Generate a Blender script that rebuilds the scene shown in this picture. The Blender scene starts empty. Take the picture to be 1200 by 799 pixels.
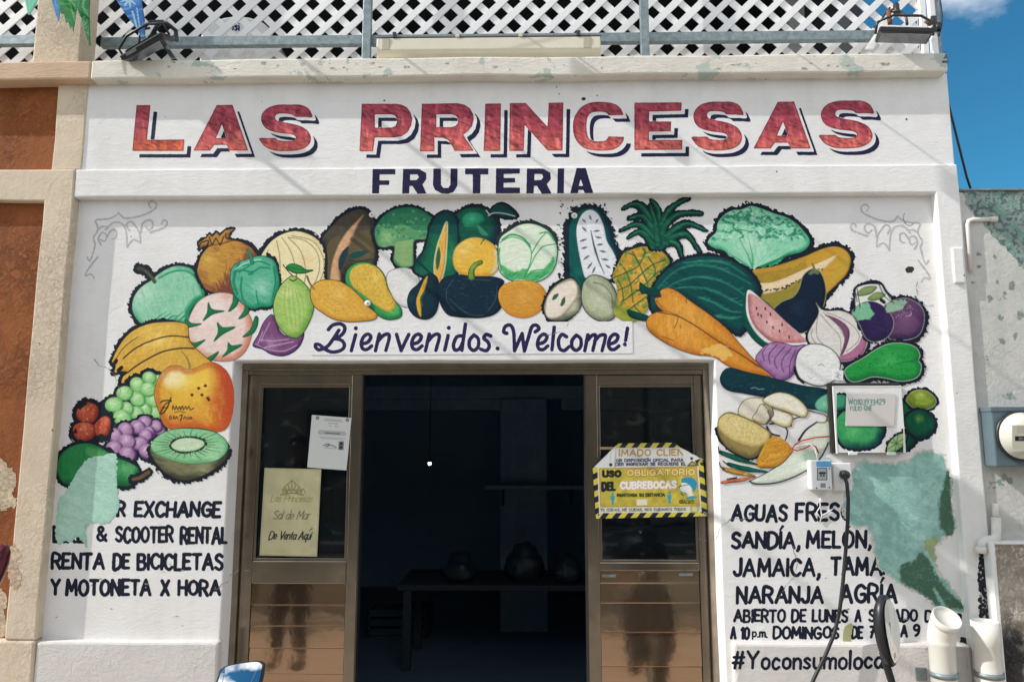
import bpy, bmesh, math, random
import numpy as np
from mathutils import Vector, Matrix, noise as mnoise
RNG = random.Random(7)
C = bpy.context.scene.collection
SC = bpy.context.scene

# ------------------------------------------------------------------ camera
CAM = np.array((0.123, -3.7152, 1.6)); YAW = 0.0172; PITCH = 0.1385; F = 880.0
_cy, _sy, _cp, _sp = math.cos(YAW), math.sin(YAW), math.cos(PITCH), math.sin(PITCH)
FWD = np.array((-_sy*_cp, _cy*_cp, _sp)); RGT = np.array((_cy, _sy, 0.0)); UPV = np.cross(RGT, FWD)
cd = bpy.data.cameras.new('camera'); cam = bpy.data.objects.new('camera', cd); C.objects.link(cam)
cd.sensor_fit = 'HORIZONTAL'; cd.sensor_width = 36.0; cd.lens = F/1200*36
cd.clip_start = 0.05; cd.clip_end = 2000
cam.matrix_world = Matrix(((RGT[0], UPV[0], -FWD[0], CAM[0]), (RGT[1], UPV[1], -FWD[1], CAM[1]),
                           (RGT[2], UPV[2], -FWD[2], CAM[2]), (0, 0, 0, 1)))
SC.camera = cam

# ------------------------------------------------------------------ sun, sky, exposure
SUND = Vector((0.190, 0.046, -0.150)).normalized()       # direction the light travels
sl = bpy.data.lights.new('sun', 'SUN'); sl.energy = 4.5; sl.angle = math.radians(0.5); sl.color = (1.0, 0.96, 0.915)
so = bpy.data.objects.new('sun', sl); C.objects.link(so); so.rotation_euler = SUND.to_track_quat('-Z', 'Y').to_euler()
so.location = (-6, -3, 8)
W = bpy.data.worlds.new("World"); SC.world = W; W.use_nodes = True
nt = W.node_tree; N = nt.nodes; L = nt.links
bg = N['Background']; bg.inputs[1].default_value = 0.15
sky = N.new('ShaderNodeTexSky'); sky.sky_type = 'NISHITA'; sky.sun_disc = False
sky.sun_elevation = math.asin(-SUND.z); sky.sun_rotation = math.atan2(-SUND.x, -SUND.y)
sky.air_density = 1.0; sky.dust_density = 0.6; sky.ozone_density = 3.0
# cumulus: a few wisps ahead, banks of bright cloud over the street behind
tc = N.new('ShaderNodeTexCoord'); mp = N.new('ShaderNodeMapping'); mp.inputs['Scale'].default_value = (1.0, 1.0, 1.7)
mp.inputs['Location'].default_value = (2.175, 0.70, -0.335)
ns = N.new('ShaderNodeTexNoise'); ns.inputs['Scale'].default_value = 2.6; ns.inputs['Detail'].default_value = 8; ns.inputs['Roughness'].default_value = 0.52
sp = N.new('ShaderNodeSeparateXYZ'); bi = N.new('ShaderNodeMath'); bi.operation = 'MULTIPLY_ADD'; bi.inputs[1].default_value = -0.16
L.new(tc.outputs['Generated'], mp.inputs[0]); L.new(mp.outputs[0], ns.inputs['Vector']); L.new(tc.outputs['Generated'], sp.inputs[0]); L.new(sp.outputs[1], bi.inputs[0]); L.new(ns.outputs[0], bi.inputs[2])
cr = N.new('ShaderNodeValToRGB'); cr.color_ramp.elements[0].position = 0.475; cr.color_ramp.elements[1].position = 0.62; L.new(bi.outputs[0], cr.inputs[0])
tint = N.new('ShaderNodeMix'); tint.data_type = 'RGBA'; tint.blend_type = 'MULTIPLY'; tint.inputs[0].default_value = 1; tint.inputs[7].default_value = (0.23, 0.70, 0.78, 1); L.new(sky.outputs[0], tint.inputs[6])
mx = N.new('ShaderNodeMix'); mx.data_type = 'RGBA'; mx.inputs[7].default_value = (9.6, 9.6, 9.8, 1)
L.new(cr.outputs[0], mx.inputs[0]); L.new(tint.outputs[2], mx.inputs[6]); L.new(mx.outputs[2], bg.inputs[0])
SC.view_settings.view_transform = 'Standard'; SC.view_settings.look = 'None'
SC.view_settings.exposure = 0.08; SC.view_settings.gamma = 1.0

# ------------------------------------------------------------------ helpers
def P(px, py, Y=0.0):
    """point of the plane y = Y seen at photo pixel px, py"""
    d = FWD*F + RGT*(px-600.0) + UPV*(399.5-py)
    t = (Y-CAM[1])/d[1]
    return CAM + d*t
def PX(px, py, Y=0.0): return float(P(px, py, Y)[0])
def PZ(px, py, Y=0.0): return float(P(px, py, Y)[2])
def PG(X, Y, Z):
    d = np.array((X, Y, Z))-CAM; z = d@FWD
    return 600+F*(d@RGT)/z, 399.5-F*(d@UPV)/z
def s2l(c):
    c = np.asarray(c, dtype=float)
    return np.where(c <= 0.04045, c/12.92, ((c+0.055)/1.055)**2.4)
def rgb(r, g, b): return tuple(float(v) for v in s2l((r/255, g/255, b/255)))

def link(o, parent=None):
    C.objects.link(o)
    if parent is not None: o.parent = parent
    return o
def tag(o, label=None, cat=None, group=None, kind=None):
    if label: o['label'] = label
    if cat: o['category'] = cat
    if group: o['group'] = group
    if kind: o['kind'] = kind
    return o
def thing(name, label, cat, loc=(0, 0, 0), rot=(0, 0, 0), group=None):
    o = bpy.data.objects.new(name, None); C.objects.link(o); o.empty_display_size = 0.1
    o.location = loc; o.rotation_euler = rot
    return tag(o, label, cat, group)

class MB:
    def __init__(s): s.bm = bmesh.new()
    def box(s, a, b, bev=0.0, mi=0, seg=2):
        a, b = np.minimum(a, b), np.maximum(a, b)
        vs = [s.bm.verts.new((x, y, z)) for x in (a[0], b[0]) for y in (a[1], b[1]) for z in (a[2], b[2])]
        fs = [s.bm.faces.new([vs[i] for i in q]) for q in ((0,1,3,2),(4,6,7,5),(0,4,5,1),(2,3,7,6),(0,2,6,4),(1,5,7,3))]
        for f in fs: f.material_index = mi
        if bev > 0:
            es = list({e for f in fs for e in f.edges})
            r = bmesh.ops.bevel(s.bm, geom=es, offset=bev, segments=seg, affect='EDGES', profile=0.5)
            for f in r['faces']: f.material_index = mi
        return s
    def prism(s, pts, d, mi=0, bev=0.0, seg=2):
        """closed planar polygon of 3-D points swept along vector d"""
        n = len(pts); d = Vector(d)
        a = [s.bm.verts.new(Vector(p)) for p in pts]; b = [s.bm.verts.new(Vector(p)+d) for p in pts]
        fs = [s.bm.faces.new(a[::-1]), s.bm.faces.new(b)]
        for i in range(n): fs.append(s.bm.faces.new((a[i], a[(i+1) % n], b[(i+1) % n], b[i])))
        for f in fs: f.material_index = mi
        bmesh.ops.recalc_face_normals(s.bm, faces=fs)
        if bev > 0:
            es = list({e for f in fs for e in f.edges})
            bmesh.ops.bevel(s.bm, geom=es, offset=bev, segments=seg, affect='EDGES', profile=0.5)
        return s
    def tube(s, pts, r, n=10, mi=0, cap=True, smooth=True):
        pts = [Vector(p) for p in pts]; m = len(pts)
        rs = r if isinstance(r, (list, tuple)) else [r]*m
        rings = []; prev = None
        for i, p in enumerate(pts):
            t = (pts[min(i+1, m-1)]-pts[max(i-1, 0)]).normalized()
            if prev is None:
                u = t.orthogonal().normalized()
            else:
                u = (prev-t*prev.dot(t)).normalized()
            prev = u; v = t.cross(u)
            rings.append([s.bm.verts.new(p+(u*math.cos(2*math.pi*k/n)+v*math.sin(2*math.pi*k/n))*rs[i]) for k in range(n)])
        for a, b in zip(rings, rings[1:]):
            for k in range(n):
                f = s.bm.faces.new((a[k], a[(k+1) % n], b[(k+1) % n], b[k])); f.smooth = smooth; f.material_index = mi
        if cap:
            for q in (rings[0][::-1], rings[-1]):
                f = s.bm.faces.new(q); f.material_index = mi
        return s
    def lathe(s, prof, origin, axis=(0, 0, 1), n=32, mi=0):
        """profile (radius, height) revolved round axis"""
        ax = Vector(axis).normalized(); u = ax.orthogonal().normalized(); v = ax.cross(u); o = Vector(origin)
        rings = []
        for r, h in prof:
            if r < 1e-6: rings.append([s.bm.verts.new(o+ax*h)])
            else: rings.append([s.bm.verts.new(o+ax*h+(u*math.cos(2*math.pi*k/n)+v*math.sin(2*math.pi*k/n))*r) for k in range(n)])
        for a, b in zip(rings, rings[1:]):
            for k in range(n):
                k2 = (k+1) % n
                if len(a) == 1 and len(b) == 1: continue
                if len(a) == 1: f = s.bm.faces.new((a[0], b[k2], b[k]))
                elif len(b) == 1: f = s.bm.faces.new((a[k], a[k2], b[0]))
                else: f = s.bm.faces.new((a[k], a[k2], b[k2], b[k]))
                f.smooth = True; f.material_index = mi
        return s
    def poly(s, pts, mi=0):
        f = s.bm.faces.new([s.bm.verts.new(Vector(p)) for p in pts]); f.material_index = mi; return s
    def build(s, name, mats, parent=None, recalc=False):
        if recalc: bmesh.ops.recalc_face_normals(s.bm, faces=s.bm.faces)
        me = bpy.data.meshes.new(name); s.bm.to_mesh(me); s.bm.free()
        if not isinstance(mats, (list, tuple)): mats = [mats]
        for m in mats: me.materials.append(m)
        return link(bpy.data.objects.new(name, me), parent)

# ------------------------------------------------------------------ materials
def nmat(name):
    m = bpy.data.materials.new(name); m.use_nodes = True
    return m, m.node_tree.nodes, m.node_tree.links, m.node_tree.nodes['Principled BSDF']
def noise_node(N, L, vec, scale, detail=4, rough=0.55, dist=0.0):
    n = N.new('ShaderNodeTexNoise'); n.inputs['Scale'].default_value = scale; n.inputs['Detail'].default_value = detail
    n.inputs['Roughness'].default_value = rough; n.inputs['Distortion'].default_value = dist
    if vec is not None: L.new(vec, n.inputs['Vector'])
    return n
def mathn(N, L, op, a, b=None, c=None):
    n = N.new('ShaderNodeMath'); n.operation = op
    for i, v in enumerate((a, b, c)):
        if v is None: continue
        if isinstance(v, (int, float)): n.inputs[i].default_value = v
        else: L.new(v, n.inputs[i])
    return n.outputs[0]
def ramp(N, L, fac, stops):
    r = N.new('ShaderNodeValToRGB'); e = r.color_ramp.elements
    while len(e) > len(stops): e.remove(e[-1])
    while len(e) < len(stops): e.new(0.5)
    for x, (p, c) in zip(e, stops):
        x.position = p; x.color = (*c, 1) if len(c) == 3 else c
    L.new(fac, r.inputs[0]); return r.outputs[0]
def mixc(N, L, fac, a, b, mode='MIX'):
    n = N.new('ShaderNodeMix'); n.data_type = 'RGBA'; n.blend_type = mode
    for i, v in ((0, fac), (6, a), (7, b)):
        if isinstance(v, (int, float)): n.inputs[i].default_value = v
        elif isinstance(v, tuple): n.inputs[i].default_value = (*v, 1)
        else: L.new(v, n.inputs[i])
    return n.outputs[2]

def bump_group():
    """hand trowelled plaster relief, in world space so paint and wall share it"""
    g = bpy.data.node_groups.new('plaster_relief', 'ShaderNodeTree')
    g.interface.new_socket('Strength', in_out='INPUT', socket_type='NodeSocketFloat')
    g.interface.new_socket('Trowel', in_out='INPUT', socket_type='NodeSocketFloat')
    g.interface.new_socket('Normal', in_out='OUTPUT', socket_type='NodeSocketVector')
    g.interface.new_socket('Height', in_out='OUTPUT', socket_type='NodeSocketFloat')
    N, L = g.nodes, g.links
    gi = N.new('NodeGroupInput'); go = N.new('NodeGroupOutput'); geo = N.new('ShaderNodeNewGeometry'); pos = geo.outputs['Position']
    a = noise_node(N, L, pos, 2.3, 3, 0.5).outputs[0]
    mp = N.new('ShaderNodeMapping'); mp.inputs['Rotation'].default_value = (0, 0.6, 0); mp.inputs['Scale'].default_value = (1, 1, 2.6); L.new(pos, mp.inputs[0])
    b = noise_node(N, L, mp.outputs[0], 13, 4, 0.6, 0.6).outputs[0]
    c = noise_node(N, L, pos, 75, 5, 0.62).outputs[0]
    v = N.new('ShaderNodeTexVoronoi'); v.feature = 'DISTANCE_TO_EDGE'; v.inputs['Scale'].default_value = 2.2
    w = noise_node(N, L, pos, 4, 4, 0.6); wv = N.new('ShaderNodeMixRGB'); wv.inputs[0].default_value = 0.25; L.new(pos, wv.inputs[1]); L.new(w.outputs['Color'], wv.inputs[2]); L.new(wv.outputs[0], v.inputs['Vector'])
    crack = mathn(N, L, 'SMOOTH_MIN', mathn(N, L, 'MULTIPLY', v.outputs['Distance'], 60.0), 1.0, 0.2)
    msk = noise_node(N, L, pos, 1.1, 2, 0.5).outputs[0]
    cm = mathn(N, L, 'GREATER_THAN', msk, 0.56)
    crk = mathn(N, L, 'MULTIPLY', mathn(N, L, 'SUBTRACT', crack, 1.0), cm)
    bm = mathn(N, L, 'POWER', mathn(N, L, 'ABSOLUTE', mathn(N, L, 'SUBTRACT', b, 0.5)), 0.7)
    h = mathn(N, L, 'MULTIPLY', a, 0.010)
    h = mathn(N, L, 'ADD', h, mathn(N, L, 'MULTIPLY', mathn(N, L, 'MULTIPLY', bm, 0.0055), gi.outputs[1]))
    h = mathn(N, L, 'ADD', h, mathn(N, L, 'MULTIPLY', c, 0.0017))
    h = mathn(N, L, 'ADD', h, mathn(N, L, 'MULTIPLY', crk, 0.0012))
    bp = N.new('ShaderNodeBump'); bp.inputs['Distance'].default_value = 1.0
    L.new(gi.outputs[0], bp.inputs['Strength']); L.new(h, bp.inputs['Height'])
    L.new(bp.outputs[0], go.inputs[0]); L.new(h, go.inputs[1])
    return g
RELIEF = bump_group()
def add_relief(N, L, bsdf, s, tr=1.0):
    g = N.new('ShaderNodeGroup'); g.node_tree = RELIEF; g.inputs[0].default_value = s; g.inputs[1].default_value = tr; L.new(g.outputs[0], bsdf.inputs['Normal']); return g

def plaster(name, base, dirt=(0.45, 0.42, 0.38), dirt_amt=0.25, relief=0.6, under=None, under_at=0.7, under_soft=0.01, rough=0.75, coarse=0.0, uscale=3.5, spots=True, tr=1.0, cscale=22):
    m, N, L, B = nmat(name)
    geo = N.new('ShaderNodeNewGeometry'); pos = geo.outputs['Position']
    n1 = noise_node(N, L, pos, 1.6, 5, 0.6).outputs[0]; n2 = noise_node(N, L, pos, 9, 5, 0.65).outputs[0]
    mp = N.new('ShaderNodeMapping'); mp.inputs['Scale'].default_value = (9, 9, 0.7); L.new(pos, mp.inputs[0])
    n3 = noise_node(N, L, mp.outputs[0], 1.0, 4, 0.6).outputs[0]      # rain streaks
    f = mathn(N, L, 'ADD', mathn(N, L, 'MULTIPLY', n1, 0.45), mathn(N, L, 'ADD', mathn(N, L, 'MULTIPLY', n2, 0.3), mathn(N, L, 'MULTIPLY', n3, 0.25)))
    f = ramp(N, L, f, [(0.46, (0, 0, 0)), (0.66, (1, 1, 1))])
    col = mixc(N, L, mathn(N, L, 'MULTIPLY', f, dirt_amt), base, dirt)
    if under is not None:
        u = noise_node(N, L, pos, uscale, 7, 0.62, 0.3).outputs[0]
        um = ramp(N, L, u, [(under_at, (0, 0, 0)), (under_at+under_soft, (1, 1, 1))])
        uc = mixc(N, L, noise_node(N, L, pos, 14, 4, 0.6).outputs[0], under[0], under[1])
        col = mixc(N, L, um, col, uc)
    if spots:
        sp = noise_node(N, L, pos, 26, 2, 0.5).outputs[0]
        col = mixc(N, L, ramp(N, L, sp, [(0.765, (0, 0, 0)), (0.79, (1, 1, 1))]), col, (0.16, 0.15, 0.14))
    L.new(col, B.inputs['Base Color']); B.inputs['Roughness'].default_value = rough; B.inputs['Specular IOR Level'].default_value = 0.12
    g = add_relief(N, L, B, relief, tr)
    if coarse > 0:
        n = noise_node(N, L, pos, cscale, 8, 0.72, 0.5).outputs[0]; n = ramp(N, L, n, [(0.44, (0, 0, 0)), (0.56, (1, 1, 1))])
        k = noise_node(N, L, pos, 1.9, 4, 0.6).outputs[0]; k = ramp(N, L, k, [(0.40, (.15, .15, .15)), (0.62, (1, 1, 1))])
        fl = noise_node(N, L, pos, cscale*.3, 6, 0.6, 0.8).outputs[0]; fl = ramp(N, L, fl, [(0.55, (1, 1, 1)), (0.565, (0, 0, 0))])
        n = mathn(N, L, 'ADD', mathn(N, L, 'MULTIPLY', n, k), mathn(N, L, 'MULTIPLY', mathn(N, L, 'MULTIPLY', fl, k), 0.8))
        bp = N.new('ShaderNodeBump'); bp.inputs['Distance'].default_value = coarse; bp.inputs['Strength'].default_value = 1.0
        L.new(n, bp.inputs['Height']); L.new(g.outputs[0], bp.inputs['Normal']); L.new(bp.outputs[0], B.inputs['Normal'])
    return m
def simple(name, col, rough=0.5, metal=0.0, var=0.15, scale=12, bump=0.0, spec=0.5, trans=0.0, dirt=None):
    m, N, L, B = nmat(name)
    tcn = N.new('ShaderNodeTexCoord'); n = noise_node(N, L, tcn.outputs['Object'], scale, 5, 0.6).outputs[0]
    d = dirt if dirt is not None else tuple(c*0.55 for c in col)
    f = ramp(N, L, n, [(0.35, (0, 0, 0)), (0.75, (1, 1, 1))])
    L.new(mixc(N, L, mathn(N, L, 'MULTIPLY', f, var), col, d), B.inputs['Base Color'])
    L.new(mathn(N, L, 'ADD', mathn(N, L, 'MULTIPLY', n, 0.2), rough-0.1), B.inputs['Roughness'])
    B.inputs['Metallic'].default_value = metal; B.inputs['Specular IOR Level'].default_value = spec
    if bump > 0:
        n2 = noise_node(N, L, tcn.outputs['Object'], scale*6, 4, 0.6).outputs[0]
        bp = N.new('ShaderNodeBump'); bp.inputs['Distance'].default_value = bump; L.new(n2, bp.inputs['Height']); L.new(bp.outputs[0], B.inputs['Normal'])
    return m
M = {}
M['white'] = plaster('white_plaster', (0.80, 0.785, 0.77), dirt_amt=0.28, relief=0.40, tr=0.8)
M['band'] = plaster('white_band_plaster', (0.80, 0.785, 0.765), dirt_amt=0.30, relief=0.38)
M['plinth'] = plaster('plinth_plaster', (0.66, 0.63, 0.60), dirt_amt=0.35, relief=0.6, coarse=0.0010, tr=0.5, cscale=40)
M['cornice'] = plaster('cornice_plaster', (0.74, 0.70, 0.62), dirt=(0.50, 0.45, 0.36), dirt_amt=0.6, relief=0.55, under=((0.52, 0.55, 0.47), (0.40, 0.47, 0.42)), under_at=0.60, under_soft=0.006, uscale=5)
M['cream'] = plaster('cream_plaster', (0.68, 0.565, 0.43), dirt=(0.44, 0.345, 0.25), dirt_amt=0.45, relief=0.55, coarse=0.0028, tr=0.12, cscale=42)
M['tan'] = plaster('tan_plaster', (0.60, 0.43, 0.30), dirt=(0.35, 0.25, 0.17), dirt_amt=0.4, relief=0.6)
M['terra'] = plaster('terracotta_plaster', (0.31, 0.105, 0.036), dirt=(0.15, 0.05, 0.023), dirt_amt=0.6, relief=0.8, coarse=0.0085, under=((0.5, 0.42, 0.32), (0.40, 0.33, 0.25)), under_at=0.665, uscale=2.6, spots=False, tr=0.1, cscale=24)
M['peel'] = plaster('peeling_plaster', (0.58, 0.57, 0.535), dirt=(0.36, 0.37, 0.345), dirt_amt=0.65, relief=0.5, tr=0.3, coarse=0.0012, cscale=30, under=((0.20, 0.24, 0.22), (0.33, 0.42, 0.36)), under_at=0.63, uscale=6)
M['moss'] = plaster('weathered_green_plaster', (0.22, 0.28, 0.26), dirt=(0.05, 0.08, 0.08), dirt_amt=0.9, relief=1.0, coarse=0.003, under=((0.24, 0.42, 0.34), (0.50, 0.52, 0.46)), under_at=0.57, uscale=9)
def stone_mat():
    m = plaster('rough_stone', (0.56, 0.50, 0.42), dirt=(0.26, 0.22, 0.18), dirt_amt=0.7, relief=1.0, coarse=0.007, tr=0.2, cscale=34, under=((0.66, 0.62, 0.56), (0.56, 0.46, 0.34)), under_at=0.54, under_soft=0.05, uscale=8)
    N, L = m.node_tree.nodes, m.node_tree.links; B = N['Principled BSDF']; src = B.inputs['Base Color'].links[0].from_socket
    geo = N.new('ShaderNodeNewGeometry'); sp = N.new('ShaderNodeSeparateXYZ'); L.new(geo.outputs['Position'], sp.inputs[0])
    n = noise_node(N, L, geo.outputs['Position'], 9, 6, 0.65).outputs[0]
    a = mathn(N, L, 'ADD', mathn(N, L, 'MULTIPLY', mathn(N, L, 'SUBTRACT', 2.46, sp.outputs[0]), 5.0), mathn(N, L, 'MULTIPLY', mathn(N, L, 'SUBTRACT', n, 0.5), 1.3))   # old soot down its left side
    b = mathn(N, L, 'MULTIPLY', mathn(N, L, 'SUBTRACT', 0.74, sp.outputs[2]), 5.0)
    f = mathn(N, L, 'MULTIPLY', ramp(N, L, a, [(0.15, (0, 0, 0)), (0.45, (1, 1, 1))]), ramp(N, L, mathn(N, L, 'ADD', b, 0.4), [(0.0, (0, 0, 0)), (0.5, (1, 1, 1))]))
    L.new(mixc(N, L, mathn(N, L, 'MULTIPLY', f, 0.92), src, (0.03, 0.03, 0.036)), B.inputs['Base Color']); return m
M['stone'] = stone_mat()
M['soot'] = plaster('sooty_render', (0.09, 0.09, 0.10), dirt=(0.02, 0.02, 0.025), dirt_amt=0.8, relief=1.0, coarse=0.006, under=((0.5, 0.48, 0.45), (0.35, 0.34, 0.33)), under_at=0.56, uscale=16)
M['alu'] = simple('champagne_aluminium', (0.36, 0.305, 0.24), 0.20, 0.97, 0.6, 9, dirt=(0.17, 0.145, 0.12))
M['alu_dark'] = simple('dark_anodised_edge', (0.06, 0.055, 0.05), 0.4, 0.6, 0.3, 8)
M['galv'] = simple('galvanised_steel', (0.26, 0.31, 0.32), 0.5, 0.55, 0.8, 34, 0.0006, dirt=(0.10, 0.14, 0.15))
M['lattice'] = simple('white_lattice_paint', (0.80, 0.79, 0.78), 0.5, 0, 0.12, 5)
M['black'] = simple('black_plastic', (0.018, 0.019, 0.022), 0.38, 0, 0.3, 10)
M['wire_black'] = simple('black_cable_rubber', (0.012, 0.013, 0.016), 0.5, 0, 0.3, 10)
M['pvc'] = simple('white_pvc', (0.72, 0.69, 0.63), 0.38, 0, 0.22, 7, dirt=(0.55, 0.50, 0.42))
M['plast'] = simple('white_switch_plastic', (0.76, 0.76, 0.75), 0.35, 0, 0.12, 14)
M['greyplast'] = simple('grey_plastic', (0.16, 0.17, 0.18), 0.4, 0, 0.2, 14)
M['meter'] = simple('grey_green_enamel', (0.115, 0.165, 0.19), 0.42, 0.1, 0.35, 8)
M['rust'] = simple('rusty_steel', (0.20, 0.07, 0.035), 0.8, 0.2, 0.6, 30, 0.001)
M['diff'] = simple('yellowed_diffuser', (0.62, 0.58, 0.46), 0.35, 0, 0.4, 6, dirt=(0.45, 0.40, 0.28))
M['roof'] = simple('dark_roof_boards', (0.03, 0.035, 0.045), 0.8, 0, 0.3, 4)
def kick_mat():
    m, N, L, B = nmat('bronze_plank_panel')
    tcn = N.new('ShaderNodeTexCoord'); mp = N.new('ShaderNodeMapping'); mp.inputs['Scale'].default_value = (2, 2, 26); L.new(tcn.outputs['Object'], mp.inputs[0])
    n = noise_node(N, L, mp.outputs[0], 3, 5, 0.6).outputs[0]; n2 = noise_node(N, L, tcn.outputs['Object'], 5, 4, 0.6).outputs[0]
    L.new(mixc(N, L, n, (0.66, 0.44, 0.285), (0.52, 0.34, 0.22)), B.inputs['Base Color']); B.inputs['Metallic'].default_value = 0.95
    L.new(mathn(N, L, 'ADD', mathn(N, L, 'MULTIPLY', n2, 0.06), 0.035), B.inputs['Roughness'])
    n4 = noise_node(N, L, tcn.outputs['Object'], 7, 3, 0.5).outputs[0]; bp = N.new('ShaderNodeBump'); bp.inputs['Distance'].default_value = 0.0007; L.new(n4, bp.inputs['Height']); L.new(bp.outputs[0], B.inputs['Normal'])
    return m
M['kick'] = kick_mat()
def glass_mat(name, tint=(0.55, 0.62, 0.66), smudge=True):
    m, N, L, B = nmat(name); N.remove(B); out = N['Material Output']
    tr = N.new('ShaderNodeBsdfTransparent'); tr.inputs[0].default_value = (*tint, 1)
    gl = N.new('ShaderNodeBsdfGlossy'); gl.inputs['Roughness'].default_value = 0.03
    df = N.new('ShaderNodeBsdfDiffuse'); df.inputs[0].default_value = (0.55, 0.6, 0.62, 1)
    fr = N.new('ShaderNodeFresnel'); fr.inputs[0].default_value = 1.5
    a = N.new('ShaderNodeMixShader'); b = N.new('ShaderNodeMixShader')
    L.new(mathn(N, L, 'MULTIPLY', fr.outputs[0], 0.9), a.inputs[0]); L.new(tr.outputs[0], a.inputs[1]); L.new(gl.outputs[0], a.inputs[2])
    tcn = N.new('ShaderNodeTexCoord'); mp = N.new('ShaderNodeMapping'); mp.inputs['Scale'].default_value = (6, 6, 9); mp.inputs['Rotation'].default_value = (0, 0.5, 0); L.new(tcn.outputs['Object'], mp.inputs[0])
    n = noise_node(N, L, mp.outputs[0], 1.3, 7, 0.65, 1.0).outputs[0]
    L.new(mathn(N, L, 'ADD', mathn(N, L, 'MULTIPLY', ramp(N, L, n, [(0.55, (0, 0, 0)), (0.78, (1, 1, 1))]), 0.07), 0.005), b.inputs[0])
    L.new(a.outputs[0], b.inputs[1]); L.new(df.outputs[0], b.inputs[2]); L.new(b.outputs[0], out.inputs[0])
    return m
M['glass'] = glass_mat('dusty_door_glass')
# ------------------------------------------------------------------ setting: street, pavement, houses across the street
M['asphalt'] = plaster('dusty_street_concrete', (0.34, 0.30, 0.25), dirt=(0.2, 0.17, 0.14), dirt_amt=0.6, relief=0.8, spots=False)
M['paving'] = plaster('pavement_concrete', (0.46, 0.41, 0.35), dirt=(0.28, 0.24, 0.2), dirt_amt=0.5, relief=0.6)
tag(MB().box((-60, -60, -0.32), (60, 60, -0.16)).build('ground', M['asphalt']), kind='structure')
tag(MB().box((-30, -1.55, -0.16), (30, 0.4, 0.0), 0.02).build('pavement', M['paving']), kind='structure')
tag(MB().box((-30, -10.5, -0.16), (30, -8.6, 0.0), 0.02).build('far_pavement', M['paving']), kind='structure')

# ------------------------------------------------------------------ the shop
XL, XR, ZT, ZB = -2.187, 2.187, 2.858, 0.686           # recessed mural field
DL, DR, DH = -1.334, 1.060, 2.020                       # doorway
XE = 2.307                                              # right corner of the shop
shop = thing('fruit_shop', 'white plastered fruit shop front with painted fruit mural, red lettering and glass doors', 'shop', (0, 0, 0))
def wob(p, k, amp=0.0035):
    v = Vector(p); return v+Vector((mnoise.noise(v*3.1+Vector((k, 0, 0)))*amp, 0, mnoise.noise(v*3.3+Vector((0, k, 5)))*amp))
def wavy(pts, k, step=0.12, amp=0.0035):
    """outline with hand-finished, slightly wandering edges"""
    out = []
    for a, b in zip(pts, pts[1:]+pts[:1]):
        a, b = Vector(a), Vector(b); n = max(1, int((b-a).length/step))
        out += [wob(a.lerp(b, i/n), k, amp) for i in range(n)]
    return out
wall = MB().prism(wavy([(XL-.02, 0, 0), (DL, 0, 0), (DL, 0, DH), (DR, 0, DH), (DR, 0, 0), (XR+.02, 0, 0), (XR+.02, 0, ZT+.03), (XL-.02, 0, ZT+.03)], 1), (0, .26, 0), bev=0.006).build('mural_wall', M['white'], shop)
surround = MB().prism(wavy([(XL, -.047, ZT), (XR, -.047, ZT), (XR, -.047, 0), (XE, -.047, 0), (XE, -.047, 3.008), (XL, -.047, 3.008)], 2, amp=.004), (0, .30, 0), bev=0.008).build('wall_surround', M['band'], shop)
frieze = MB().box((-2.168, -.034, 3.003), (XE-.004, .24, 3.50), 0.006).build('frieze', M['white'], shop)
cor = MB().prism(wavy([(-2.120, -.098, 3.474), (2.272, -.098, 3.474), (2.272, -.098, 3.578), (-2.120, -.098, 3.578)], 4, amp=.005), (0, .36, 0), bev=0.010).build('cornice', M['cornice'], shop)
MB().prism(wavy([(XL-.0, -.048, 0), (-1.320, -.048, 0), (-1.320, -.048, .686), (XL-.0, -.048, .686)], 5, amp=.004), (0, .06, 0), bev=0.012).build('plinth', M['plinth'], shop)
plR = MB().prism(wavy([(1.092, -.048, 0), (XR-.004, -.048, 0), (XR-.004, -.048, .690), (1.092, -.048, .690)], 6, amp=.004), (0, .06, 0), bev=0.012).build('plinth', M['plinth'], shop)
# roof terrace over the room
MB().box((-2.15, .25, 3.42), (XE, 5.2, 3.555)).build('roof_slab', M['plinth'], shop)
# welcome panel: smoother white paint behind the script
# interior room
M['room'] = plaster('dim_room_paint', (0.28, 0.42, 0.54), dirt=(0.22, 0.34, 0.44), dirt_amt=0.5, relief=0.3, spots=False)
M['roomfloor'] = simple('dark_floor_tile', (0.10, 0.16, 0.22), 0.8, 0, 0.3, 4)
rm = MB()
rm.box((-2.2, .26, -.05), (-2.1, 5.2, 3.0)); rm.box((2.2, .26, -.05), (2.1, 5.2, 3.0)); rm.box((-2.1, 5.1, -.05), (2.1, 5.2, 3.0)); rm.box((-2.1, .26, 2.75), (2.1, 5.1, 2.85))
rm.build('shop_room', M['room'], shop)
MB().box((-2.1, .0, -.08), (2.1, 5.1, 0.012)).build('shop_floor', M['roomfloor'], shop)
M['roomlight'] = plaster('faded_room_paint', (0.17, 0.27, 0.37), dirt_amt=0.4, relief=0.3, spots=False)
MB().box((-2.09, 3.1, 2.02), (2.09, 3.3, 2.14), .01).box((-2.09, 3.1, 1.92), (-.1, 3.28, 2.02), .01).box((.45, 3.1, 1.92), (2.09, 3.28, 2.02), .01).build('ceiling_beam', M['roomlight'], shop)
MB().box((-.10, 3.05, 0), (.32, 3.35, 2.02), .015).build('inner_pillar', M['roomlight'], shop)

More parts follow.
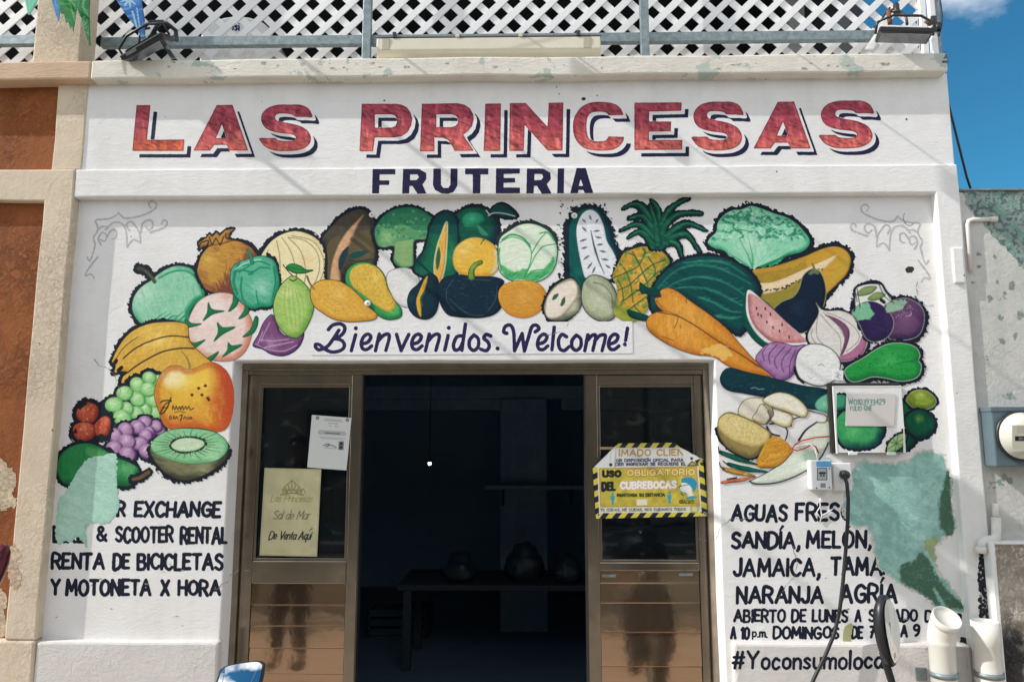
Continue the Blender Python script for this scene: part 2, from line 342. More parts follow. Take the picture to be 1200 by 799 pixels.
# aluminium sliding doors
fr = MB(); fr.box((DL, .115, 1.985), (DR, .215, DH+.004), .003); fr.box((DL, .118, 0), (DL+.030, .212, 1.985), .002); fr.box((DR-.030, .118, 0), (DR, .212, 1.985), .002)
fr.box((DL+.03, .125, 1.962), (DR-.03, .150, 1.985), .002)
fr.build('door_frame', M['alu'], shop)
M['shutter'] = simple('dark_grey_shutter', (.06, .065, .07), .5)
def leaf(x0, x1, y, zr0, zr1, stl, str_, planks, name='door_leaf'):
    """glazed aluminium leaf: stiles, rails, glass above, plank panel below"""
    b = MB(); t = .035
    b.box((x0, y, .03), (x0+stl, y+t, 1.962), .003); b.box((x1-str_, y, .03), (x1, y+t, 1.962), .003)
    b.box((x0+stl, y+.001, 1.912), (x1-str_, y+t-.001, 1.962), .003); b.box((x0+stl, y-.002, zr0), (x1-str_, y+t, zr1), .004)
    b.box((x0+stl, y+.001, .03), (x1-str_, y+t-.001, .13), .003)
    # slimmer glazing beads
    for (p, q) in (((x0+stl, y+.006, zr1), (x0+stl+.014, y+t-.004, 1.912)), ((x1-str_-.014, y+.006, zr1), (x1-str_, y+t-.004, 1.912)), ((x0+stl+.014, y+.006, 1.898), (x1-str_-.014, y+t-.004, 1.912)), ((x0+stl+.014, y+.006, zr1), (x1-str_-.014, y+t-.004, zr1+.012))):
        b.box(p, q, .002)
    o = b.build(name, M['alu'], shop)
    MB().box((x0+stl+.006, y+.016, zr1+.004), (x1-str_-.006, y+.021, 1.906)).build('glass_pane', M['glass'], o)
    k = MB(); zs = [.13]+planks+[zr0]
    for a, c in zip(zs, zs[1:]):          # clapboard planks, lower edge proud
        o_ = (c-a)*.064; xa = x0+stl+.001; k.prism([(xa, y+.014-o_, a+.0015), (xa, y+.014, c-.0015), (xa, y+.024, c-.0015), (xa, y+.024, a+.0015)], (x1-str_-.002-xa, 0, 0), bev=.002)
    k.build('plank_panel', M['kick'], o)
    return o
lf = leaf(DL+.031, -.708, .140, .920, 1.030, .058, .062, [.25, .37, .49, .61, .715, .815])
rl = leaf(.432, DR-.031, .150, .985, 1.026, .062, .040, [.25, .39, .53, .69, .83, .925])
MB().box((.424, .128, .03), (.434, .19, 1.962), .002).build('door_track_edge', M['alu_dark'], shop)
MB().box((-.716, .120, .03), (-.706, .182, 1.962), .002).build('door_track_edge', M['alu_dark'], shop)
MB().box((-.722, .133, .78), (-.712, .145, .93), .003).build('pull_handle', M['alu'], lf)
MB().box((.505, .1545, .952), (.575, .160, .966), .002).build('label_slot', M['galv'], rl)
MB().box((.885, .1545, .960), (.955, .160, .974), .002).build('label_slot', M['galv'], rl)

# ------------------------------------------------------------------ terracotta house, left
th = thing('terracotta_house', 'terracotta plastered house with cream pilaster beside the shop', 'house', (-3.2, 0, 0))
def lk(o, root):
    o.parent = root; o.matrix_parent_inverse = Matrix.Translation(root.location).inverted(); return o
lk(MB().box((-7, -.010, 0), (-2.20, .26, 3.50)).build('house_wall', M['terra']), th)
lk(MB().prism(wavy([(-7, -.051, 2.842), (-2.338, -.051, 2.842), (-2.338, -.051, .692), (XL+.001, -.051, .692), (XL+.001, -.051, 3.010), (-7, -.051, 3.010)], 11, amp=.006), (0, .09, 0), bev=.008).build('cream_frame', M['cream']), th)
lk(MB().prism(wavy([(-2.318, -.040, 3.010), (-2.165, -.040, 3.010), (-2.165, -.040, 3.48), (-2.318, -.040, 3.48)], 12, amp=.012), (0, .09, 0), bev=.006).build('upper_pilaster', M['cream']), th)
lk(MB().prism(wavy([(-7, -.095, 3.474), (-2.121, -.095, 3.474), (-2.121, -.095, 3.576), (-7, -.095, 3.576)], 13, amp=.005), (0, .36, 0), bev=.010).build('house_cornice', M['tan']), th)
lk(MB().prism(wavy([(-7, -.055, 0), (XL-.002, -.055, 0), (XL-.002, -.055, .690), (-7, -.055, .690)], 14, amp=.004), (0, .06, 0), bev=.012).build('house_plinth', M['cream']), th)
px0, px1 = PX(41, 30, .10), PX(97, 30, .10)
rp = MB().box((px0, .10, 3.555), (px1, .24, 5.4), .012).build('roof_pillar', M['cream']); tag(rp, 'cream block pillar standing on the roof beside the lattice', 'pillar')

# ------------------------------------------------------------------ peeling house, right
ph = thing('peeling_house', 'pale house wall with flaking paint on the right of the shop', 'house', (3.5, 0, 0))
lk(MB().box((XE+.001, -.030, 0), (7, .30, 2.868), .006).build('house_wall', M['peel']), ph)
lk(MB().box((XE+.003, -.040, 2.869), (7, .32, 2.882), .004).build('wall_cap', M['galv']), ph)
sx0, sz = PX(1164, 660, -.09), PZ(1180, 637, -.09)
st = thing('stone_pier', 'rough grey stone pier with crumbling white render at the right edge', 'pier', (sx0+.3, 0, 0))
g = MB()
bm = g.bm
nx, nz = 60, 70
for i in range(nx+1):
    for j in range(nz+1):
        x = sx0+i*(1.2/nx); z = sz*j/nz
        v = Vector((x*2.6, 0, z*2.2)); d = mnoise.voronoi(v*1.5)[0]; h = min(1, (d[1]-d[0])*2.2)*.035+mnoise.noise(v*9)*.012+mnoise.noise(v*28)*.005
        if i < 2 or j > nz-2: h = 0.02
        bm.verts.new((x, -.072-h, z))
bm.verts.ensure_lookup_table()
for i in range(nx):
    for j in range(nz):
        a = i*(nz+1)+j; f = bm.faces.new((bm.verts[a], bm.verts[a+nz+1], bm.verts[a+nz+2], bm.verts[a+1])); f.smooth = True
g.box((sx0+.004, -.06, 0), (sx0+1.2, -.029, sz-.002))
lk(g.build('stone_face', M['stone']), st)
lk(MB().box((sx0-.016, -.105, 0), (sx0+.006, -.029, sz+.012), .004).box((sx0+.006, -.105, sz-.001), (sx0+1.2, -.029, sz+.010), .004).build('render_edge', M['band']), st)

# ------------------------------------------------------------------ across the street (only seen mirrored in the doors)
def far_house(x0, x1, h, mat, label):
    t = thing('far_house', label, 'house', ((x0+x1)/2, -10.6, 0))
    b = MB().box((x0, -14, -.16), (x1, -10.5, h)); lk(b.build('house_wall', mat), t)
    k = MB(); xs = np.arange(x0+.8, x1-1.2, 2.1)
    for x in xs: lk(MB().box((x, -10.52, 1.0), (x+1.0, -10.47, 2.3), .02).build('window', M['shutter']), t)
    lk(MB().box((x0-.0, -10.6, h), (x1+.0, -10.35, h+.2), .02).build('house_cornice', M['cream']), t)
M['ochre'] = plaster('ochre_plaster', (0.55, 0.38, 0.22), relief=0.4, spots=False)
far_house(-14, -5, 4.2, M['ochre'], 'low ochre house across the street with dark shuttered windows')
far_house(-4.9, 2.4, 5.0, M['tan'], 'tall tan house across the street with dark shuttered windows')
far_house(2.5, 13, 4.0, M['cream'], 'cream house across the street with dark shuttered windows')
# ------------------------------------------------------------------ paint engine: sign-writer's paint laid on real planes as thin meshes
_T = np.random.RandomState(3).rand(128, 128)
def vnoise(x, y):
    xi = np.floor(x).astype(int); yi = np.floor(y).astype(int); fx = x-xi; fy = y-yi
    fx = fx*fx*(3-2*fx); fy = fy*fy*(3-2*fy)
    a = _T[xi % 128, yi % 128]; b = _T[(xi+1) % 128, yi % 128]; c = _T[xi % 128, (yi+1) % 128]; d = _T[(xi+1) % 128, (yi+1) % 128]
    return (a*(1-fx)+b*fx)*(1-fy)+(c*(1-fx)+d*fx)*fy
def smooth(pts, n=5, closed=True):
    p = np.array(pts, float); m = len(p); out = []
    rng = range(m) if closed else range(m-1)
    for i in rng:
        if closed: a, b, c, d = p[i-1], p[i], p[(i+1) % m], p[(i+2) % m]
        else: a, b, c, d = p[max(i-1, 0)], p[i], p[i+1], p[min(i+2, m-1)]
        for k in range(n):
            t = k/n
            out.append(0.5*((2*b)+(c-a)*t+(2*a-5*b+4*c-d)*t*t+(3*b-a-3*c+d)*t**3))
    if not closed: out.append(p[-1])
    return np.array(out)
def zz(o, pts):                        # traced in an enlarged view: (x, y, scale)
    return [(o[0]+x/o[2], o[1]+y/o[2]) for x, y in pts]
OCC = {}                               # plane -> how many paint layers already lie on each spot
class Canvas:
    def __init__(s, box, cell=0.7, seed=0):
        x0, y0, x1, y1 = box; s.cell = cell; s.seed = seed
        s.x = np.arange(x0, x1+cell, cell); s.y = np.arange(y0, y1+cell, cell)
        s.X, s.Y = np.meshgrid(s.x, s.y); s.A = np.full(s.X.shape, -9.0); s.C = np.zeros(s.X.shape+(3,))
    def noise(s, sc, k=0, ang=0.0, st=1.0, oct=3):
        c, n = math.cos(ang), math.sin(ang); u = (s.X*c+s.Y*n)/(sc*st); v = (-s.X*n+s.Y*c)/sc
        o = np.zeros_like(u); a = 0.5; t = 0
        for i in range(oct):
            f = 2**i; o += a*vnoise(u*f+17.3*(k+i)+s.seed*3.7, v*f+9.1*k+s.seed*1.3); t += a; a *= 0.55
        return o/t
    def sd(s, pts, sm=True):
        p = smooth(pts) if sm else np.array(pts, float)
        D = np.full(s.X.shape, -9.0)
        j0, j1 = np.searchsorted(s.x, (p[:, 0].min()-9, p[:, 0].max()+9)); i0, i1 = np.searchsorted(s.y, (p[:, 1].min()-9, p[:, 1].max()+9))
        if j1 <= j0 or i1 <= i0: return D
        X = s.X[i0:i1, j0:j1]; Y = s.Y[i0:i1, j0:j1]; dm = np.full(X.shape, 1e9); ins = np.zeros(X.shape, bool)
        q = np.roll(p, -1, 0)
        for (ax, ay), (bx, by) in zip(p, q):
            dx, dy = bx-ax, by-ay; l2 = dx*dx+dy*dy+1e-12
            t = np.clip(((X-ax)*dx+(Y-ay)*dy)/l2, 0, 1); dm = np.minimum(dm, (X-ax-t*dx)**2+(Y-ay-t*dy)**2)
            if ay != by: ins ^= ((ay > Y) != (by > Y)) & (X < dx*(Y-ay)/(by-ay)+ax)
        D[i0:i1, j0:j1] = np.where(ins, 1, -1)*np.sqrt(dm)
        return np.maximum(D, -9)
    def ld(s, pts, w0, w1=None, sm=True, wm=None):
        """signed field of a brush line; width from w0 to w1 (wm in the middle)"""
        p = smooth(pts, 5, False) if sm and len(pts) > 2 else np.array(pts, float)
        w1 = w0 if w1 is None else w1; D = np.full(s.X.shape, -9.0); n = len(p)-1; pad = max(w0, w1, wm or 0)+3
        j0, j1 = np.searchsorted(s.x, (p[:, 0].min()-pad, p[:, 0].max()+pad)); i0, i1 = np.searchsorted(s.y, (p[:, 1].min()-pad, p[:, 1].max()+pad))
        if j1 <= j0 or i1 <= i0: return D
        X = s.X[i0:i1, j0:j1]; Y = s.Y[i0:i1, j0:j1]; best = np.full(X.shape, -9.0)
        for i in range(n):
            (ax, ay), (bx, by) = p[i], p[i+1]; dx, dy = bx-ax, by-ay; l2 = dx*dx+dy*dy+1e-12
            t = np.clip(((X-ax)*dx+(Y-ay)*dy)/l2, 0, 1); g = (i+t)/n
            w = w0+(w1-w0)*g if wm is None else np.where(g < 0.5, w0+(wm-w0)*g*2, wm+(w1-wm)*(g*2-1))
            best = np.maximum(best, w/2-np.sqrt((X-ax-t*dx)**2+(Y-ay-t*dy)**2))
        D[i0:i1, j0:j1] = best
        return D
    def put(s, d, col, a=1.0, soft=0.8, body=False):
        w = np.clip(d/soft+0.5, 0, 1)*a
        if not isinstance(col, np.ndarray): col = np.array(col, float)/255
        if body: w = np.where((s.A <= 0) & (d > -1.5), 1.0, w)
        s.C = s.C*(1-w[..., None])+col*w[..., None]
        if body: s.A = np.maximum(s.A, d)
        return s
    def fuzz(s, d, w=2.0, rag=3.0, col=(24, 30, 42), dirs=None):
        """ragged dry-brush edge round a shape"""
        n = s.noise(2.2, 5, oct=2)-0.45; n2 = s.noise(1.3, 6, ang=0.8, st=2.5, oct=1)-0.4; n3 = s.noise(13, 7, oct=2)-0.5
        e = d+w*1.3+0.9+rag*(n+0.9*n2)+2.6*n3
        if dirs is not None:
            e = e-dirs
        s.put(e, col, body=True); return s
    def line(s, pts, w, col, a=1.0, w1=None, sm=True, wm=None, body=False, soft=0.8):
        return s.put(s.ld(pts, w, w1, sm, wm), col, a, soft, body)
    def dot(s, x, y, r, col, a=1.0, body=False):
        return s.put(r-np.hypot(s.X-x, s.Y-y), col, a, body=body)
    def shade(s, d, base, dark, light=None, hl=None, rim=7.0, br=0.55, ang=0.6, dk=(1, 1), sc=3.0, body=True):
        """brushed body colour: darker towards the rim on side dk, light blob hl=(x,y,r)"""
        b, k = np.array(base)/255, np.array(dark)/255; ang = ang+0.9*math.sin(s.seed*2.3); curl = s.noise(16, 15, oct=2)-.5
        n = s.noise(sc, 1, ang, 4.0)-0.5; n2 = s.noise(sc*3, 2)-0.5
        gx, gy = np.gradient(-d, s.cell)[::-1]; side = np.clip(0.55+0.45*(gx*dk[0]+gy*dk[1]), 0, 1)
        t = np.clip(1.1-d/rim, 0, 1)*side*1.15+br*n*1.2+0.35*n2
        c = b+(k-b)*np.clip(t, 0, 1)[..., None]
        if light is not None:
            l = np.array(light)/255
            if hl: r = np.hypot((s.X-hl[0]), (s.Y-hl[1]))/hl[2]; m = np.clip(1.0-r+br*n*1.3, 0, 1)*0.85
            else: m = np.clip(n*2.2+0.1, 0, 1)*0.8
            c = c+(l-c)*m[..., None]
        q_ = 1.0-0.75*np.clip((b.mean()-.55)/.3, 0, 1); ns = (s.noise(1.5, 11, ang, 5.0, 2)-0.5)*q_; nm = s.noise(1.2, 12, oct=2)-0.5
        c = c*(1+0.12*q_*n[..., None]+0.13*ns[..., None]+0.11*nm[..., None]); dr = np.clip(ns*5-1.3, 0, 1)*np.clip(1.3-d/(rim*2.2), 0, 1)*side*0.55; c = c+(k-c)*dr[..., None]
        return s.put(d, np.clip(c, 0, 1), body=body)
    def build(s, name, parent, Y=0.0, label=None, mat='paint', mapf=None, gap=0.0005, kind=None, thick=0.0):
        ins = s.A > 0
        H, Wd = ins.shape
        cid = np.full((H, Wd), -1); nc = int(ins.sum()); cid[ins] = np.arange(nc)
        V = [np.stack((s.X[ins], s.Y[ins]), 1)]; K = [s.C[ins]]
        A = s.A
        hx = ins[:, :-1] != ins[:, 1:]; hid = np.full(hx.shape, -1); hid[hx] = nc+np.arange(hx.sum())
        t = A[:, :-1][hx]/(A[:, :-1][hx]-A[:, 1:][hx])
        V.append(np.stack((s.X[:, :-1][hx]+t*s.cell, s.Y[:, :-1][hx]), 1)); K.append(np.where(ins[:, :-1][hx][:, None], s.C[:, :-1][hx], s.C[:, 1:][hx]))
        n2 = nc+int(hx.sum()); vx = ins[:-1] != ins[1:]; vid = np.full(vx.shape, -1); vid[vx] = n2+np.arange(vx.sum())
        t = A[:-1][vx]/(A[:-1][vx]-A[1:][vx])
        V.append(np.stack((s.X[:-1][vx], s.Y[:-1][vx]+t*s.cell), 1)); K.append(np.where(ins[:-1][vx][:, None], s.C[:-1][vx], s.C[1:][vx]))
        V = np.concatenate(V); K = np.concatenate(K)
        slots = (cid[:-1, :-1], hid[:-1], cid[:-1, 1:], vid[:, 1:], cid[1:, 1:], hid[1:], cid[1:, :-1], vid[:, :-1])
        case = (slots[0] >= 0)*1+(slots[2] >= 0)*2+(slots[4] >= 0)*4+(slots[6] >= 0)*8
        loops = []; tot = []
        for k in range(1, 16):
            c = [(k >> b) & 1 for b in range(4)]; seq = []
            for b in range(4):
                if c[b]: seq.append(2*b)
                if c[b] != c[(b+1) % 4]: seq.append(2*b+1)
            m = case == k; q = int(m.sum())
            if q == 0: continue
            loops.append(np.stack([slots[j][m] for j in seq[::-1]], 1).ravel()); tot += [len(seq)]*q
        if not loops: return None
        loops = np.concatenate(loops); tot = np.array(tot)
        if mapf is None:
            oc = OCC.setdefault(round(Y, 4), np.zeros((420, 640), np.int16))
            pi = np.clip((V[:, 1]/2).astype(int)+5, 0, 419); pj = np.clip((V[:, 0]/2).astype(int)+5, 0, 639)
            lay = int(oc[pi, pj].max()); oc[pi, pj] = lay+1; yy = Y-gap-lay*0.00012
            d = FWD[None]*F+RGT[None]*(V[:, :1]-600)+UPV[None]*(399.5-V[:, 1:]); co = CAM+d*((yy-CAM[1])/d[:, 1])[:, None]
        else: co = mapf(V)
        me = bpy.data.meshes.new(name); me.vertices.add(len(co)); me.vertices.foreach_set('co', co.astype(np.float32).ravel())
        me.loops.add(len(loops)); me.loops.foreach_set('vertex_index', loops.astype(np.int32))
        me.polygons.add(len(tot)); me.polygons.foreach_set('loop_start', np.concatenate(((0,), np.cumsum(tot)[:-1])).astype(np.int32))
        me.update(calc_edges=True)
        at = me.color_attributes.new('Col', 'FLOAT_COLOR', 'POINT')
        at.data.foreach_set('color', np.concatenate((s2l(np.clip(K, 0, 1)), np.ones((len(K), 1))), 1).astype(np.float32).ravel())
        me.materials.append(M[mat])
        o = link(bpy.data.objects.new(name, me), parent)
        if thick > 0:
            md = o.modifiers.new('thickness', 'SOLIDIFY'); md.thickness = thick; md.offset = -1
        if label: o['label'] = label
        if kind: o['kind'] = kind
        return o
def paint_mat(name, rough=0.6, relief=0.40, var=0.14, spec=0.14, trans=0.0):
    m, N, L, B = nmat(name)
    at = N.new('ShaderNodeVertexColor'); at.layer_name = 'Col'
    geo = N.new('ShaderNodeNewGeometry'); n = noise_node(N, L, geo.outputs['Position'], 45, 4, 0.7).outputs[0]
    v = mathn(N, L, 'ADD', mathn(N, L, 'MULTIPLY', n, var*2), 1-var)
    cc = N.new('ShaderNodeCombineColor'); [L.new(v, cc.inputs[i]) for i in range(3)]
    L.new(mixc(N, L, 1.0, at.outputs[0], cc.outputs[0], 'MULTIPLY'), B.inputs['Base Color'])
    B.inputs['Roughness'].default_value = rough; B.inputs['Specular IOR Level'].default_value = spec
    if relief > 0: add_relief(N, L, B, relief)
    if trans > 0:
        t = N.new('ShaderNodeBsdfTranslucent'); L.new(at.outputs[0], t.inputs[0]); x = N.new('ShaderNodeMixShader'); x.inputs[0].default_value = trans
        L.new(B.outputs[0], x.inputs[1]); L.new(t.outputs[0], x.inputs[2]); L.new(x.outputs[0], N['Material Output'].inputs[0])
    return m
M['paint'] = paint_mat('mural_paint')
M['print'] = paint_mat('printed_paper', 0.6, 0.0, 0.04)
M['vinyl'] = paint_mat('printed_vinyl', 0.35, 0.0, 0.05, 0.5)
M['tissue'] = paint_mat('plastic_bunting', 0.45, 0.0, 0.05, 0.4, 0.45)

# sign-writer's alphabet: strokes in a box, width first
GL = {
'A': (.8, [[(0,1),(.4,0),(.8,1)], [(.15,.66),(.65,.66)]]), 'B': (.66, [[(0,0),(0,1)], [(0,0),(.45,.02),(.56,.22),(.45,.45),(0,.47)], [(.4,.47),(.63,.62),(.6,.88),(.42,1),(0,1)]]),
'C': (.66, [[(.66,.16),(.42,0),(.14,.12),(0,.5),(.14,.88),(.42,1),(.66,.84)]]), 'D': (.7, [[(0,0),(0,1),(.36,1),(.65,.8),(.7,.5),(.64,.2),(.36,0),(0,0)]]),
'E': (.55, [[(.55,0),(0,0),(0,1),(.55,1)], [(0,.48),(.44,.48)]]), 'F': (.52, [[(.52,0),(0,0),(0,1)], [(0,.48),(.42,.48)]]),
'G': (.7, [[(.66,.16),(.42,0),(.14,.12),(0,.5),(.14,.88),(.42,1),(.68,.86),(.68,.55),(.42,.55)]]), 'H': (.66, [[(0,0),(0,1)], [(.66,0),(.66,1)], [(0,.5),(.66,.5)]]),
'I': (.0, [[(0,0),(0,1)]]), 'J': (.48, [[(.48,0),(.48,.78),(.36,.98),(.14,.98),(0,.8)]]), 'K': (.62, [[(0,0),(0,1)], [(.6,0),(.04,.52),(.62,1)]]),
'L': (.48, [[(0,0),(0,1),(.48,1)]]), 'M': (.86, [[(0,1),(.08,0),(.43,.72),(.78,0),(.86,1)]]), 'N': (.66, [[(0,1),(0,0),(.66,1),(.66,0)]]),
'O': (.74, [[(.37,0),(.1,.15),(0,.5),(.1,.85),(.37,1),(.64,.85),(.74,.5),(.64,.15),(.37,0)]]), 'P': (.6, [[(0,1),(0,0),(.42,0),(.6,.15),(.6,.38),(.42,.54),(0,.54)]]),
'R': (.64, [[(0,1),(0,0),(.42,0),(.6,.14),(.58,.36),(.4,.5),(0,.5)], [(.3,.5),(.64,1)]]), 'S': (.58, [[(.55,.13),(.32,0),(.07,.1),(.05,.32),(.3,.47),(.53,.62),(.55,.86),(.3,1),(0,.86)]]),
'T': (.64, [[(0,0),(.64,0)], [(.32,0),(.32,1)]]), 'U': (.66, [[(0,0),(0,.72),(.14,.97),(.33,1),(.52,.97),(.66,.72),(.66,0)]]), 'V': (.7, [[(0,0),(.35,1),(.7,0)]]),
'W': (.95, [[(0,0),(.22,1),(.47,.2),(.73,1),(.95,0)]]), 'X': (.66, [[(0,0),(.66,1)], [(.66,0),(0,1)]]), 'Y': (.7, [[(0,0),(.35,.5),(.7,0)], [(.35,.5),(.35,1)]]), 'Z': (.6, [[(0,0),(.6,0),(0,1),(.6,1)]]), 'Q': (.74, [[(.37,0),(.1,.15),(0,.5),(.1,.85),(.37,1),(.64,.85),(.74,.5),(.64,.15),(.37,0)], [(.45,.75),(.75,1.05)]]),
'&': (.75, [[(.75,1),(.12,.3),(.2,.03),(.4,.03),(.46,.25),(.08,.6),(.05,.85),(.25,1),(.5,.92),(.72,.58)]]), '#': (.72, [[(.28,.02),(.12,1)], [(.62,.02),(.46,1)], [(.04,.34),(.72,.34)], [(0,.68),(.68,.68)]]),
',': (.1, [[(.1,.92),(.08,1.08),(0,1.2)]]), '.': (.04, [[(0,.97),(.04,.97)]]), '!': (.02, [[(0,0),(0,.66)], [(0,.97),(.02,.97)]]), '-': (.3, [[(0,.55),(.3,.55)]]), "'": (.05, [[(.05,0),(0,.2)]]),
'0': (.56, [[(.28,0),(.06,.16),(0,.5),(.06,.84),(.28,1),(.5,.84),(.56,.5),(.5,.16),(.28,0)]]), '1': (.2, [[(0,.2),(.2,0),(.2,1)]]), '2': (.55, [[(0,.2),(.2,0),(.48,.1),(.5,.35),(0,1),(.55,1)]]),
'3': (.52, [[(0,.1),(.25,0),(.5,.15),(.44,.4),(.2,.47),(.5,.62),(.5,.88),(.25,1),(0,.9)]]), '4': (.6, [[(.45,1),(.45,0),(0,.68),(.6,.68)]]), '7': (.52, [[(0,0),(.52,0),(.15,1)], [(.12,.5),(.44,.5)]]), '9': (.54, [[(.52,.35),(.3,.52),(.05,.4),(.03,.15),(.25,0),(.5,.14),(.53,.4),(.45,.8),(.2,1)]]),
'5': (.52, [[(.5,0),(.08,0),(.04,.42),(.3,.36),(.52,.6),(.45,.9),(.2,1),(0,.9)]]), '6': (.54, [[(.46,.05),(.18,.25),(.02,.65),(.14,.95),(.4,.98),(.54,.75),(.4,.5),(.1,.58)]]), '8': (.54, [[(.27,0),(.05,.12),(.07,.35),(.47,.6),(.54,.82),(.27,1),(0,.82),(.07,.6),(.47,.35),(.49,.12),(.27,0)]]),
'a': (.5, [[(.46,.45),(.2,.38),(0,.65),(.1,.95),(.3,.97),(.48,.7)], [(.5,.4),(.5,1)]]), 'c': (.44, [[(.44,.5),(.22,.38),(.02,.6),(.06,.9),(.25,1),(.44,.88)]]), 'l': (.0, [[(0,-.05),(0,1)]]),
'm': (.78, [[(0,.4),(0,1)], [(0,.6),(.16,.4),(.36,.45),(.39,.65),(.39,1)], [(.39,.6),(.55,.4),(.75,.45),(.78,.65),(.78,1)]]), 'n': (.46, [[(0,.4),(0,1)], [(0,.6),(.18,.4),(.4,.45),(.46,.65),(.46,1)]]),
'o': (.5, [[(.25,.38),(.03,.52),(.03,.86),(.25,1),(.47,.86),(.47,.52),(.25,.38)]]), 'p': (.5, [[(0,.4),(0,1.3)], [(0,.5),(.25,.38),(.48,.55),(.46,.88),(.25,1),(0,.9)]]), 's': (.4, [[(.38,.47),(.2,.38),(.03,.5),(.2,.67),(.38,.82),(.22,1),(0,.92)]]),
'u': (.48, [[(0,.4),(0,.8),(.12,1),(.34,.97),(.48,.75)], [(.48,.4),(.48,1)]]), 'e': (.46, [[(.04,.7),(.45,.68),(.38,.44),(.2,.38),(.03,.55),(.05,.88),(.24,1),(.45,.9)]]), 'i': (.0, [[(0,.42),(0,1)], [(0,.18),(.02,.18)]]), 'd': (.5, [[(.46,.5),(.2,.38),(0,.65),(.1,.95),(.3,.97),(.48,.7)], [(.5,-.05),(.5,1)]]),
'r': (.36, [[(0,.4),(0,1)], [(0,.65),(.14,.43),(.36,.42)]]), 't': (.36, [[(.18,.1),(.18,.9),(.36,1)], [(0,.4),(.36,.4)]]), 'v': (.46, [[(0,.4),(.22,1),(.46,.4)]]), 'q': (.5, [[(.48,.45),(.2,.38),(0,.65),(.1,.95),(.3,.97),(.48,.75)], [(.5,.4),(.48,1.35)]]),
}
ACC = {'Í': 'I', 'Ó': 'O', 'Á': 'A', 'í': 'i'}
CURVED = set('BCDGJOPQRSU&0235689acemnopqsudr')
def writing(cv, txt, x0, x1, ya, yb, w, col=(26, 30, 46), slant=0.0, jit=0.5, ys=0.0, seed=1, gapw=0.27, a=1.0, body=True, rag=0.45):
    """sign-written line between x0 and x1, cap height ya..yb, stroke width w; ys = rise of the line at its end"""
    r = random.Random(seed*31+len(txt)); h = yb-ya; adv = []; tot = 0
    for ch in txt:
        g = ACC.get(ch, ch); wd = 0.34 if ch == ' ' else GL[g][0]*(1 if g.isupper() or g in '#&' else 0.95)
        adv.append(tot); tot += wd+gapw
    tot -= gapw; sx = (x1-x0-w)/tot; x0 = x0+w/2
    n = cv.noise(3.0, 7, oct=2)-0.5
    D = np.full(cv.X.shape, -9.0)
    for ch, ax in zip(txt, adv):
        if ch == ' ': continue
        g = ACC.get(ch, ch); jx, jy = r.uniform(-jit, jit)*0.6, r.uniform(-jit, jit); js = 1+r.uniform(-.04, .04)*jit*2
        for st in GL[g][1]:
            pts = []
            for (u, v) in st:
                px = x0+(ax+u)*sx+jx; py = ya+w*0.35+(v)*(h-w*0.7)*js+jy
                py += ys*(px-x0)/max(x1-x0, 1); px += slant*(yb-py); pts.append((px, py))
            D = np.maximum(D, cv.ld(pts, w*r.uniform(.92, 1.06), w*r.uniform(.86, 1.02), sm=(g in CURVED and len(pts) > 3)))
        if ch in ACC:
            px = x0+(ax+GL[g][0]*0.5)*sx; D = np.maximum(D, cv.ld([(px+2.5, ya-h*.30), (px-0.5, ya-h*.08)], w*.8, w*.5, sm=False))
    cv.put(D+rag*n, col, a, 0.6, body)
    return cv
# ------------------------------------------------------------------ the mural: every fruit is paint on the recessed wall
Z1=(120,300,4.99); Z2=(210,255,4.70); Z3=(50,425,3.633); Z4=(165,415,5.155); Z5=(290,260,4.99); Z6=(365,235,5.51); Z7=(470,230,5.325); Z8=(565,235,5.325)
Y1=(640,230,5.155); Y2=(715,230,5.327); Y3=(750,290,4.994); Y4=(820,235,6.147); Y5=(860,310,5.327); Y6=(980,320,5.707); Y7=(835,425,5.327); Y8=(970,440,6.11)
BLK=(22,27,38)
_k = [0]
def cv_for(o, *polys, pad=8, cell=0.65):
    p = np.concatenate([np.array(zz(o, q), float) for q in polys]); _k[0] += 1
    return Canvas((p[:,0].min()-pad, p[:,1].min()-pad, p[:,0].max()+pad, p[:,1].max()+pad), cell, _k[0])
def up(c, k=1.0):  # bristles only where the outline faces up/left etc: extra inset field
    return k
# --- green apple
o=Z1; body=[(175,280),(190,230),(230,180),(290,140),(330,105),(390,70),(450,58),(520,75),(560,130),(590,190),(595,235),(545,265),(505,320),(495,400),(430,392),(330,398),(250,408),(210,380),(180,330)]
stem=[(212,72),(250,85),(285,120),(305,150)]
c=cv_for(o,body,stem); d=c.sd(zz(o,body)); c.fuzz(d,2.4,2.6); c.fuzz(c.ld(zz(o,stem),6,5),1.6,2)
c.shade(d,(146,203,170),(30,142,98),(188,222,196),(166,341,26),rim=6,dk=(.9,.7),br=.5)
for a in range(9):
    x=300+a*24; c.line(zz(o,[(x,395),(x+30,355+a%3*10),(x+75,325+a%4*9)]),2.2,(24,132,88),.75,w1=.6)
c.line(zz(o,[(330,130),(400,95),(470,85),(530,110),(575,180),(585,225)]),2.2,(26,140,98),.8)
c.line(zz(o,[(495,395),(500,330),(540,270),(590,240)]),4,(26,140,95),.9); c.line(zz(o,stem),4.4,(62,66,56)); c.line(zz(o,stem[1:]),1.5,(110,105,80),.7)
c.build('painted_green_apple',wall,label='painted green apple with brown stalk')
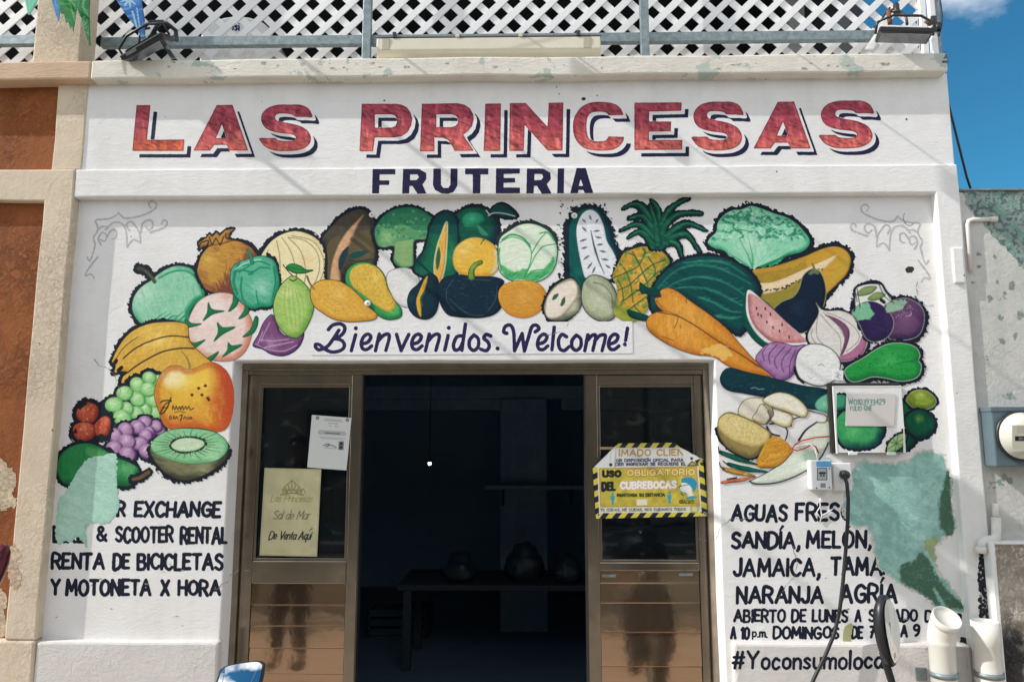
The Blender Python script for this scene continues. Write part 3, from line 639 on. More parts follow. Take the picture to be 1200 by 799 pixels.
# --- onion
o=Z2; body=[(105,265),(120,215),(160,165),(200,150),(270,130),(330,130),(390,155),(430,200),(445,260),(430,330),(400,400),(300,418),(210,415),(150,395),(120,350),(100,300)]
crown=[(108,178),(108,140),(150,112),(165,92),(185,105),(205,82),(225,100),(255,70),(305,62),(278,88),(272,112),(300,128),(230,150),(190,155),(160,155),(130,160)]
c=cv_for(o,body,crown); d=c.sd(zz(o,body)); dc=c.sd(zz(o,crown),False); c.fuzz(d,1.6,2.4); c.fuzz(dc,1.0,2)
c.shade(d,(196,146,62),(116,62,48),(222,184,92),(243,305,12),rim=12,dk=(.9,.8),br=.85,ang=1.2); m=np.clip((c.X*.75+c.Y*.65-(268*.75+316*.65))/10+(c.noise(2.5,3,1.1,4)-.5)*2.2,0,1); c.put(np.minimum(d-.6,m*8-4),(120,62,52),.8,soft=5)
for a in range(8): c.line(zz(o,[(230+a*22,400-a*4),(250+a*16,330-a*6),(262+a*22,250)]),3.2,(110,58,50),.4,w1=.8)
c.shade(dc,(190,138,60),(120,80,40),rim=3); c.line(zz(o,[(165,110),(182,152),(202,112),(226,152),(246,104)]),1.3,BLK,.9,sm=False); c.line(zz(o,[(112,172),(118,142),(160,128),(150,160),(120,195),(108,240)]),1.6,BLK,.9)
c.line(zz(o,[(258,88),(262,115),(330,128),(395,160),(432,205)]),1.6,BLK,.9)
c.build('painted_onion',wall,label='painted brown onion with a ragged top')
# --- cantaloupe
o=Z5; body=[(82,205),(110,150),(150,105),(210,70),(280,55),(350,70),(410,105),(455,160),(475,230),(470,300),(450,352),(400,372),(330,420),(180,405),(170,250),(140,212)]
c=cv_for(o,body); d=c.sd(zz(o,body)); c.fuzz(d-np.clip((c.Y-300)*.12,0,6),2.6,2.8)
c.shade(d,(236,222,176),(206,186,128),(232,202,152),(358,305,14),rim=5,br=.25)
for l in ([(200,92),(250,165),(275,245),(290,330)],[(240,95),(310,170),(340,280),(330,370)],[(235,90),(340,112),(410,185),(420,285),(385,375)],[(170,110),(188,200),(192,340)],[(260,82),(380,112),(440,200),(445,290),(415,360)],[(120,165),(110,200)]): c.line(zz(o,l),.9,(96,92,66),.75)
c.build('painted_cantaloupe',wall,label='painted pale ribbed melon')
# --- mamey
o=Z6; body=[(72,245),(130,170),(190,110),(250,75),(310,58),(360,75),(390,110),(412,160),(412,280),(405,405),(300,430),(220,480),(200,525),(110,525),(105,380),(92,290)]
c=cv_for(o,body); d=c.sd(zz(o,body)); c.fuzz(d,2.0,2.4); c.shade(d,(76,68,58),(44,42,42),(118,102,70),(428,290,16),rim=9,br=.6)
c.put(np.minimum(c.sd(zz(o,[(100,300),(160,230),(190,250),(140,350),(120,520),(105,500)])),d),(104,88,58),.7); c.put(np.minimum(c.sd(zz(o,[(250,230),(405,200),(405,390),(260,400)])),d-2),(112,98,64),.55)
sl=[(335,95),(300,130),(240,190),(185,270),(150,350),(130,430),(125,522),(182,522),(178,430),(188,360),(232,310),(262,240),(300,150)]
ds=c.sd(zz(o,sl)); c.shade(ds,(206,164,122),(186,128,100),(214,160,140),(415,268,9),rim=3,br=.4,body=False); c.put(.7-np.abs(ds+.3),(150,120,80),.7)
c.put(c.sd(zz(o,[(242,298),(200,330),(175,392),(182,452),(212,400)])),(24,56,68)); c.put(c.sd(zz(o,[(250,348),(290,330),(362,325),(340,352),(280,375),(250,372)])),(14,74,70),.9)
c.line(zz(o,[(262,250),(330,300),(360,330)]),5,(60,54,46),.6); c.line(zz(o,[(250,385),(300,395),(400,380)]),3,(52,50,48),.7)
c.build('painted_mamey',wall,label='painted dark brown mamey with one slice cut out')
# --- broccoli
br=[(439,270),(446,257),(458,247),(474,243),(488,244),(500,250),(508,258),(506,270),(500,280),(486,282),(484.5,298),(484,311),(470,313),(461,306),(462,289),(450,290),(442,286)]
c=Canvas((429,233,518,323),.65,41); d=c.sd(br); c.fuzz(d,1.8,2.4); c.shade(d,(92,152,104),(34,112,82),(138,182,120),(455,278,16),rim=9,dk=(0,-1),br=.6)
c.put(np.minimum(d-1,c.sd([(446,262),(460,250),(478,246),(500,256),(504,268),(488,270),(470,262),(456,268)])),(36,116,84),.65); c.put(np.minimum(d,c.sd([(463,284),(484,280),(483,311),(470,312),(462,304)],False)),(152,180,116),.75)
for i in range(60):
    x,y=440+RNG.random()*65,246+RNG.random()*36; c.put(np.minimum(d-1,1.6-np.hypot(c.X-x,c.Y-y)),(30,104,74) if i%3 else (140,190,140),.5)
c.build('painted_broccoli',wall,label='painted head of broccoli')
# --- jicama
c=Canvas((447,305,498,372),.65,42); d=c.sd([(455,320),(474,314),(489,322),(492,340),(487,355),(476,360),(464,353),(455,338)]); c.put(d+.8,(120,120,118),.8,body=True); c.shade(d,(226,224,220),(196,198,194),rim=4,br=.15); c.build('painted_jicama',wall,label='painted white tuber')
# --- green leafy orange behind
o=Z7; body=[(335,130),(380,90),(440,70),(510,75),(570,105),(602,160),(602,230),(580,290),(500,300),(400,310),(345,345),(335,230)]
leafp=[(598,104),(575,112),(590,80),(625,60),(680,72),(720,125),(690,118),(640,112)]
c=cv_for(o,body,[(560,40),(730,140)]); d=c.sd(zz(o,body)); c.fuzz(d,2.2,2.6); c.shade(d,(12,84,66),(10,44,58),(30,118,84),(552,256,16),rim=9,br=.5)
db=c.sd(zz(o,[(382,140),(425,102),(500,110),(522,150),(485,178),(420,195),(390,178)])); c.shade(db,(46,156,114),(24,112,82),(96,186,146),(553,255,7),rim=4,body=False)
c.put(c.sd(zz(o,[(475,180),(510,205),(545,242),(505,242),(485,215)])),(70,140,110),.8)
lp=c.sd(zz(Z8,[(42,88),(62,50),(92,28),(135,24),(175,48),(218,100),(150,108),(95,95),(70,92)])); c.fuzz(lp,1.0,1.2); c.shade(lp,(20,64,62),(12,40,48),rim=3); c.line(zz(Z8,[(38,95),(75,78),(140,82),(205,99)]),1.2,(210,220,212),.9); c.line(zz(Z8,[(25,62),(48,92)]),1.2,(215,222,214))
c.build('painted_green_orange',wall,label='painted dark green citrus with a leaf')
# --- green papaya with slice
body=[(205,150),(235,115),(280,98),(325,120),(347,170),(352,300),(347,460),(300,515),(240,545),(190,495),(130,495),(85,460),(102,400),(140,350),(165,280),(180,210)]
c=cv_for(o,body); d=c.sd(zz(o,body)); c.fuzz(d,1.4,2); c.shade(d,(20,104,72),(8,64,62),(34,134,90),(527,300,18),rim=8,br=.6,dk=(0,-1)); c.put(np.minimum(d,c.sd(zz(o,[(195,190),(230,120),(280,100),(330,125),(345,230),(200,235)]))),(10,62,66),.65)
sl=c.sd(zz(o,[(283,162),(287,220),(282,330),(272,440),(235,572),(215,520),(208,430),(225,320),(252,240)])); c.shade(sl,(222,172,78),(196,140,56),(236,200,120),(517,300,9),rim=2.5,br=.4,body=False); c.put(.7-np.abs(sl+.4),(232,226,190),.8)
c.put(c.sd(zz(o,[(238,318),(247,370),(236,440),(222,458),(217,400),(225,345)])),(56,92,62)); c.line(zz(o,[(92,395),(150,450),(225,520)]),3.4,(10,46,50),.9,w1=1.5)
c.build('painted_green_papaya',wall,label='painted green papaya with a yellow slice')
# --- yellow orange
body=[(325,390),(345,320),(400,275),(460,260),(530,275),(590,320),(614,390),(602,450),(560,492),(480,502),(400,492),(345,460)]
c=cv_for(o,body); d=c.sd(zz(o,body)); c.put(d+.9,(150,140,90),.8,body=True); c.shade(d,(230,184,74),(206,152,52),(238,204,118),(545,292,16),rim=5,br=.35)
n=c.noise(2.5,3); c.put(np.minimum(d,c.sd(zz(o,[(580,330),(612,380),(604,450),(555,485),(585,420)])))+n*3-1.5,(216,206,176),.8); c.line(zz(o,[(498,300),(515,265)]),1,(60,96,50)); c.line(zz(o,[(515,278),(522,268)]),1,(60,96,50))
c.build('painted_grapefruit',wall,label='painted yellow grapefruit')
# --- small avocado
body=[(150,495),(190,483),(225,510),(238,570),(236,650),(215,728),(165,766),(100,756),(55,712),(40,650),(60,590),(105,550)]
c=cv_for(o,body); d=c.sd(zz(o,body)); c.put(d+.6,(12,30,40),body=True); c.shade(d,(14,48,60),(10,34,46),(30,72,80),(481,350,6),rim=6,br=.35)
sl=c.sd(zz(o,[(165,497),(160,540),(140,610),(126,660),(126,752),(105,722),(95,650),(115,590),(140,530)])); c.shade(sl,(222,172,66),(196,140,50),rim=2,body=False); c.line(zz(o,[(145,600),(125,640),(132,680)]),2.5,(50,80,60)); c.build('painted_avocado',wall,label='painted dark avocado with a thin yellow slice')
# --- dark squash
body=[(235,560),(260,515),(310,495),(370,490),(440,500),(520,500),(590,505),(642,530),(622,580),(622,650),(627,690),(580,737),(500,757),(420,757),(350,752),(290,737),(250,682),(235,620)]
c=cv_for(o,body,[(500,400)]); d=c.sd(zz(o,body)); c.put(d+.4,(14,34,46),body=True); c.shade(d,(16,42,58),(12,30,44),rim=5,br=.3)
for l in ([(330,520),(285,580),(290,660),(340,720)],[(400,515),(460,520),(560,525)],[(600,560),(590,640),(540,720)],[(300,640),(420,735),(520,740)]): c.line(zz(o,l),.8,(84,106,112),.7)
for i in range(26):
    x,y=520+RNG.random()*60,328+RNG.random()*40; c.line([(x,y),(x+RNG.uniform(-4,4),y+RNG.uniform(-1.5,1.5))],.5,(90,112,116),.6,sm=False)
s=c.ld(zz(o,[(440,505),(440,465),(462,430),(498,412)]),7,4); c.put(s+.6,(40,62,36),body=True); c.shade(s,(112,152,62),(70,112,48),(150,182,90),(555,312,5),rim=2)
c.build('painted_squash',wall,label='painted dark blue squash with green stalk')
# --- cabbage
o=Z8; body=[(112,240),(170,190),(230,155),(300,145),(370,165),(430,210),(465,290),(462,380),(430,450),(370,495),(300,512),(220,507),(150,482),(108,430),(100,340)]
c=cv_for(o,body); d=c.sd(zz(o,body)); c.fuzz(d-np.clip((c.Y-280)*.2,0,6),2.2,3,(40,52,56)); c.put(d+.9,(34,62,54),.9,body=True); c.shade(d,(222,232,210),(170,206,168),rim=4,br=.25)
lo=c.sd(zz(o,[(108,420),(130,400),(200,440),(290,420),(270,480),(200,505),(140,478)])); c.put(lo+c.noise(2,4,.5,3)*5-3,(66,166,96),.85,soft=2.5); lo=c.sd(zz(o,[(265,495),(300,440),(380,430),(440,350),(455,400),(420,455),(370,492),(310,508)])); c.put(lo+c.noise(2,4,-.6,3)*5-3,(66,168,96),.85,soft=2.5)
for l,w in (([(112,262),(180,228),(260,252),(305,312),(300,390),(262,482)],1.2),([(125,245),(185,212),(255,235),(300,290)],2.2),([(310,330),(350,258),(400,198)],1.2),([(330,345),(380,288),(455,272)],1.3),([(255,490),(300,410),(330,345)],1.1),([(360,205),(410,200),(450,250)],1.6),([(180,215),(240,225),(300,275)],1),([(265,490),(320,440),(400,425),(445,380)],1.2),([(108,300),(104,360),(120,430)],2)): c.line(zz(o,l),w,(44,146,84),.85)
for i in range(40):
    t=RNG.random(); x,y=(588+t*28,320+RNG.random()*9) if i%2 else (618+t*34,331-t*26+RNG.random()*6); c.line([(x,y),(x+RNG.uniform(2,6),y-RNG.uniform(1,4))],.8,(30,140,76),.6,sm=False)
c.build('painted_cabbage',wall,label='painted pale green cabbage')
# --- orange
body=[(103,580),(130,530),(200,505),(290,503),(360,525),(397,580),(392,640),(360,690),(290,727),(220,727),(150,697),(113,640)]
c=cv_for(o,body); d=c.sd(zz(o,body)); c.put(d+.5,(150,110,50),.8,body=True); c.shade(d,(222,160,62),(198,130,44),(232,178,90),(615,345,14),rim=5,br=.35); c.put(d+c.noise(1.0,8)*3-4.2,(186,128,52),.35); c.build('painted_orange',wall,label='painted plain orange')
# --- soursop
o=Y1; body=[(145,480),(140,380),(138,250),(145,170),(180,110),(230,78),(300,78),(348,130),(378,210),(398,280),(432,360),(442,405),(400,490),(300,505),(210,565),(160,515)]
c=cv_for(o,body,pad=14); d=c.sd(zz(o,body)); c.fuzz(d-np.clip((c.X-c.X.min()-64)*.0,0,1),3.2,5.5,(16,40,50)); c.fuzz(np.minimum(d,(672-c.X)),4.2,6,(24,38,48)); c.shade(d,(10,88,82),(8,56,62),(30,116,104),(676,320,9),rim=7,br=.4)
sl=[(195,150),(225,100),(270,82),(315,110),(347,180),(367,270),(402,330),(430,400),(417,450),(387,500),(330,482),(270,480),(235,490),(210,400),(190,290),(183,210)]
ds=c.sd(zz(o,sl)); c.put(ds+.5,(40,70,72)); c.shade(ds,(226,227,231),(204,206,210),rim=2.5,br=.1,body=False)
for a,b in (((220,140),(238,158)),((262,116),(272,142)),((300,158),(314,140)),((220,188),(242,212)),((205,272),(242,260)),((215,316),(247,307)),((228,382),(260,358)),((250,437),(277,402)),((280,462),(297,428)),((290,212),(322,208)),((300,246),(332,252)),((308,294),(342,290)),((325,330),(360,337)),((335,380),(374,384)),((360,416),(387,434))): c.line(zz(o,[a,b]),1.0,(92,96,96),.95,w1=1.0,wm=2.6,sm=False)
c.line(zz(o,[(270,205),(285,280),(312,375),(352,470)]),.6,(54,70,62),.95,w1=.5,wm=2.4); c.build('painted_soursop',wall,label='painted green soursop cut to its white flesh')
# --- sapotes
o=Z8; body=[(388,680),(400,620),(440,550),(500,505),(560,488),(602,530),(622,600),(612,670),(562,722),(490,747),(420,737)]
c=cv_for(o,body); d=c.sd(zz(o,body)); c.fuzz(d-np.clip((c.X-665)*.25,0,6),1.8,2.2); c.put(d+.8,(52,56,50),body=True); c.shade(d,(164,168,142),(96,100,84),(196,198,172),(672,360,9),rim=6,br=.9)
f=c.sd(zz(o,[(395,670),(410,600),(460,537),(520,507),(570,500),(595,540),(590,600),(550,660),(490,720),(430,735),(400,715)])); c.shade(f,(230,217,202),(204,190,166),(238,228,216),(650,352,14),rim=2.5,br=.25,body=False); c.put(.7-np.abs(f+.2),(150,142,120),.7)
for q in ([(437,620),(448,590),(478,582),(462,612)],[(488,652),(500,615),(517,602),(517,637),(500,658)]): c.put(c.sd(zz(o,q)),(58,94,66))
c.build('painted_sapote_half',wall,label='painted halved sapote with two seeds')
o=Y1; body=[(218,560),(235,510),(280,478),(340,490),(392,530),(422,590),(427,660),(407,732),(350,754),(290,737),(240,692),(216,630)]
c=cv_for(o,body); d=c.sd(zz(o,body)); c.put(d+1.0,(34,40,38),body=True); c.shade(d,(176,182,150),(116,122,100),(198,202,172),(700,352,15),rim=6,br=.6)
for k in range(7): c.line(zz(o,[(262+k*14,520+k*4),(300+k*10,600),(340+k*8,690+k*3)]),.5,(226,228,206),.45)
c.line(zz(o,[(285,520),(350,540),(395,600),(400,680)]),1.6,(92,100,84),.6); c.build('painted_sapote',wall,label='painted whole grey green sapote')
# --- pineapple
o=Y2; body=[(50,420),(85,355),(130,335),(200,315),(270,320),(330,350),(362,390),(367,430),(300,500),(260,570),(262,640),(240,700),(190,767),(130,787),(60,767),(25,730),(40,650),(40,560),(15,500)]
c=cv_for(o,body,pad=6); d=c.sd(zz(o,body)); c.fuzz(d-np.clip((c.Y-305)*.2,0,7),2.4,3); c.shade(d,(206,154,58),(150,140,58),(224,178,86),(755,325,20),rim=6,br=.5)
n=c.noise(5,3); c.put(np.minimum(d,(n-.55)*22),(112,140,62),.75,soft=3); c.put(np.minimum(d,c.sd(zz(o,[(30,690),(120,700),(200,720),(180,775),(60,765)]))+c.noise(3,4)*6-3),(150,166,62),.8,soft=3)
for l in ([(60,420),(100,470),(130,560),(150,680),(210,745)],[(140,345),(175,410),(205,480),(235,560),(230,640)],[(205,325),(245,390),(280,450),(275,520)],[(45,520),(75,580),(80,650),(60,680)],[(20,510),(90,480),(170,440),(210,370),(215,330)],[(40,590),(110,560),(190,490),(260,430),(340,400)],[(60,670),(140,610),(210,560),(280,490),(350,440)],[(90,350),(150,370),(180,420)],[(110,715),(180,660),(250,610)]):
    c.line(zz(o,l),1.5,(44,92,58),.85)
for i in range(34):
    x,y=zz(o,[(40+RNG.random()*290,340+RNG.random()*400)])[0]; c.put(np.minimum(d-2,c.ld([(x,y),(x+RNG.uniform(2,6),y-RNG.uniform(0,3))],2.2,.8,False)),(72,120,58) if i%2 else (226,190,110),.7)
c.build('painted_pineapple',wall,label='painted pineapple body')
leaves=[[(290,312),(268,180),(208,78),(150,50),(80,78)],[(300,305),(308,180),(300,85),(258,25)],[(308,305),(318,180),(380,75),(487,14)],[(318,300),(345,180),(430,112),(572,108)],[(330,285),(385,222),(480,172),(600,216)],[(330,295),(400,252),(480,240),(558,348)],[(315,315),(370,285),(422,305),(448,382)],[(282,300),(262,195),(200,125),(120,140)],[(272,302),(240,222),(170,176),(68,212)],[(268,312),(232,252),(180,222),(108,262)],[(300,300),(285,170),(250,60)]]
c=cv_for(o,*leaves); 
for l in leaves: c.fuzz(c.ld(zz(o,l),7.5,1.5,wm=7),.8,1.4,(14,36,44))
for i,l in enumerate(leaves):
    b=c.ld(zz(o,l),7,1.0,wm=5.6); c.put(b+.6,(12,44,48)); c.shade(b,(16,88,66),(10,60,54),(44,130,88),None,rim=2.2,br=.8,ang=1.2,body=False)
    c.line([(x+.6,y-.8) for x,y in zz(o,l[1:])],.8,(74,152,110),.7,w1=.4)
c.build('painted_pineapple_crown',wall,label='painted dark green pineapple leaves')
# --- lettuce
o=Y4; body=[(60,310),(75,270),(120,225),(130,160),(180,100),(240,70),(300,65),(370,40),(450,60),(540,95),(620,120),(690,160),(750,220),(792,280),(782,330),(730,372),(620,402),(560,462),(470,482),(400,497),(360,517),(300,472),(230,422),(180,365),(110,345)]
c=cv_for(o,body); d=c.sd(zz(o,body)); c.fuzz(d,2.8,3.2); c.shade(d,(140,206,170),(48,150,104),(192,226,204),(880,285,24),rim=5,br=.6)
n=c.noise(9,4,.3,1.6,4); m=np.minimum(d-1,2.2-np.abs(n-.5)*34); up_=np.clip((292-c.Y)/14,0,1); c.put(m+(up_-1)*6,(24,118,84),.8,soft=2); n=c.noise(6,9,-.4,1.8); c.put(np.minimum(d-2,1.4-np.abs(n-.5)*30)+(up_-1)*5,(208,236,216),.55,soft=2)
for (x,y) in ((190,370),(240,330),(290,290),(350,270),(420,265),(500,290),(560,310),(640,320),(700,330),(460,280)): c.line(zz(o,[(385,500),((385+x)/2+10,(500+y)/2),(x,y)]),2.6,(34,136,94) if (x//10)%2 else (176,220,194),.6,w1=.5)
for (x,y) in ((620,400),(560,440),(680,370),(520,450),(470,470)): c.line(zz(o,[(420,490),(x,y)]),4,(26,128,88),.75,w1=1,sm=False)
c.build('painted_lettuce',wall,label='painted head of lettuce with ruffled edge')
# --- big yellow papaya
body=[(365,520),(400,497),(520,477),(640,442),(760,400),(850,360),(930,335),(1000,335),(1062,370),(1087,430),(1062,520),(1000,590),(900,690),(860,765),(700,795),(520,795),(430,690),(420,600)]
c=cv_for(o,body); d=c.sd(zz(o,body)); c.fuzz(d-np.clip((940-c.X)*.1,0,4),2.8,3.6); c.shade(d,(168,136,52),(140,118,46),None,rim=5,br=.45,ang=-.35)
tip=np.clip((c.X-945)/40,0,1); c.put(np.where(tip>0,d-1,-9)*1.0-(1-tip)*3,(206,158,58),.75,soft=5); c.line(zz(o,[(400,510),(640,470),(850,385),(950,350),(1030,365),(1060,430),(1040,510),(920,640)]),5,(208,150,54),.55)
c.put(np.minimum(d-1,c.sd(zz(o,[(980,480),(1030,400),(1060,430),(1020,530),(930,590)]))),(186,164,58),.55,soft=4)
c.put(c.sd(zz(o,[(430,680),(640,630),(760,560),(820,520),(700,700),(540,780)])),(138,132,54),.7,soft=4)
ds=c.sd(zz(o,[(412,602),(520,590),(640,547),(760,492),(880,440),(987,393),(962,430),(900,487),(820,522),(740,562),(640,622),(540,660),(430,670)])); c.shade(ds,(228,204,168),(206,176,130),rim=2,br=.2,body=False)
for k in range(46):
    t=k/45; q=smooth([(440,650),(560,642),(640,615),(730,570),(880,490)],12,False); p=q[int(t*(len(q)-1))]; x,y=zz(o,[p])[0]; c.dot(x+RNG.uniform(-1,1),y+RNG.uniform(-1.3,1.3),RNG.uniform(.5,1.1),(20,26,26),.9)
c.build('painted_papaya',wall,label='painted long golden papaya with a line of seeds')
# --- watermelon
o=Y3; body=[(62,310),(75,240),(120,170),(200,100),(300,60),(400,52),(500,65),(590,110),(650,160),(692,230),(692,290),(640,420),(610,480),(570,502),(500,452),(400,382),(300,312),(200,252),(120,262),(112,375),(75,368)]
c=cv_for(o,body); d=c.sd(zz(o,body)); c.fuzz(d,1.8,2.2); c.shade(d,(12,74,72),(8,46,56),None,rim=6,br=.4,ang=.3)
for l in ([(105,240),(190,150),(300,105),(430,112),(550,160),(650,215)],[(130,255),(220,200),(330,172),(450,187),(560,240),(612,280)],[(200,240),(330,232),(450,262),(540,310),(602,342)],[(340,290),(430,322),(520,370),(600,380)],[(440,397),(520,412),(592,405)],[(250,90),(400,78),(520,100),(620,165)]):
    p=zz(o,l); c.line(p,1.5,(44,120,102),.75,w1=1.2,wm=3.4); 
    for i in range(16):
        q=smooth(p,8,False); a=q[RNG.randrange(len(q)-2)]; c.line([a,(a[0]+RNG.uniform(3,9),a[1]+RNG.uniform(-2,3.5))],.9,(60,140,118),.6,sm=False)
c.build('painted_watermelon',wall,label='painted whole striped watermelon')
# --- carrots
c1=[(120,255),(165,240),(220,260),(300,320),(400,390),(500,470),(580,560),(660,650),(740,720),(782,742),(700,692),(560,612),(400,522),(260,432),(150,377),(108,345),(88,300),(125,290)]
c2=[(38,440),(60,400),(110,378),(170,380),(240,410),(340,470),(460,550),(580,620),(680,690),(792,750),(700,744),(600,727),(500,682),(430,637),(330,625),(230,595),(130,545),(58,490)]
tp=[[(0,205),(45,235),(80,230),(122,262),(112,290),(75,285),(40,275),(0,260)],[(-75,362),(-10,380),(50,400),(50,428),(0,428),(-60,405)]]
c=cv_for(o,c1,c2,tp[0],tp[1])
for t in tp: dt=c.sd(zz(o,t)); c.shade(dt,(10,70,62),(8,46,48),rim=3)
for a in ((0,205),(-20,250),(10,270)): c.line(zz(o,[a,(70,258)]),1.6,(10,60,56),body=True,sm=False,w1=2.4)
d1,d2=c.sd(zz(o,c1)),c.sd(zz(o,c2))
for d in (d1,d2): c.put(d+.7,(112,70,34),.9,body=True); c.shade(d,(214,146,54),(184,106,36),(226,166,76),(c.X.mean()-20,c.Y.mean()-10,40),rim=7,br=.4,ang=.7)
c.line(zz(o,[(110,380),(220,402),(340,468),(460,550),(580,620),(690,694)]),1.3,(98,58,34),.9)
for l in ([(222,415),(215,445),(200,470)],[(270,300),(272,325)],[(235,455),(240,470)],[(480,440),(485,460)],[(95,310),(130,350)],[(130,520),(200,545)]): c.line(zz(o,l),1.0,(110,64,34),.8)
n=c.noise(2,4,.4,2); c.put(np.minimum(np.maximum(d1,d2),c.sd(zz(o,[(350,600),(480,560),(540,620),(480,670),(400,640)])))+n*8-5,(236,196,110),.75); c.build('painted_carrots',wall,label='two painted orange carrots')
# --- eggplant
o=Y5; body=[(248,290),(300,235),(370,205),(410,150),(430,80),(460,45),(500,28),(542,55),(567,120),(572,190),(557,260),(530,330),(470,402),(410,427),(340,402),(290,350)]
c=cv_for(o,body,[(490,-10)]); d=c.sd(zz(o,body)); c.put(d+.9,(150,150,100),.9,body=True); c.shade(d,(16,34,54),(12,26,42),(28,50,72),(935,360,12),rim=5,br=.25); c.put(c.sd(zz(o,[(465,55),(500,28),(535,52),(520,62),(500,55),(485,65)])),(120,130,100),.8); c.line(zz(o,[(490,-4),(508,38)]),2.6,(120,120,60),body=True,sm=False); c.build('painted_eggplant',wall,label='painted dark blue aubergine')
# --- watermelon slice
r1=[(88,155),(65,230),(53,310),(73,390),(118,462),(190,514),(300,517),(400,510),(482,490),(430,450),(330,360),(220,250),(140,190)]
c=cv_for(o,r1); d=c.sd(zz(o,r1)); c.put(d+.4,(14,48,48),body=True); c.shade(d,(10,82,70),(8,58,56),rim=4,br=.4); c.put(c.sd(zz(o,[(90,158),(76,230),(80,310),(112,390),(165,455),(222,492),(330,504),(430,500),(478,489),(330,362),(160,205)])),(228,226,220))
p=c.sd(zz(o,[(92,185),(88,240),(98,320),(132,390),(190,450),(240,482),(340,490),(452,482),(420,442),(330,362),(220,257),(132,192)])); c.shade(p,(206,152,152),(172,104,104),(222,182,178),(905,380,14),rim=5,br=.7,ang=.8,dk=(-1,.4),body=False)
for x,y in ((140,272),(170,320),(205,358),(243,392),(284,415),(344,452),(228,310),(195,275),(300,375),(150,310)): c.line(zz(o,[(x,y-5),(x+2,y+6)]),1.5,(26,22,24),sm=False)
c.build('painted_watermelon_slice',wall,label='painted pink watermelon slice with black seeds')
# --- garlic onion half
body=[(513,238),(540,275),(580,290),(660,288),(730,313),(792,370),(828,450),(832,500),(792,572),(720,602),(660,602),(640,572),(560,522),(480,492),(463,440),(490,380),(525,320),(530,280)]
c=cv_for(o,body); d=c.sd(zz(o,body)); c.fuzz(d-np.clip((940-c.X)*.2,0,5),1.6,2.4); c.put(d+.9,(52,54,66),body=True); c.shade(d,(218,213,206),(188,184,174),rim=4,br=.2)
c.shade(c.sd(zz(o,[(570,313),(650,340),(712,390),(722,450),(692,540),(662,572),(690,470),(668,400),(610,345)])),(122,78,108),(92,56,86),rim=3,body=False); c.shade(c.sd(zz(o,[(650,577),(720,547),(780,492),(808,428),(830,480),(800,560),(730,597),(658,600)])),(172,112,142),(140,82,112),rim=3,body=False)
for l in ([(525,320),(515,400),(530,470),(600,530),(650,570)],[(540,310),(600,380),(660,450),(668,540)],[(580,300),(680,340),(760,400),(780,470),(700,545)],[(490,400),(485,450),(510,490)],[(560,300),(640,370),(690,450)]): c.line(zz(o,l),.9,(112,114,108),.75)
c.build('painted_garlic',wall,label='painted white and purple garlic bulb')
# --- purple onion, white onion
body=[(138,590),(165,540),(220,493),(290,488),(380,510),(445,503),(402,560),(392,640),(352,702),(290,722),(240,692),(180,642)]
c=cv_for(o,body); d=c.sd(zz(o,body)); c.put(d+.8,(70,40,76),body=True); c.shade(d,(166,124,168),(112,68,120),(200,168,202),(897,405,10),rim=6,br=.6)
for l in ([(215,500),(180,545),(190,600)],[(270,500),(220,560),(225,615)],[(320,510),(255,590),(270,650)],[(360,520),(300,600),(310,670)],[(385,530),(350,620),(350,690)]): c.line(zz(o,l),1.2,(84,50,98),.85)
c.build('painted_purple_onion',wall,label='painted purple onion')
body=[(388,600),(410,540),(460,503),(530,498),(602,525),(652,580),(662,640),(632,712),(560,752),(490,747),(420,712),(393,660)]
c=cv_for(o,body); d=c.sd(zz(o,body)); c.put(d+1.0,(52,58,60),.9,body=True); c.fuzz(np.minimum(d,c.sd(zz(o,[(375,660),(420,640),(420,730),(380,700)]))),2,2); c.shade(d,(228,227,224),(206,206,202),rim=2.5,br=.12); c.line(zz(o,[(525,630),(545,622),(560,630)]),.8,(120,120,112),.8); c.line(zz(o,[(460,690),(480,712),(500,700)]),.7,(170,170,164),.8); c.build('painted_white_onion',wall,label='painted round white onion')
# --- plums
o=Y6; fr_=[(100,250),(118,150),(130,95),(200,62),(290,62),(330,120),(382,165),(480,150),(590,222),(602,345),(545,440),(440,450),(340,430),(260,460),(190,440),(140,330)]
r=[(320,250),(340,205),(400,180),(470,172),(540,203),(582,260),(582,340),(550,412),(480,442),(400,442),(350,422)]; l_=[(108,270),(140,222),(200,193),(270,198),(332,240),(378,310),(372,380),(332,432),(260,457),(200,432),(158,342)]
c=cv_for(o,fr_); d0=c.sd(zz(o,fr_)); dr,dl=c.sd(zz(o,r)),c.sd(zz(o,l_)); c.fuzz(np.maximum(dr,d0-4),3,3.4); c.put(np.minimum(d0,c.sd(zz(o,[(122,105),(300,80),(370,190),(320,230),(150,240)])))+.2,(222,222,216),body=True)
for d,b in ((dr,(96,62,100)),(dl,(48,34,78))): c.put(d+.9,(190,188,180)); c.put(d+.2,(24,22,40)); c.shade(d,b,(36,28,62),None,rim=8,br=.45,dk=(.2,1))
hl=np.clip(1-np.hypot(c.X-1061,c.Y-375)/14,0,1); c.put(np.minimum(dr-2,hl*6-2),(128,88,124),.6,soft=6)
c.put(np.minimum(dr,c.sd(zz(o,[(330,255),(345,200),(400,180),(470,185),(440,240),(380,258),(360,262)]))+c.noise(1.5,3)*4-2),(150,190,156),.9); c.put(np.minimum(dl,c.sd(zz(o,[(108,268),(140,222),(212,193),(228,235),(256,268),(232,300),(182,312),(142,312)]))+c.noise(1.4,4)*4-2),(126,190,148),.95)
for k in range(40): c.dot(980+(400+RNG.random()*120)/5.707,320+(215+RNG.random()*80)/5.707,RNG.uniform(.3,.7),(214,200,216),.7)
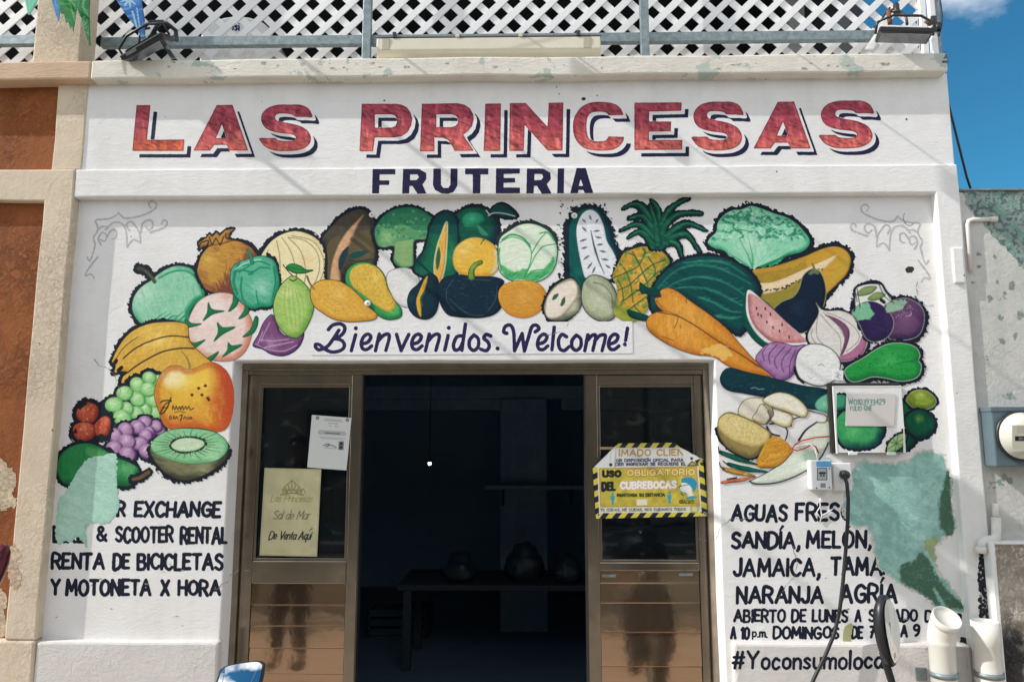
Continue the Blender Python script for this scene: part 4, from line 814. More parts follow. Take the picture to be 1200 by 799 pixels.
for q in ([(140,138),(190,95),(268,93),(232,135),(162,152)],[(213,168),(270,130),(328,145),(282,176),(230,182)]): e=c.sd(zz(o,q)); c.put(e+.5,(70,84,56)); c.shade(e,(132,150,96),(100,120,70),rim=2.5,body=False)
for l in ([(140,105),(150,170),(160,232)],[(310,70),(342,140),(385,202)],[(285,72),(320,150),(370,195)],[(125,110),(140,190)]): c.line(zz(o,l),1.0,(50,58,50),.9)
c.line(zz(o,[(300,180),(320,195)]),4,BLK); c.line(zz(o,[(120,250),(122,150),(132,95),(200,70),(292,64),(335,125),(380,165)]),2.6,BLK,.85,body=True); c.build('painted_plums',wall,label='two painted purple plums with leaves')
# --- chayote
body=[(57,660),(90,620),(180,570),(270,510),(360,473),(460,473),(532,500),(558,550),(547,582),(567,620),(552,682),(500,712),(420,720),(340,702),(240,692),(150,722),(90,717)]
c=cv_for(o,body); d=c.sd(zz(o,body)); c.fuzz(d,2.6,3.6); c.put(d+.8,(190,196,186)); c.shade(d,(36,148,66),(20,112,54),(70,172,88),(1040,420,18),rim=7,br=.6); c.line(zz(o,[(545,580),(480,590),(400,605)]),2,(18,104,52),.7,w1=.6)
for k in range(40): x,y=zz(o,[(100+RNG.random()*420,500+RNG.random()*200)])[0]; c.put(np.minimum(d-2,1.1-np.hypot(c.X-x,c.Y-y)),(16,96,50),.5)
c.build('painted_chayote',wall,label='painted bright green chayote')
# --- cucumber
o=Y7; body=[(48,95),(75,45),(120,33),(200,55),(350,90),(550,140),(735,180),(735,302),(640,290),(590,282),(450,240),(330,215),(200,190),(110,175),(65,145)]
c=cv_for(o,body); d=c.sd(zz(o,body)); c.put(d+.5,(20,34,44),body=True); c.shade(d,(12,52,62),(10,40,52),(20,74,74),(955,468,14),rim=5,br=.45,ang=.25)
for k in range(40): x,y=846+RNG.random()*110,438+RNG.random()*36; c.put(np.minimum(d-1,c.ld([(x,y),(x+RNG.uniform(1,5),y+RNG.uniform(-1,1))],.7,.5,False)),(70,104,104),.7)
c.line(zz(o,[(240,160),(265,155),(290,165),(320,162)]),1,(150,170,170),.8); e=c.sd(zz(o,[(642,255),(680,213),(738,198),(738,304),(690,310),(655,292)])); c.put(e+.8,(40,90,80)); c.shade(e,(112,184,152),(60,140,112),(160,212,184),(966,474,5),rim=4,body=False); c.build('painted_cucumber',wall,label='painted dark cucumber lying on its side')
# --- leek / radish
body=[(228,740),(330,690),(440,620),(500,560),(540,490),(580,425),(620,380),(660,362),(722,368),(737,400),(737,470),(690,560),(620,642),(520,707),(400,747),(270,757)]
c=cv_for(o,body,[(350,290),(745,300)]); d=c.sd(zz(o,body)); c.shade(d,(218,224,208),(188,200,180),rim=5,br=.2)
c.put(np.minimum(d,c.sd(zz(o,[(545,590),(600,540),(650,560),(640,610),(600,625)]))),(176,200,180),.7,soft=3)
for l,w in (([(232,738),(275,755),(400,747),(520,706),(622,650)],1.8),([(540,482),(582,420),(652,370)],2.8),([(360,380),(432,380),(468,430),(450,497)],2.0),([(588,295),(640,308),(702,325),(722,365)],1.3),([(230,738),(330,690),(440,620),(500,555)],1.0),([(722,500),(690,570),(665,605)],1.8),([(340,400),(365,440),(420,455)],2.6),([(490,395),(500,355),(540,340),(590,328)],1.6)): c.line(zz(o,l),w,(34,38,62),.92,w1=w*.6,body=True)
c.line(zz(o,[(660,372),(700,372),(715,350),(718,320)]),2,(120,122,96),.7,body=True); c.build('painted_radish',wall,label='painted pale radish with dark outline')
# --- mushrooms
caps=[[(162,300),(190,245),(240,222),(310,225),(322,260),(272,330),(255,362),(180,332)],[(318,235),(360,203),(420,188),(490,203),(552,245),(592,300),(572,337),(510,320),(430,290),(360,267)]]
st2=[[(305,260),(352,300),(362,340),(332,382),(253,350),(275,310)],[(350,268),(380,290),(492,330),(482,392),(430,392),(363,355),(375,315)]]
c=cv_for(o,*caps,*st2)
for q,b in ((caps[0],(224,216,196)),(st2[1],(228,221,202)),(st2[0],(218,211,196)),(caps[1],(232,226,208))): e=c.sd(zz(o,q)); c.put(e+.9,(112,104,74),.9,body=True); c.shade(e,b,(186,170,120),rim=3.5,br=.35)
c.line(zz(o,[(372,285),(380,320),(362,352)]),1.6,(52,52,58),.8); c.line(zz(o,[(345,300),(360,345),(335,380)]),1.8,(60,58,60),.8); c.build('painted_mushrooms',wall,label='two painted cream mushrooms')
# --- potato
body=[(33,390),(50,338),(100,310),(160,325),(250,365),(330,410),(367,450),(342,500),(300,560),(240,592),(170,572),(90,522),(43,452)]
c=cv_for(o,body); d=c.sd(zz(o,body)); c.fuzz(np.minimum(d,c.sd(zz(o,[(20,430),(60,440),(200,540),(300,570),(250,620),(80,560)]))),1.6,2); c.put(d+.7,(98,88,56),body=True); c.shade(d,(152,134,80),(98,86,58),rim=6,br=.8)
e=c.sd(zz(o,[(36,388),(56,337),(110,318),(200,347),(300,397),(355,445),(332,500),(250,522),(150,492),(70,442)])); c.shade(e,(216,198,134),(184,158,92),(226,212,160),(862,497,14),rim=3.5,br=.35,body=False); n=c.noise(1.1,8); c.put(np.minimum(e-1,(n-.63)*14),(170,146,84),.6); c.build('painted_potato',wall,label='painted cut potato')
body=[(273,647),(300,560),(340,488),(390,458),(452,485),(492,530),(497,562),(440,622),(390,650)]
c=cv_for(o,body); d=c.sd(zz(o,body)); c.shade(d,(206,148,52),(180,118,38),(220,166,76),None,rim=4,br=.4); c.line(zz(o,[(497,560),(440,622),(390,650),(300,654)]),1,(60,54,48),.8,body=True); n=c.noise(1.1,5); c.put(np.minimum(d-1,(n-.62)*14),(156,104,38),.6); c.build('painted_pumpkin_piece',wall,label='painted orange pumpkin piece')
for nm,l,w,col,stm in (('painted_green_chili',[(48,558),(110,580),(190,610),(280,634)],5.2,(12,96,74),[(34,522),(40,545),(55,562)]),('painted_green_chili',[(100,632),(180,655),(260,670),(345,680)],5.2,(12,92,74),[(65,612),(85,628),(110,638)]),('painted_yellow_chili',[(70,662),(150,682),(260,704)],5,(204,150,64),[(42,620),(52,648),(75,665)]),('painted_red_chili',[(60,747),(130,735),(200,727),(268,708)],3.4,(204,108,78),[(90,725),(150,716)])):
    c=cv_for(o,l,stm); s=c.ld(zz(o,l),w*.7,.6,wm=w); c.put(s+.5,tuple(int(v*.5) for v in col),.9,body=True); c.shade(s,col,tuple(int(v*.7) for v in col),tuple(min(255,int(v*1.2+14)) for v in col),None,rim=2,br=.5,ang=.2); c.line(zz(o,stm),1.1,(30,30,46),body=True,w1=1.6)
    c.build(nm,wall,label={'painted_green_chili':'painted green chili pepper','painted_yellow_chili':'painted orange chili pepper','painted_red_chili':'painted thin red chili pepper'}[nm])
# --- limes
o=Y8
for nm,q,b,dk_,hl,lab in (('painted_lime',[(480,240),(500,190),(560,183),(612,220),(627,270),(582,322),(540,352),(480,347),(465,290)],(22,96,62),(10,60,52),None,'painted dark lime behind the others'),('painted_lime',[(563,170),(600,120),(660,103),(720,118),(772,170),(762,217),(700,242),(630,237),(580,202)],(132,152,52),(86,112,46),(170,182,90),'painted yellow green lime'),('painted_lime',[(553,320),(590,270),(640,248),(700,258),(757,310),(768,360),(732,422),(670,447),(610,427),(570,382)],(12,86,60),(8,52,50),(126,158,72),'painted dark lime with a pale highlight')):
    c=cv_for(o,q); d=c.sd(zz(o,q)); c.fuzz(d,1.6,2.2); c.put(d+.5,(196,198,186) if b[0]>100 else (16,40,44)); cx,cy=np.mean(zz(o,q),0); c.shade(d,b,dk_,hl,(cx-1,cy-6,7),rim=6,br=.6); c.build(nm,wall,label=lab)
# --- left cluster
o=Z2; body=[(55,560),(80,500),(110,460),(160,430),(220,415),(290,423),(342,460),(377,520),(402,580),(397,650),(372,720),(330,767),(280,787),(200,787),(130,762),(78,710),(48,650)]
sc=[[(160,468),(182,505),(248,515),(185,532),(133,567),(155,520)],[(210,578),(240,605),(308,603),(240,642),(192,680),(215,630)],[(270,688),(290,705),(347,700),(290,737),(238,767),(265,730)],[(300,418),(327,450),(312,490),(272,517),(295,465)],[(365,438),(392,490),(372,535),(328,557),(360,505)],[(418,545),(435,555),(427,605),(400,642),(350,657),(395,612)],[(38,668),(80,690),(143,673),(95,712),(70,717)],[(98,780),(150,775),(217,738),(180,787),(130,800)],[(33,558),(70,582),(122,585),(70,602),(42,600)]]
c=cv_for(o,body,*sc); d=c.sd(zz(o,body)); c.put(d+.7,(120,92,76),.9,body=True); c.shade(d,(232,210,202),(206,132,104),(240,226,222),(247,365,22),rim=9,br=.35,dk=(.9,.8))
for q in sc: e=c.sd(zz(o,q)); c.put(e+.4,(10,70,46),body=True); c.shade(e,(26,120,72),(16,92,58),rim=2,br=.5)
c.build('painted_dragon_fruit',wall,label='painted pink white dragon fruit with green scales')
body=[(283,310),(300,268),(340,243),(400,223),(440,213),(492,220),(527,245),(542,290),(552,370),(532,440),(505,487),(450,492),(400,502),(350,472),(310,430),(288,370)]
c=cv_for(o,body,[(370,170)]); d=c.sd(zz(o,body)); c.put(d+.9,(10,66,60),body=True); c.fuzz(np.minimum(d,c.sd(zz(o,[(500,210),(570,260),(570,480),(420,520),(400,490),(520,470),(535,300)]))),1.8,2); c.shade(d,(92,178,144),(22,132,96),(170,216,192),(306,336,15),rim=6,br=.55)
for l,w in (([(345,330),(340,390),(352,450),(380,490)],2.2),([(424,402),(428,440),(440,488)],1.6),([(300,300),(350,290),(400,300),(450,275),(500,280)],2.2),([(330,250),(310,300),(300,360),(320,420)],3.2),([(400,250),(440,240),(500,262)],1.8),([(520,270),(530,350),(515,440)],2),([(405,300),(400,310),(385,312)],2.5),([(350,265),(390,262),(330,300)],1.6)): c.line(zz(o,l),w,(18,124,90),.8)
c.line(zz(o,[(310,285),(345,262),(395,240),(450,232)]),1.4,(186,226,206),.8); s=c.ld(zz(o,[(378,178),(392,210),(402,250)]),2.4,3.4); c.put(s+.5,(10,60,52),body=True); c.put(s,(44,140,100)); c.build('painted_bell_pepper',wall,label='painted green bell pepper')
o=Z5; body=[(33,722),(65,660),(95,590),(140,543),(165,580),(190,640),(240,672),(325,645),(312,712),(270,757),(210,782),(140,772),(88,742)]
c=cv_for(o,body); d=c.sd(zz(o,body)); c.put(d+.8,(54,32,70),body=True); c.shade(d,(126,78,122),(78,46,92),(164,124,160),(318,402,12),rim=4,br=.5)
for l in ([(48,715),(120,745),(210,755),(290,720)],[(70,690),(150,695),(240,685)],[(90,640),(70,690),(60,712)],[(130,590),(95,660),(80,700)],[(100,735),(170,720),(270,700)]): c.line(zz(o,l),1.0,(206,182,206),.8)
c.build('painted_fig',wall,label='painted purple fig with pointed end')
body=[(265,318),(302,335),(352,385),(383,450),(383,520),(352,600),(312,662),(270,677),(218,652),(173,590),(153,510),(163,440),(198,370),(235,333)]
lf_=[(228,262),(260,245),(310,258),(342,280),(385,283),(330,300),(280,300),(250,287)]
c=cv_for(o,body,lf_,[(208,250)]); d=c.sd(zz(o,body)); c.put(d+.9,(44,66,42),body=True); c.shade(d,(168,198,108),(112,160,70),(212,214,152),(338,342,11),rim=8,br=.55,ang=1.3)
for k in range(9): c.line(zz(o,[(225+k*9,370+k*5),(215+k*14,480),(235+k*12,610)]),1.4,(206,214,156) if k%2 else (120,168,80),.45,w1=.5)
e=c.sd(zz(o,lf_)); c.put(e+.5,(14,60,40),body=True); c.shade(e,(42,140,66),(22,100,52),rim=2.5); c.line(zz(o,[(240,262),(300,278),(380,284)]),.7,(14,80,46)); c.line(zz(o,[(208,250),(235,285),(266,318)]),1.2,(40,52,40),body=True); c.line(zz(o,[(248,335),(266,346),(288,335)]),1.4,(36,56,40)); c.line(zz(o,[(285,300),(284,322)]),.9,(50,90,50),body=True)
c.build('painted_guava',wall,label='painted light green guava with a leaf')
o=Z6; body=[(225,470),(250,430),(300,403),(370,403),(432,435),(472,490),(492,560),(532,640),(578,700),(573,752),(500,768),(438,745),(388,690),(330,652),(258,580),(223,530)]
c=cv_for(o,body); d=c.sd(zz(o,body)); c.put(d+.8,(30,62,44),body=True); c.shade(d,(62,158,84),(30,116,62),(110,190,110),(462,362,9),rim=5,br=.6)
e=c.sd(zz(o,[(250,475),(280,430),(350,412),(420,435),(465,490),(490,570),(537,655),(535,690),(500,715),(450,695),(400,660),(330,600),(268,550)])); c.shade(e+c.noise(2,3)*1.2,(222,184,78),(194,146,54),(234,204,104),(440,325,12),rim=3,br=.4,body=False); n=c.noise(1.0,8); c.put(np.minimum(e-1,(n-.64)*14),(172,132,52),.55); c.build('painted_mango_slice',wall,label='painted yellow green half mango')
body=[(2,560),(50,523),(110,513),(180,523),(250,563),(312,620),(372,690),(422,737),(402,767),(330,778),(230,780),(140,762),(70,722),(18,680),(-5,620)]
c=cv_for(o,body,zz((-365*5.51+290*5.51,-235*5.51+260*5.51,4.99/5.51),[(345,315)])); d=c.sd(zz(o,body)); c.put(d+.8,(74,58,34),.95,body=True); c.shade(d,(222,174,74),(200,140,50),(234,192,100),(395,345,14),rim=5,br=.35); n=c.noise(1.0,8); c.put(np.minimum(d-1,(n-.62)*14),(190,142,56),.5); c.line(zz(Z5,[(348,318),(362,355),(388,392)]),2.6,(120,112,74),body=True,w1=1.8); c.build('painted_mango',wall,label='painted yellow mango')
# bananas, grapes, strawberries, big apple, kiwi, avocado
o=Z1; body=[(62,600),(90,540),(140,470),(200,425),(280,395),(370,386),(450,388),(497,405),(503,450),(512,500),(545,540),(602,590),(650,640),(600,680),(400,690),(330,692),(240,702),(180,727),(140,748),(112,742),(122,705),(150,680),(110,672),(72,682),(78,640),(57,620)]
c=cv_for(o,body); d=c.sd(zz(o,body)); c.fuzz(d-np.clip((c.X-190)*.15,0,6),2.4,3); c.put(d+.7,BLK,.9,body=True); c.shade(d,(216,172,74),(190,138,48),(236,200,104),(185,395,26),rim=5,br=.6,ang=-.4)
for l,w in (([(122,598),(200,535),(300,490),(400,467),(503,475)],1.6),([(150,680),(190,648),(250,610),(350,560),(450,540),(535,540)],1.8),([(75,606),(130,530),(210,470)],.8),([(460,553),(500,600),(517,650)],1.0)): c.line(zz(o,l),w,(48,36,30) if w!=1.0 else (140,124,52),.9)
for q in ([(62,625),(78,600),(92,608),(80,632)],[(84,665),(112,640),(122,655),(95,680)],[(128,730),(150,712),(160,722),(140,744)]): c.put(c.sd(zz(o,q)),(24,24,26))
c.line(zz(o,[(250,520),(360,495),(400,500)]),3,(240,208,130),.5,w1=1); c.line(zz(o,[(180,480),(280,425),(400,408)]),3,(238,198,104),.4,w1=1); c.build('painted_bananas',wall,label='painted bunch of yellow bananas')
def grapes(nm,lst,b,dk_,lt,lab,fz):
    o=Z3; c=Canvas((min(x-r for x,y,r in lst)/3.633+50-8,min(y-r for x,y,r in lst)/3.633+425-8,max(x+r for x,y,r in lst)/3.633+58,max(y+r for x,y,r in lst)/3.633+433),.6,len(lst)+60)
    U=np.full(c.X.shape,-9.)
    ds=[]
    for i,(x,y,r) in enumerate(lst):
        X,Y=zz(o,[(x,y)])[0]; a=.4+.5*math.sin(i*2.1); u=(c.X-X)*math.cos(a)+(c.Y-Y)*math.sin(a); v=-(c.X-X)*math.sin(a)+(c.Y-Y)*math.cos(a); e=r/3.633*1.06-np.hypot(u*.92,v*1.08); ds.append((e,X,Y,r/3.633)); U=np.maximum(U,e)
    c.fuzz(U,fz,2.2)
    for e,X,Y,r in ds: c.put(e+.3,dk_,.9,body=True); c.shade(e,b,dk_,lt,(X-r*.2,Y-r*.3,r*.75),rim=3,br=.4); c.line([(X-r*.5,Y-r*.1),(X-r*.1,Y-r*.55),(X+r*.35,Y-r*.5)],.8,tuple(min(255,v+14) for v in lt),.6)
    c.build(nm,wall,label=lab)
grapes('painted_green_grapes',[(470,160,30),(480,215,26),(490,75,24),(455,65,27),(405,95,31),(450,115,31),(435,200,28),(405,155,31),(350,130,31),(400,215,29),(360,195,27),(305,180,34),(340,235,35)],(152,206,132),(74,148,84),(206,232,186),'painted bunch of green grapes',2.2)
grapes('painted_purple_grapes',[(500,290,22),(485,270,25),(435,252,27),(405,275,31),(455,295,24),(440,308,26),(355,285,31),(310,310,31),(415,345,31),(360,335,33),(445,378,32),(305,362,31),(362,388,33)],(172,132,170),(72,44,92),(212,182,210),'painted bunch of purple grapes',1.6)
o=Z3; ss=[[(143,215),(160,180),(195,168),(232,185),(237,220),(215,252),(180,257),(153,240)],[(133,270),(170,253),(217,265),(227,300),(200,327),(160,332),(133,305)],[(223,260),(260,228),(287,240),(287,280),(270,312),(240,317),(223,295)]]
c=cv_for(o,*ss); ds=[c.sd(zz(o,q)) for q in ss]
for d in ds: c.fuzz(d,3.0,3.6)
for i,d in enumerate(ds): c.put(d+.5,(60,24,26)); c.shade(d,(190,86,60),(132,48,40),(216,128,94),(zz(o,ss[i][:3])[1][0]+3,zz(o,ss[i])[1][1]+5,7),rim=5,br=.9,ang=.5)
for q in ([(145,190),(165,165),(195,172),(170,190),(160,200)],[(128,300),(140,275),(150,300)],[(225,315),(250,300),(280,318),(250,325)]): c.put(c.sd(zz(o,q),False),(20,30,30),.95)
for i in range(40):
    q=ss[i%3]; m=np.mean(zz(o,q),0); x,y=m[0]+RNG.uniform(-9,9),m[1]+RNG.uniform(-9,9); c.put(np.minimum(ds[i%3]-1,.7-np.hypot(c.X-x,c.Y-y)),(232,196,150) if i%2 else (90,40,34),.7)
c.build('painted_strawberries',wall,label='three painted red strawberries')
o=Z4; body=[(83,230),(100,160),(140,100),(190,70),(245,75),(275,92),(320,88),(400,53),(460,58),(522,110),(557,200),(560,300),(542,400),(500,457),(420,467),(300,452),(190,452),(138,420),(108,340),(88,280)]
c=cv_for(o,body); d=c.sd(zz(o,body)); c.put(d+.6,(46,34,30),.85,body=True); c.shade(d,(222,172,62),(186,78,38),None,rim=13,br=.75,dk=(1,.4),ang=1.3)
X,Yy=c.X,c.Y; n=c.noise(4,5,1.4,3)-.5
m=np.clip((X-241)/26+n*.9,0,1); c.put(np.where(m>0,m*8-3,-9),(184,66,38),.9,soft=8); d_=np.minimum(d,99)
m=np.clip((Yy-482)/22+n*.8,0,1); c.put(np.minimum(d,m*8-3),(206,112,46),.7,soft=8)
m=1-np.hypot((X-207)/17,(Yy-443)/12)+n*.8; c.put(np.minimum(d-1,m*8),(244,236,184),.85,soft=8)
m=1-np.hypot((X-234)/17,(Yy-445)/20)+n; c.put(np.minimum(d-1,m*8),(238,204,84),.8,soft=8); m=1-np.hypot((X-210)/14,(Yy-470)/14)+n; c.put(np.minimum(d-1,m*8),(232,190,70),.6,soft=8)
c.put(np.minimum(d,3.0-np.abs(c.sd(zz(o,body))-3)+n*4),(176,76,40),.4,soft=3)
for x,y in ((350,205),(390,190),(310,245),(370,245),(405,265),(412,275)): px,py=zz(o,[(x,y)])[0]; c.dot(px,py,1.9,(110,46,30),.8); c.dot(px-.4,py+.2,1.1,(44,22,20),.95)
for l,w in (([(120,290),(140,280),(185,280),(150,300),(125,340),(120,360),(140,350),(165,310),(182,262)],1.5),([(130,325),(165,320)],1.1),([(190,335),(195,310),(205,335),(215,312),(222,335),(235,315),(240,335),(252,312),(258,335),(270,315),(278,332),(290,315),(300,335),(320,325)],1.1),([(205,352),(235,345),(268,352)],.8),([(172,390),(178,372),(186,385),(180,395)],.9),([(195,390),(200,372),(206,390)],.9),([(212,388),(216,374),(224,388)],.9),([(235,372),(250,366),(240,400)],1.3),([(258,390),(266,376),(272,388)],.9),([(280,378),(282,392)],.9),([(290,378),(300,382),(296,392),(288,386)],.9),([(306,378),(308,392)],.9)): c.line(zz(o,l),w,(40,26,24),.9)
c.line(zz(o,[(262,0),(285,40),(295,90)]),1.4,(150,130,60),.9,body=True); c.build('painted_red_apple',wall,label='large painted red and yellow apple with the painter\'s signature')
body=[(60,560),(90,508),(150,468),(230,450),(340,448),(440,468),(512,520),(527,580),(502,642),(430,702),(330,747),(250,757),(160,722),(98,660),(63,600)]
c=cv_for(o,body); d=c.sd(zz(o,body)); c.fuzz(d-np.clip((528-c.Y)*.5,0,8),2.8,3.6); c.put(d+.8,(40,46,36),body=True); c.shade(d,(120,120,88),(62,62,48),(150,148,112),(240,550,16),rim=8,br=.9)
f=c.sd(zz(o,[(62,545),(100,498),(170,460),(260,449),(360,454),(450,473),(517,525),(520,580),(470,632),(380,657),(260,657),(150,627),(80,592)])); c.put(f+.5,(60,90,62)); c.shade(f,(140,198,146),(104,170,116),(170,214,170),(250,530,16),rim=5,br=.4,body=False)
k=c.sd(zz(o,[(185,545),(230,512),(300,505),(370,520),(382,550),(330,580),(250,587),(200,572)])); c.put(k+2.2+c.noise(1.6,5)*4-2,(24,40,32)); c.shade(k,(196,216,182),(168,200,158),rim=2,br=.3,body=False)
for i in range(26):
    a=i*2*math.pi/26; x0,y0=165+415/5.155*.0+(283+math.cos(a)*118)/5.155,415+(546+math.sin(a)*52)/5.155; x1,y1=165+(283+math.cos(a)*(165+30*(i%3)))/5.155,415+(546+math.sin(a)*(72+13*(i%3)))/5.155; c.line([(x0,y0),(x1,y1)],.9,(40,70,48),.8,w1=.4,sm=False)
c.build('painted_kiwi',wall,label='painted halved kiwi fruit')
o=Z3; body=[(62,440),(80,388),(130,353),(190,343),(240,358),(290,388),(320,405),(370,425),(407,450),(407,490),(370,522),(320,522),(250,512),(170,512),(100,517),(68,480)]
c=cv_for(o,body,[(460,460)]); d=c.sd(zz(o,body)); c.fuzz(d,2.4,3.0); c.put(d+.5,(16,44,36)); c.shade(d,(40,128,72),(22,92,54),(116,186,124),(148,550,14),rim=8,br=.6); c.put(np.minimum(d-2,c.sd(zz(o,[(190,360),(240,370),(300,400),(250,420),(190,390)]))),(120,180,110),.5,soft=4)
s=c.ld(zz(o,[(385,495),(415,488),(450,465)]),3.6,5); c.fuzz(s,1.8,2); c.put(s,(106,84,56)); c.build('painted_green_avocado',wall,label='painted green avocado with brown stalk')
# pencil scrolls in the top corners
for fl,x0,seed in ((False,108,81),(True,1082,82)):
    c=Canvas((90,228,200,340) if not fl else (985,228,1092,340),.6,seed); sc_=1/4.205
    Ls=[[(50,125),(58,116),(110,112),(140,102),(165,84)],[(165,84),(195,108),(255,102),(310,82),(345,60),(349,36),(328,24),(311,38),(324,58)],[(50,125),(62,165),(40,205),(48,235),(38,280),(22,318),(8,300)],[(78,242),(64,210),(82,180),(106,192),(96,222),(74,212)],[(100,165),(138,130),(178,134),(200,170),(206,252)],[(106,200),(130,168),(152,172),(150,205),(128,212)],[(216,168),(203,142),(222,124),(242,140),(266,180),(272,232)],[(272,182),(284,132),(320,118),(334,144),(314,166),(298,150)],[(320,180),(358,166),(396,150),(402,126),(384,118),(376,136)],[(206,250),(236,214),(272,232)],[(60,300),(14,360),(0,392),(28,384),(44,406)],[(60,165),(84,150),(112,152)]]
    for l in Ls:
        p=[(100+x*sc_,230+y*sc_) for x,y in l]
        if fl: p=[(1187-x*.97+0,y+4) for x,y in p]
        dd=c.ld(p,2.5,1.6)+c.noise(2.2,4)*1.8-.9; c.put(dd,(198,194,197),body=True); c.put(c.ld(p,.9,.6)+c.noise(1.8,6)*.8-.4,(170,166,170),.9)
    c.build('pencil_scroll',wall,label='faint pencil scrollwork in the upper %s corner'%('right' if fl else 'left'))
# ------------------------------------------------------------------ lettering
T1=(140,105,5.0); T2=(410,105,4.444); T3=(660,105,5.4545); T4=(850,105,6.0)
S_=[(1128,163),(1085,161),(1030,160),(1015,150),(985,143),(930,143),(912,160),(920,180),(960,192),(1040,208),(1095,235),(1120,275),(1115,315),(1080,345),(1020,360),(920,360),(860,340),(830,310),(820,286),(868,285),(910,285),(930,298),(990,303),(1030,295),(1030,275),(1000,262),(920,252),(860,230),(832,190),(835,145),(870,108),(930,90),(1000,89),(1060,90),(1105,110),(1125,140)]
A_=[(570,92),(662,90),(755,358),(645,358),(628,325),(555,325),(530,358),(433,358)]; Ah=[(600,205),(628,285),(565,285)]
def aff(p,src,dst):
    return [(dst[0]+(x-src[0])*(dst[2]-dst[0])/(src[2]-src[0]),dst[1]+(y-src[1])*(dst[3]-dst[1])/(src[3]-src[1])) for x,y in p]
SB=(820,90,1130,360); AB=(433,90,755,358)
LET=[('L',T1,[(100,92),(182,92),(160,295),(380,293),(375,360),(75,360)],None,0),('A',T1,A_,Ah,0),('S',T1,S_,None,1),
('P',T2,[(62,75),(235,75),(268,79),(297,94),(316,120),(325,152),(319,188),(300,222),(270,243),(235,250),(130,250),(120,322),(50,322)],[(130,130),(215,130),(234,136),(245,152),(245,172),(237,190),(218,199),(130,200)],0),
('R',T2,[(375,75),(560,72),(596,79),(625,98),(642,128),(645,155),(636,190),(616,216),(590,235),(604,258),(622,284),(645,318),(545,320),(527,284),(510,262),(488,252),(440,250),(440,322),(365,322)],[(450,130),(530,130),(552,136),(564,152),(562,176),(550,190),(530,196),(450,197)],0),
('I',T2,[(705,75),(787,73),(783,320),(697,320)],None,0),('N',T2,[(833,72),(915,70),(1030,195),(1035,70),(1112,68),(1107,318),(1030,318),(910,185),(905,320),(830,320)],None,0),
('C',T3,[tuple(v) for v in smooth([(385,165),(372,128),(338,97),(280,82),(190,82),(120,110),(75,170),(62,235),(75,310),(120,365),(190,388),(300,388),(355,365),(383,330),(388,303)],4,False)]+[tuple(v) for v in smooth([(290,300),(270,327),(225,332),(180,325),(155,295),(148,235),(155,180),(180,150),(225,143),(270,147),(290,165)],4,False)],None,0),
('E',T3,[(455,85),(758,83),(755,137),(550,142),(548,205),(690,205),(688,268),(548,270),(548,325),(762,323),(760,385),(455,387)],None,0),
('S',T3,aff(S_,SB,(822,80,1152,388)),None,1),('A',T4,aff(A_,AB,(197,85,600,415)),aff(Ah,AB,(197,85,600,415)),0),('S',T4,aff(S_,SB,(660,80,1045,412)),None,1)]
def rnd(p,it=2):                      # corner cutting for the rounded letters
    p=np.array(p,float)
    for _ in range(it):
        q=np.roll(p,-1,0); L2=np.hypot(*(q-p).T)[:,None]; f=np.minimum(.25,14/np.maximum(L2,1)) if it>1 else .25
        p=np.stack((p+(q-p)*f,p+(q-p)*(1-f)),1).reshape(-1,2)
    return [tuple(v) for v in p]
for i,(ch,o,poly_,hole,rd) in enumerate(LET):
    pts=zz(o,poly_ if rd!=1 else [tuple(v) for v in smooth(poly_,4)]); c=Canvas((min(p[0] for p in pts)-5,112,max(p[0] for p in pts)+16,196),.55,100+i)
    def fld(dx=0,dy=0):
        d=c.sd([(x+dx,y+dy) for x,y in (pts if rd!=2 else rnd(pts))],False)
        if hole: d=np.minimum(d,-c.sd([(x+dx,y+dy) for x,y in zz(o,hole)],False))
        return d
    d=fld(); sh=fld(8.0,7.8); sw=d
    for k in (1,2,3,4): sw=np.maximum(sw,fld(k*.86,k*.84))
    nv=np.minimum(sh,-(sw+.5))+(c.noise(2,3)-.5)*.5; c.put(nv,(34,32,66) if i%2 else (30,32,60),body=True)
    t=np.clip((c.Y-121)/62,0,1); n=c.noise(4,2,1.5,3.5)-.5; n2=c.noise(2.2,4,.4,3)-.5
    top=np.array((158,66,80))/255; bot=np.array((216,112,96))/255 if ch!='L' else np.array((204,100,58))/255
    tt=np.clip((t-.35)*1.6+n*1.1,0,1)[...,None]; col=top+(bot-top)*tt; col=col*(1+.5*n2[...,None]); col=col+np.array((.10,.08,.09))*np.clip(n*3,0,1)[...,None]; col=col*(1-.32*np.clip(-n2*3-.3,0,1))[...,None]
    e=d+(c.noise(1.6,6)-.5)*.5; c.put(e,np.clip(col,0,1),body=True); c.put(.55-np.abs(e-.5),(110,36,52),.6)
    c.build('painted_letter',frieze,-.034,label='red painted letter %s of the shop name'%ch)
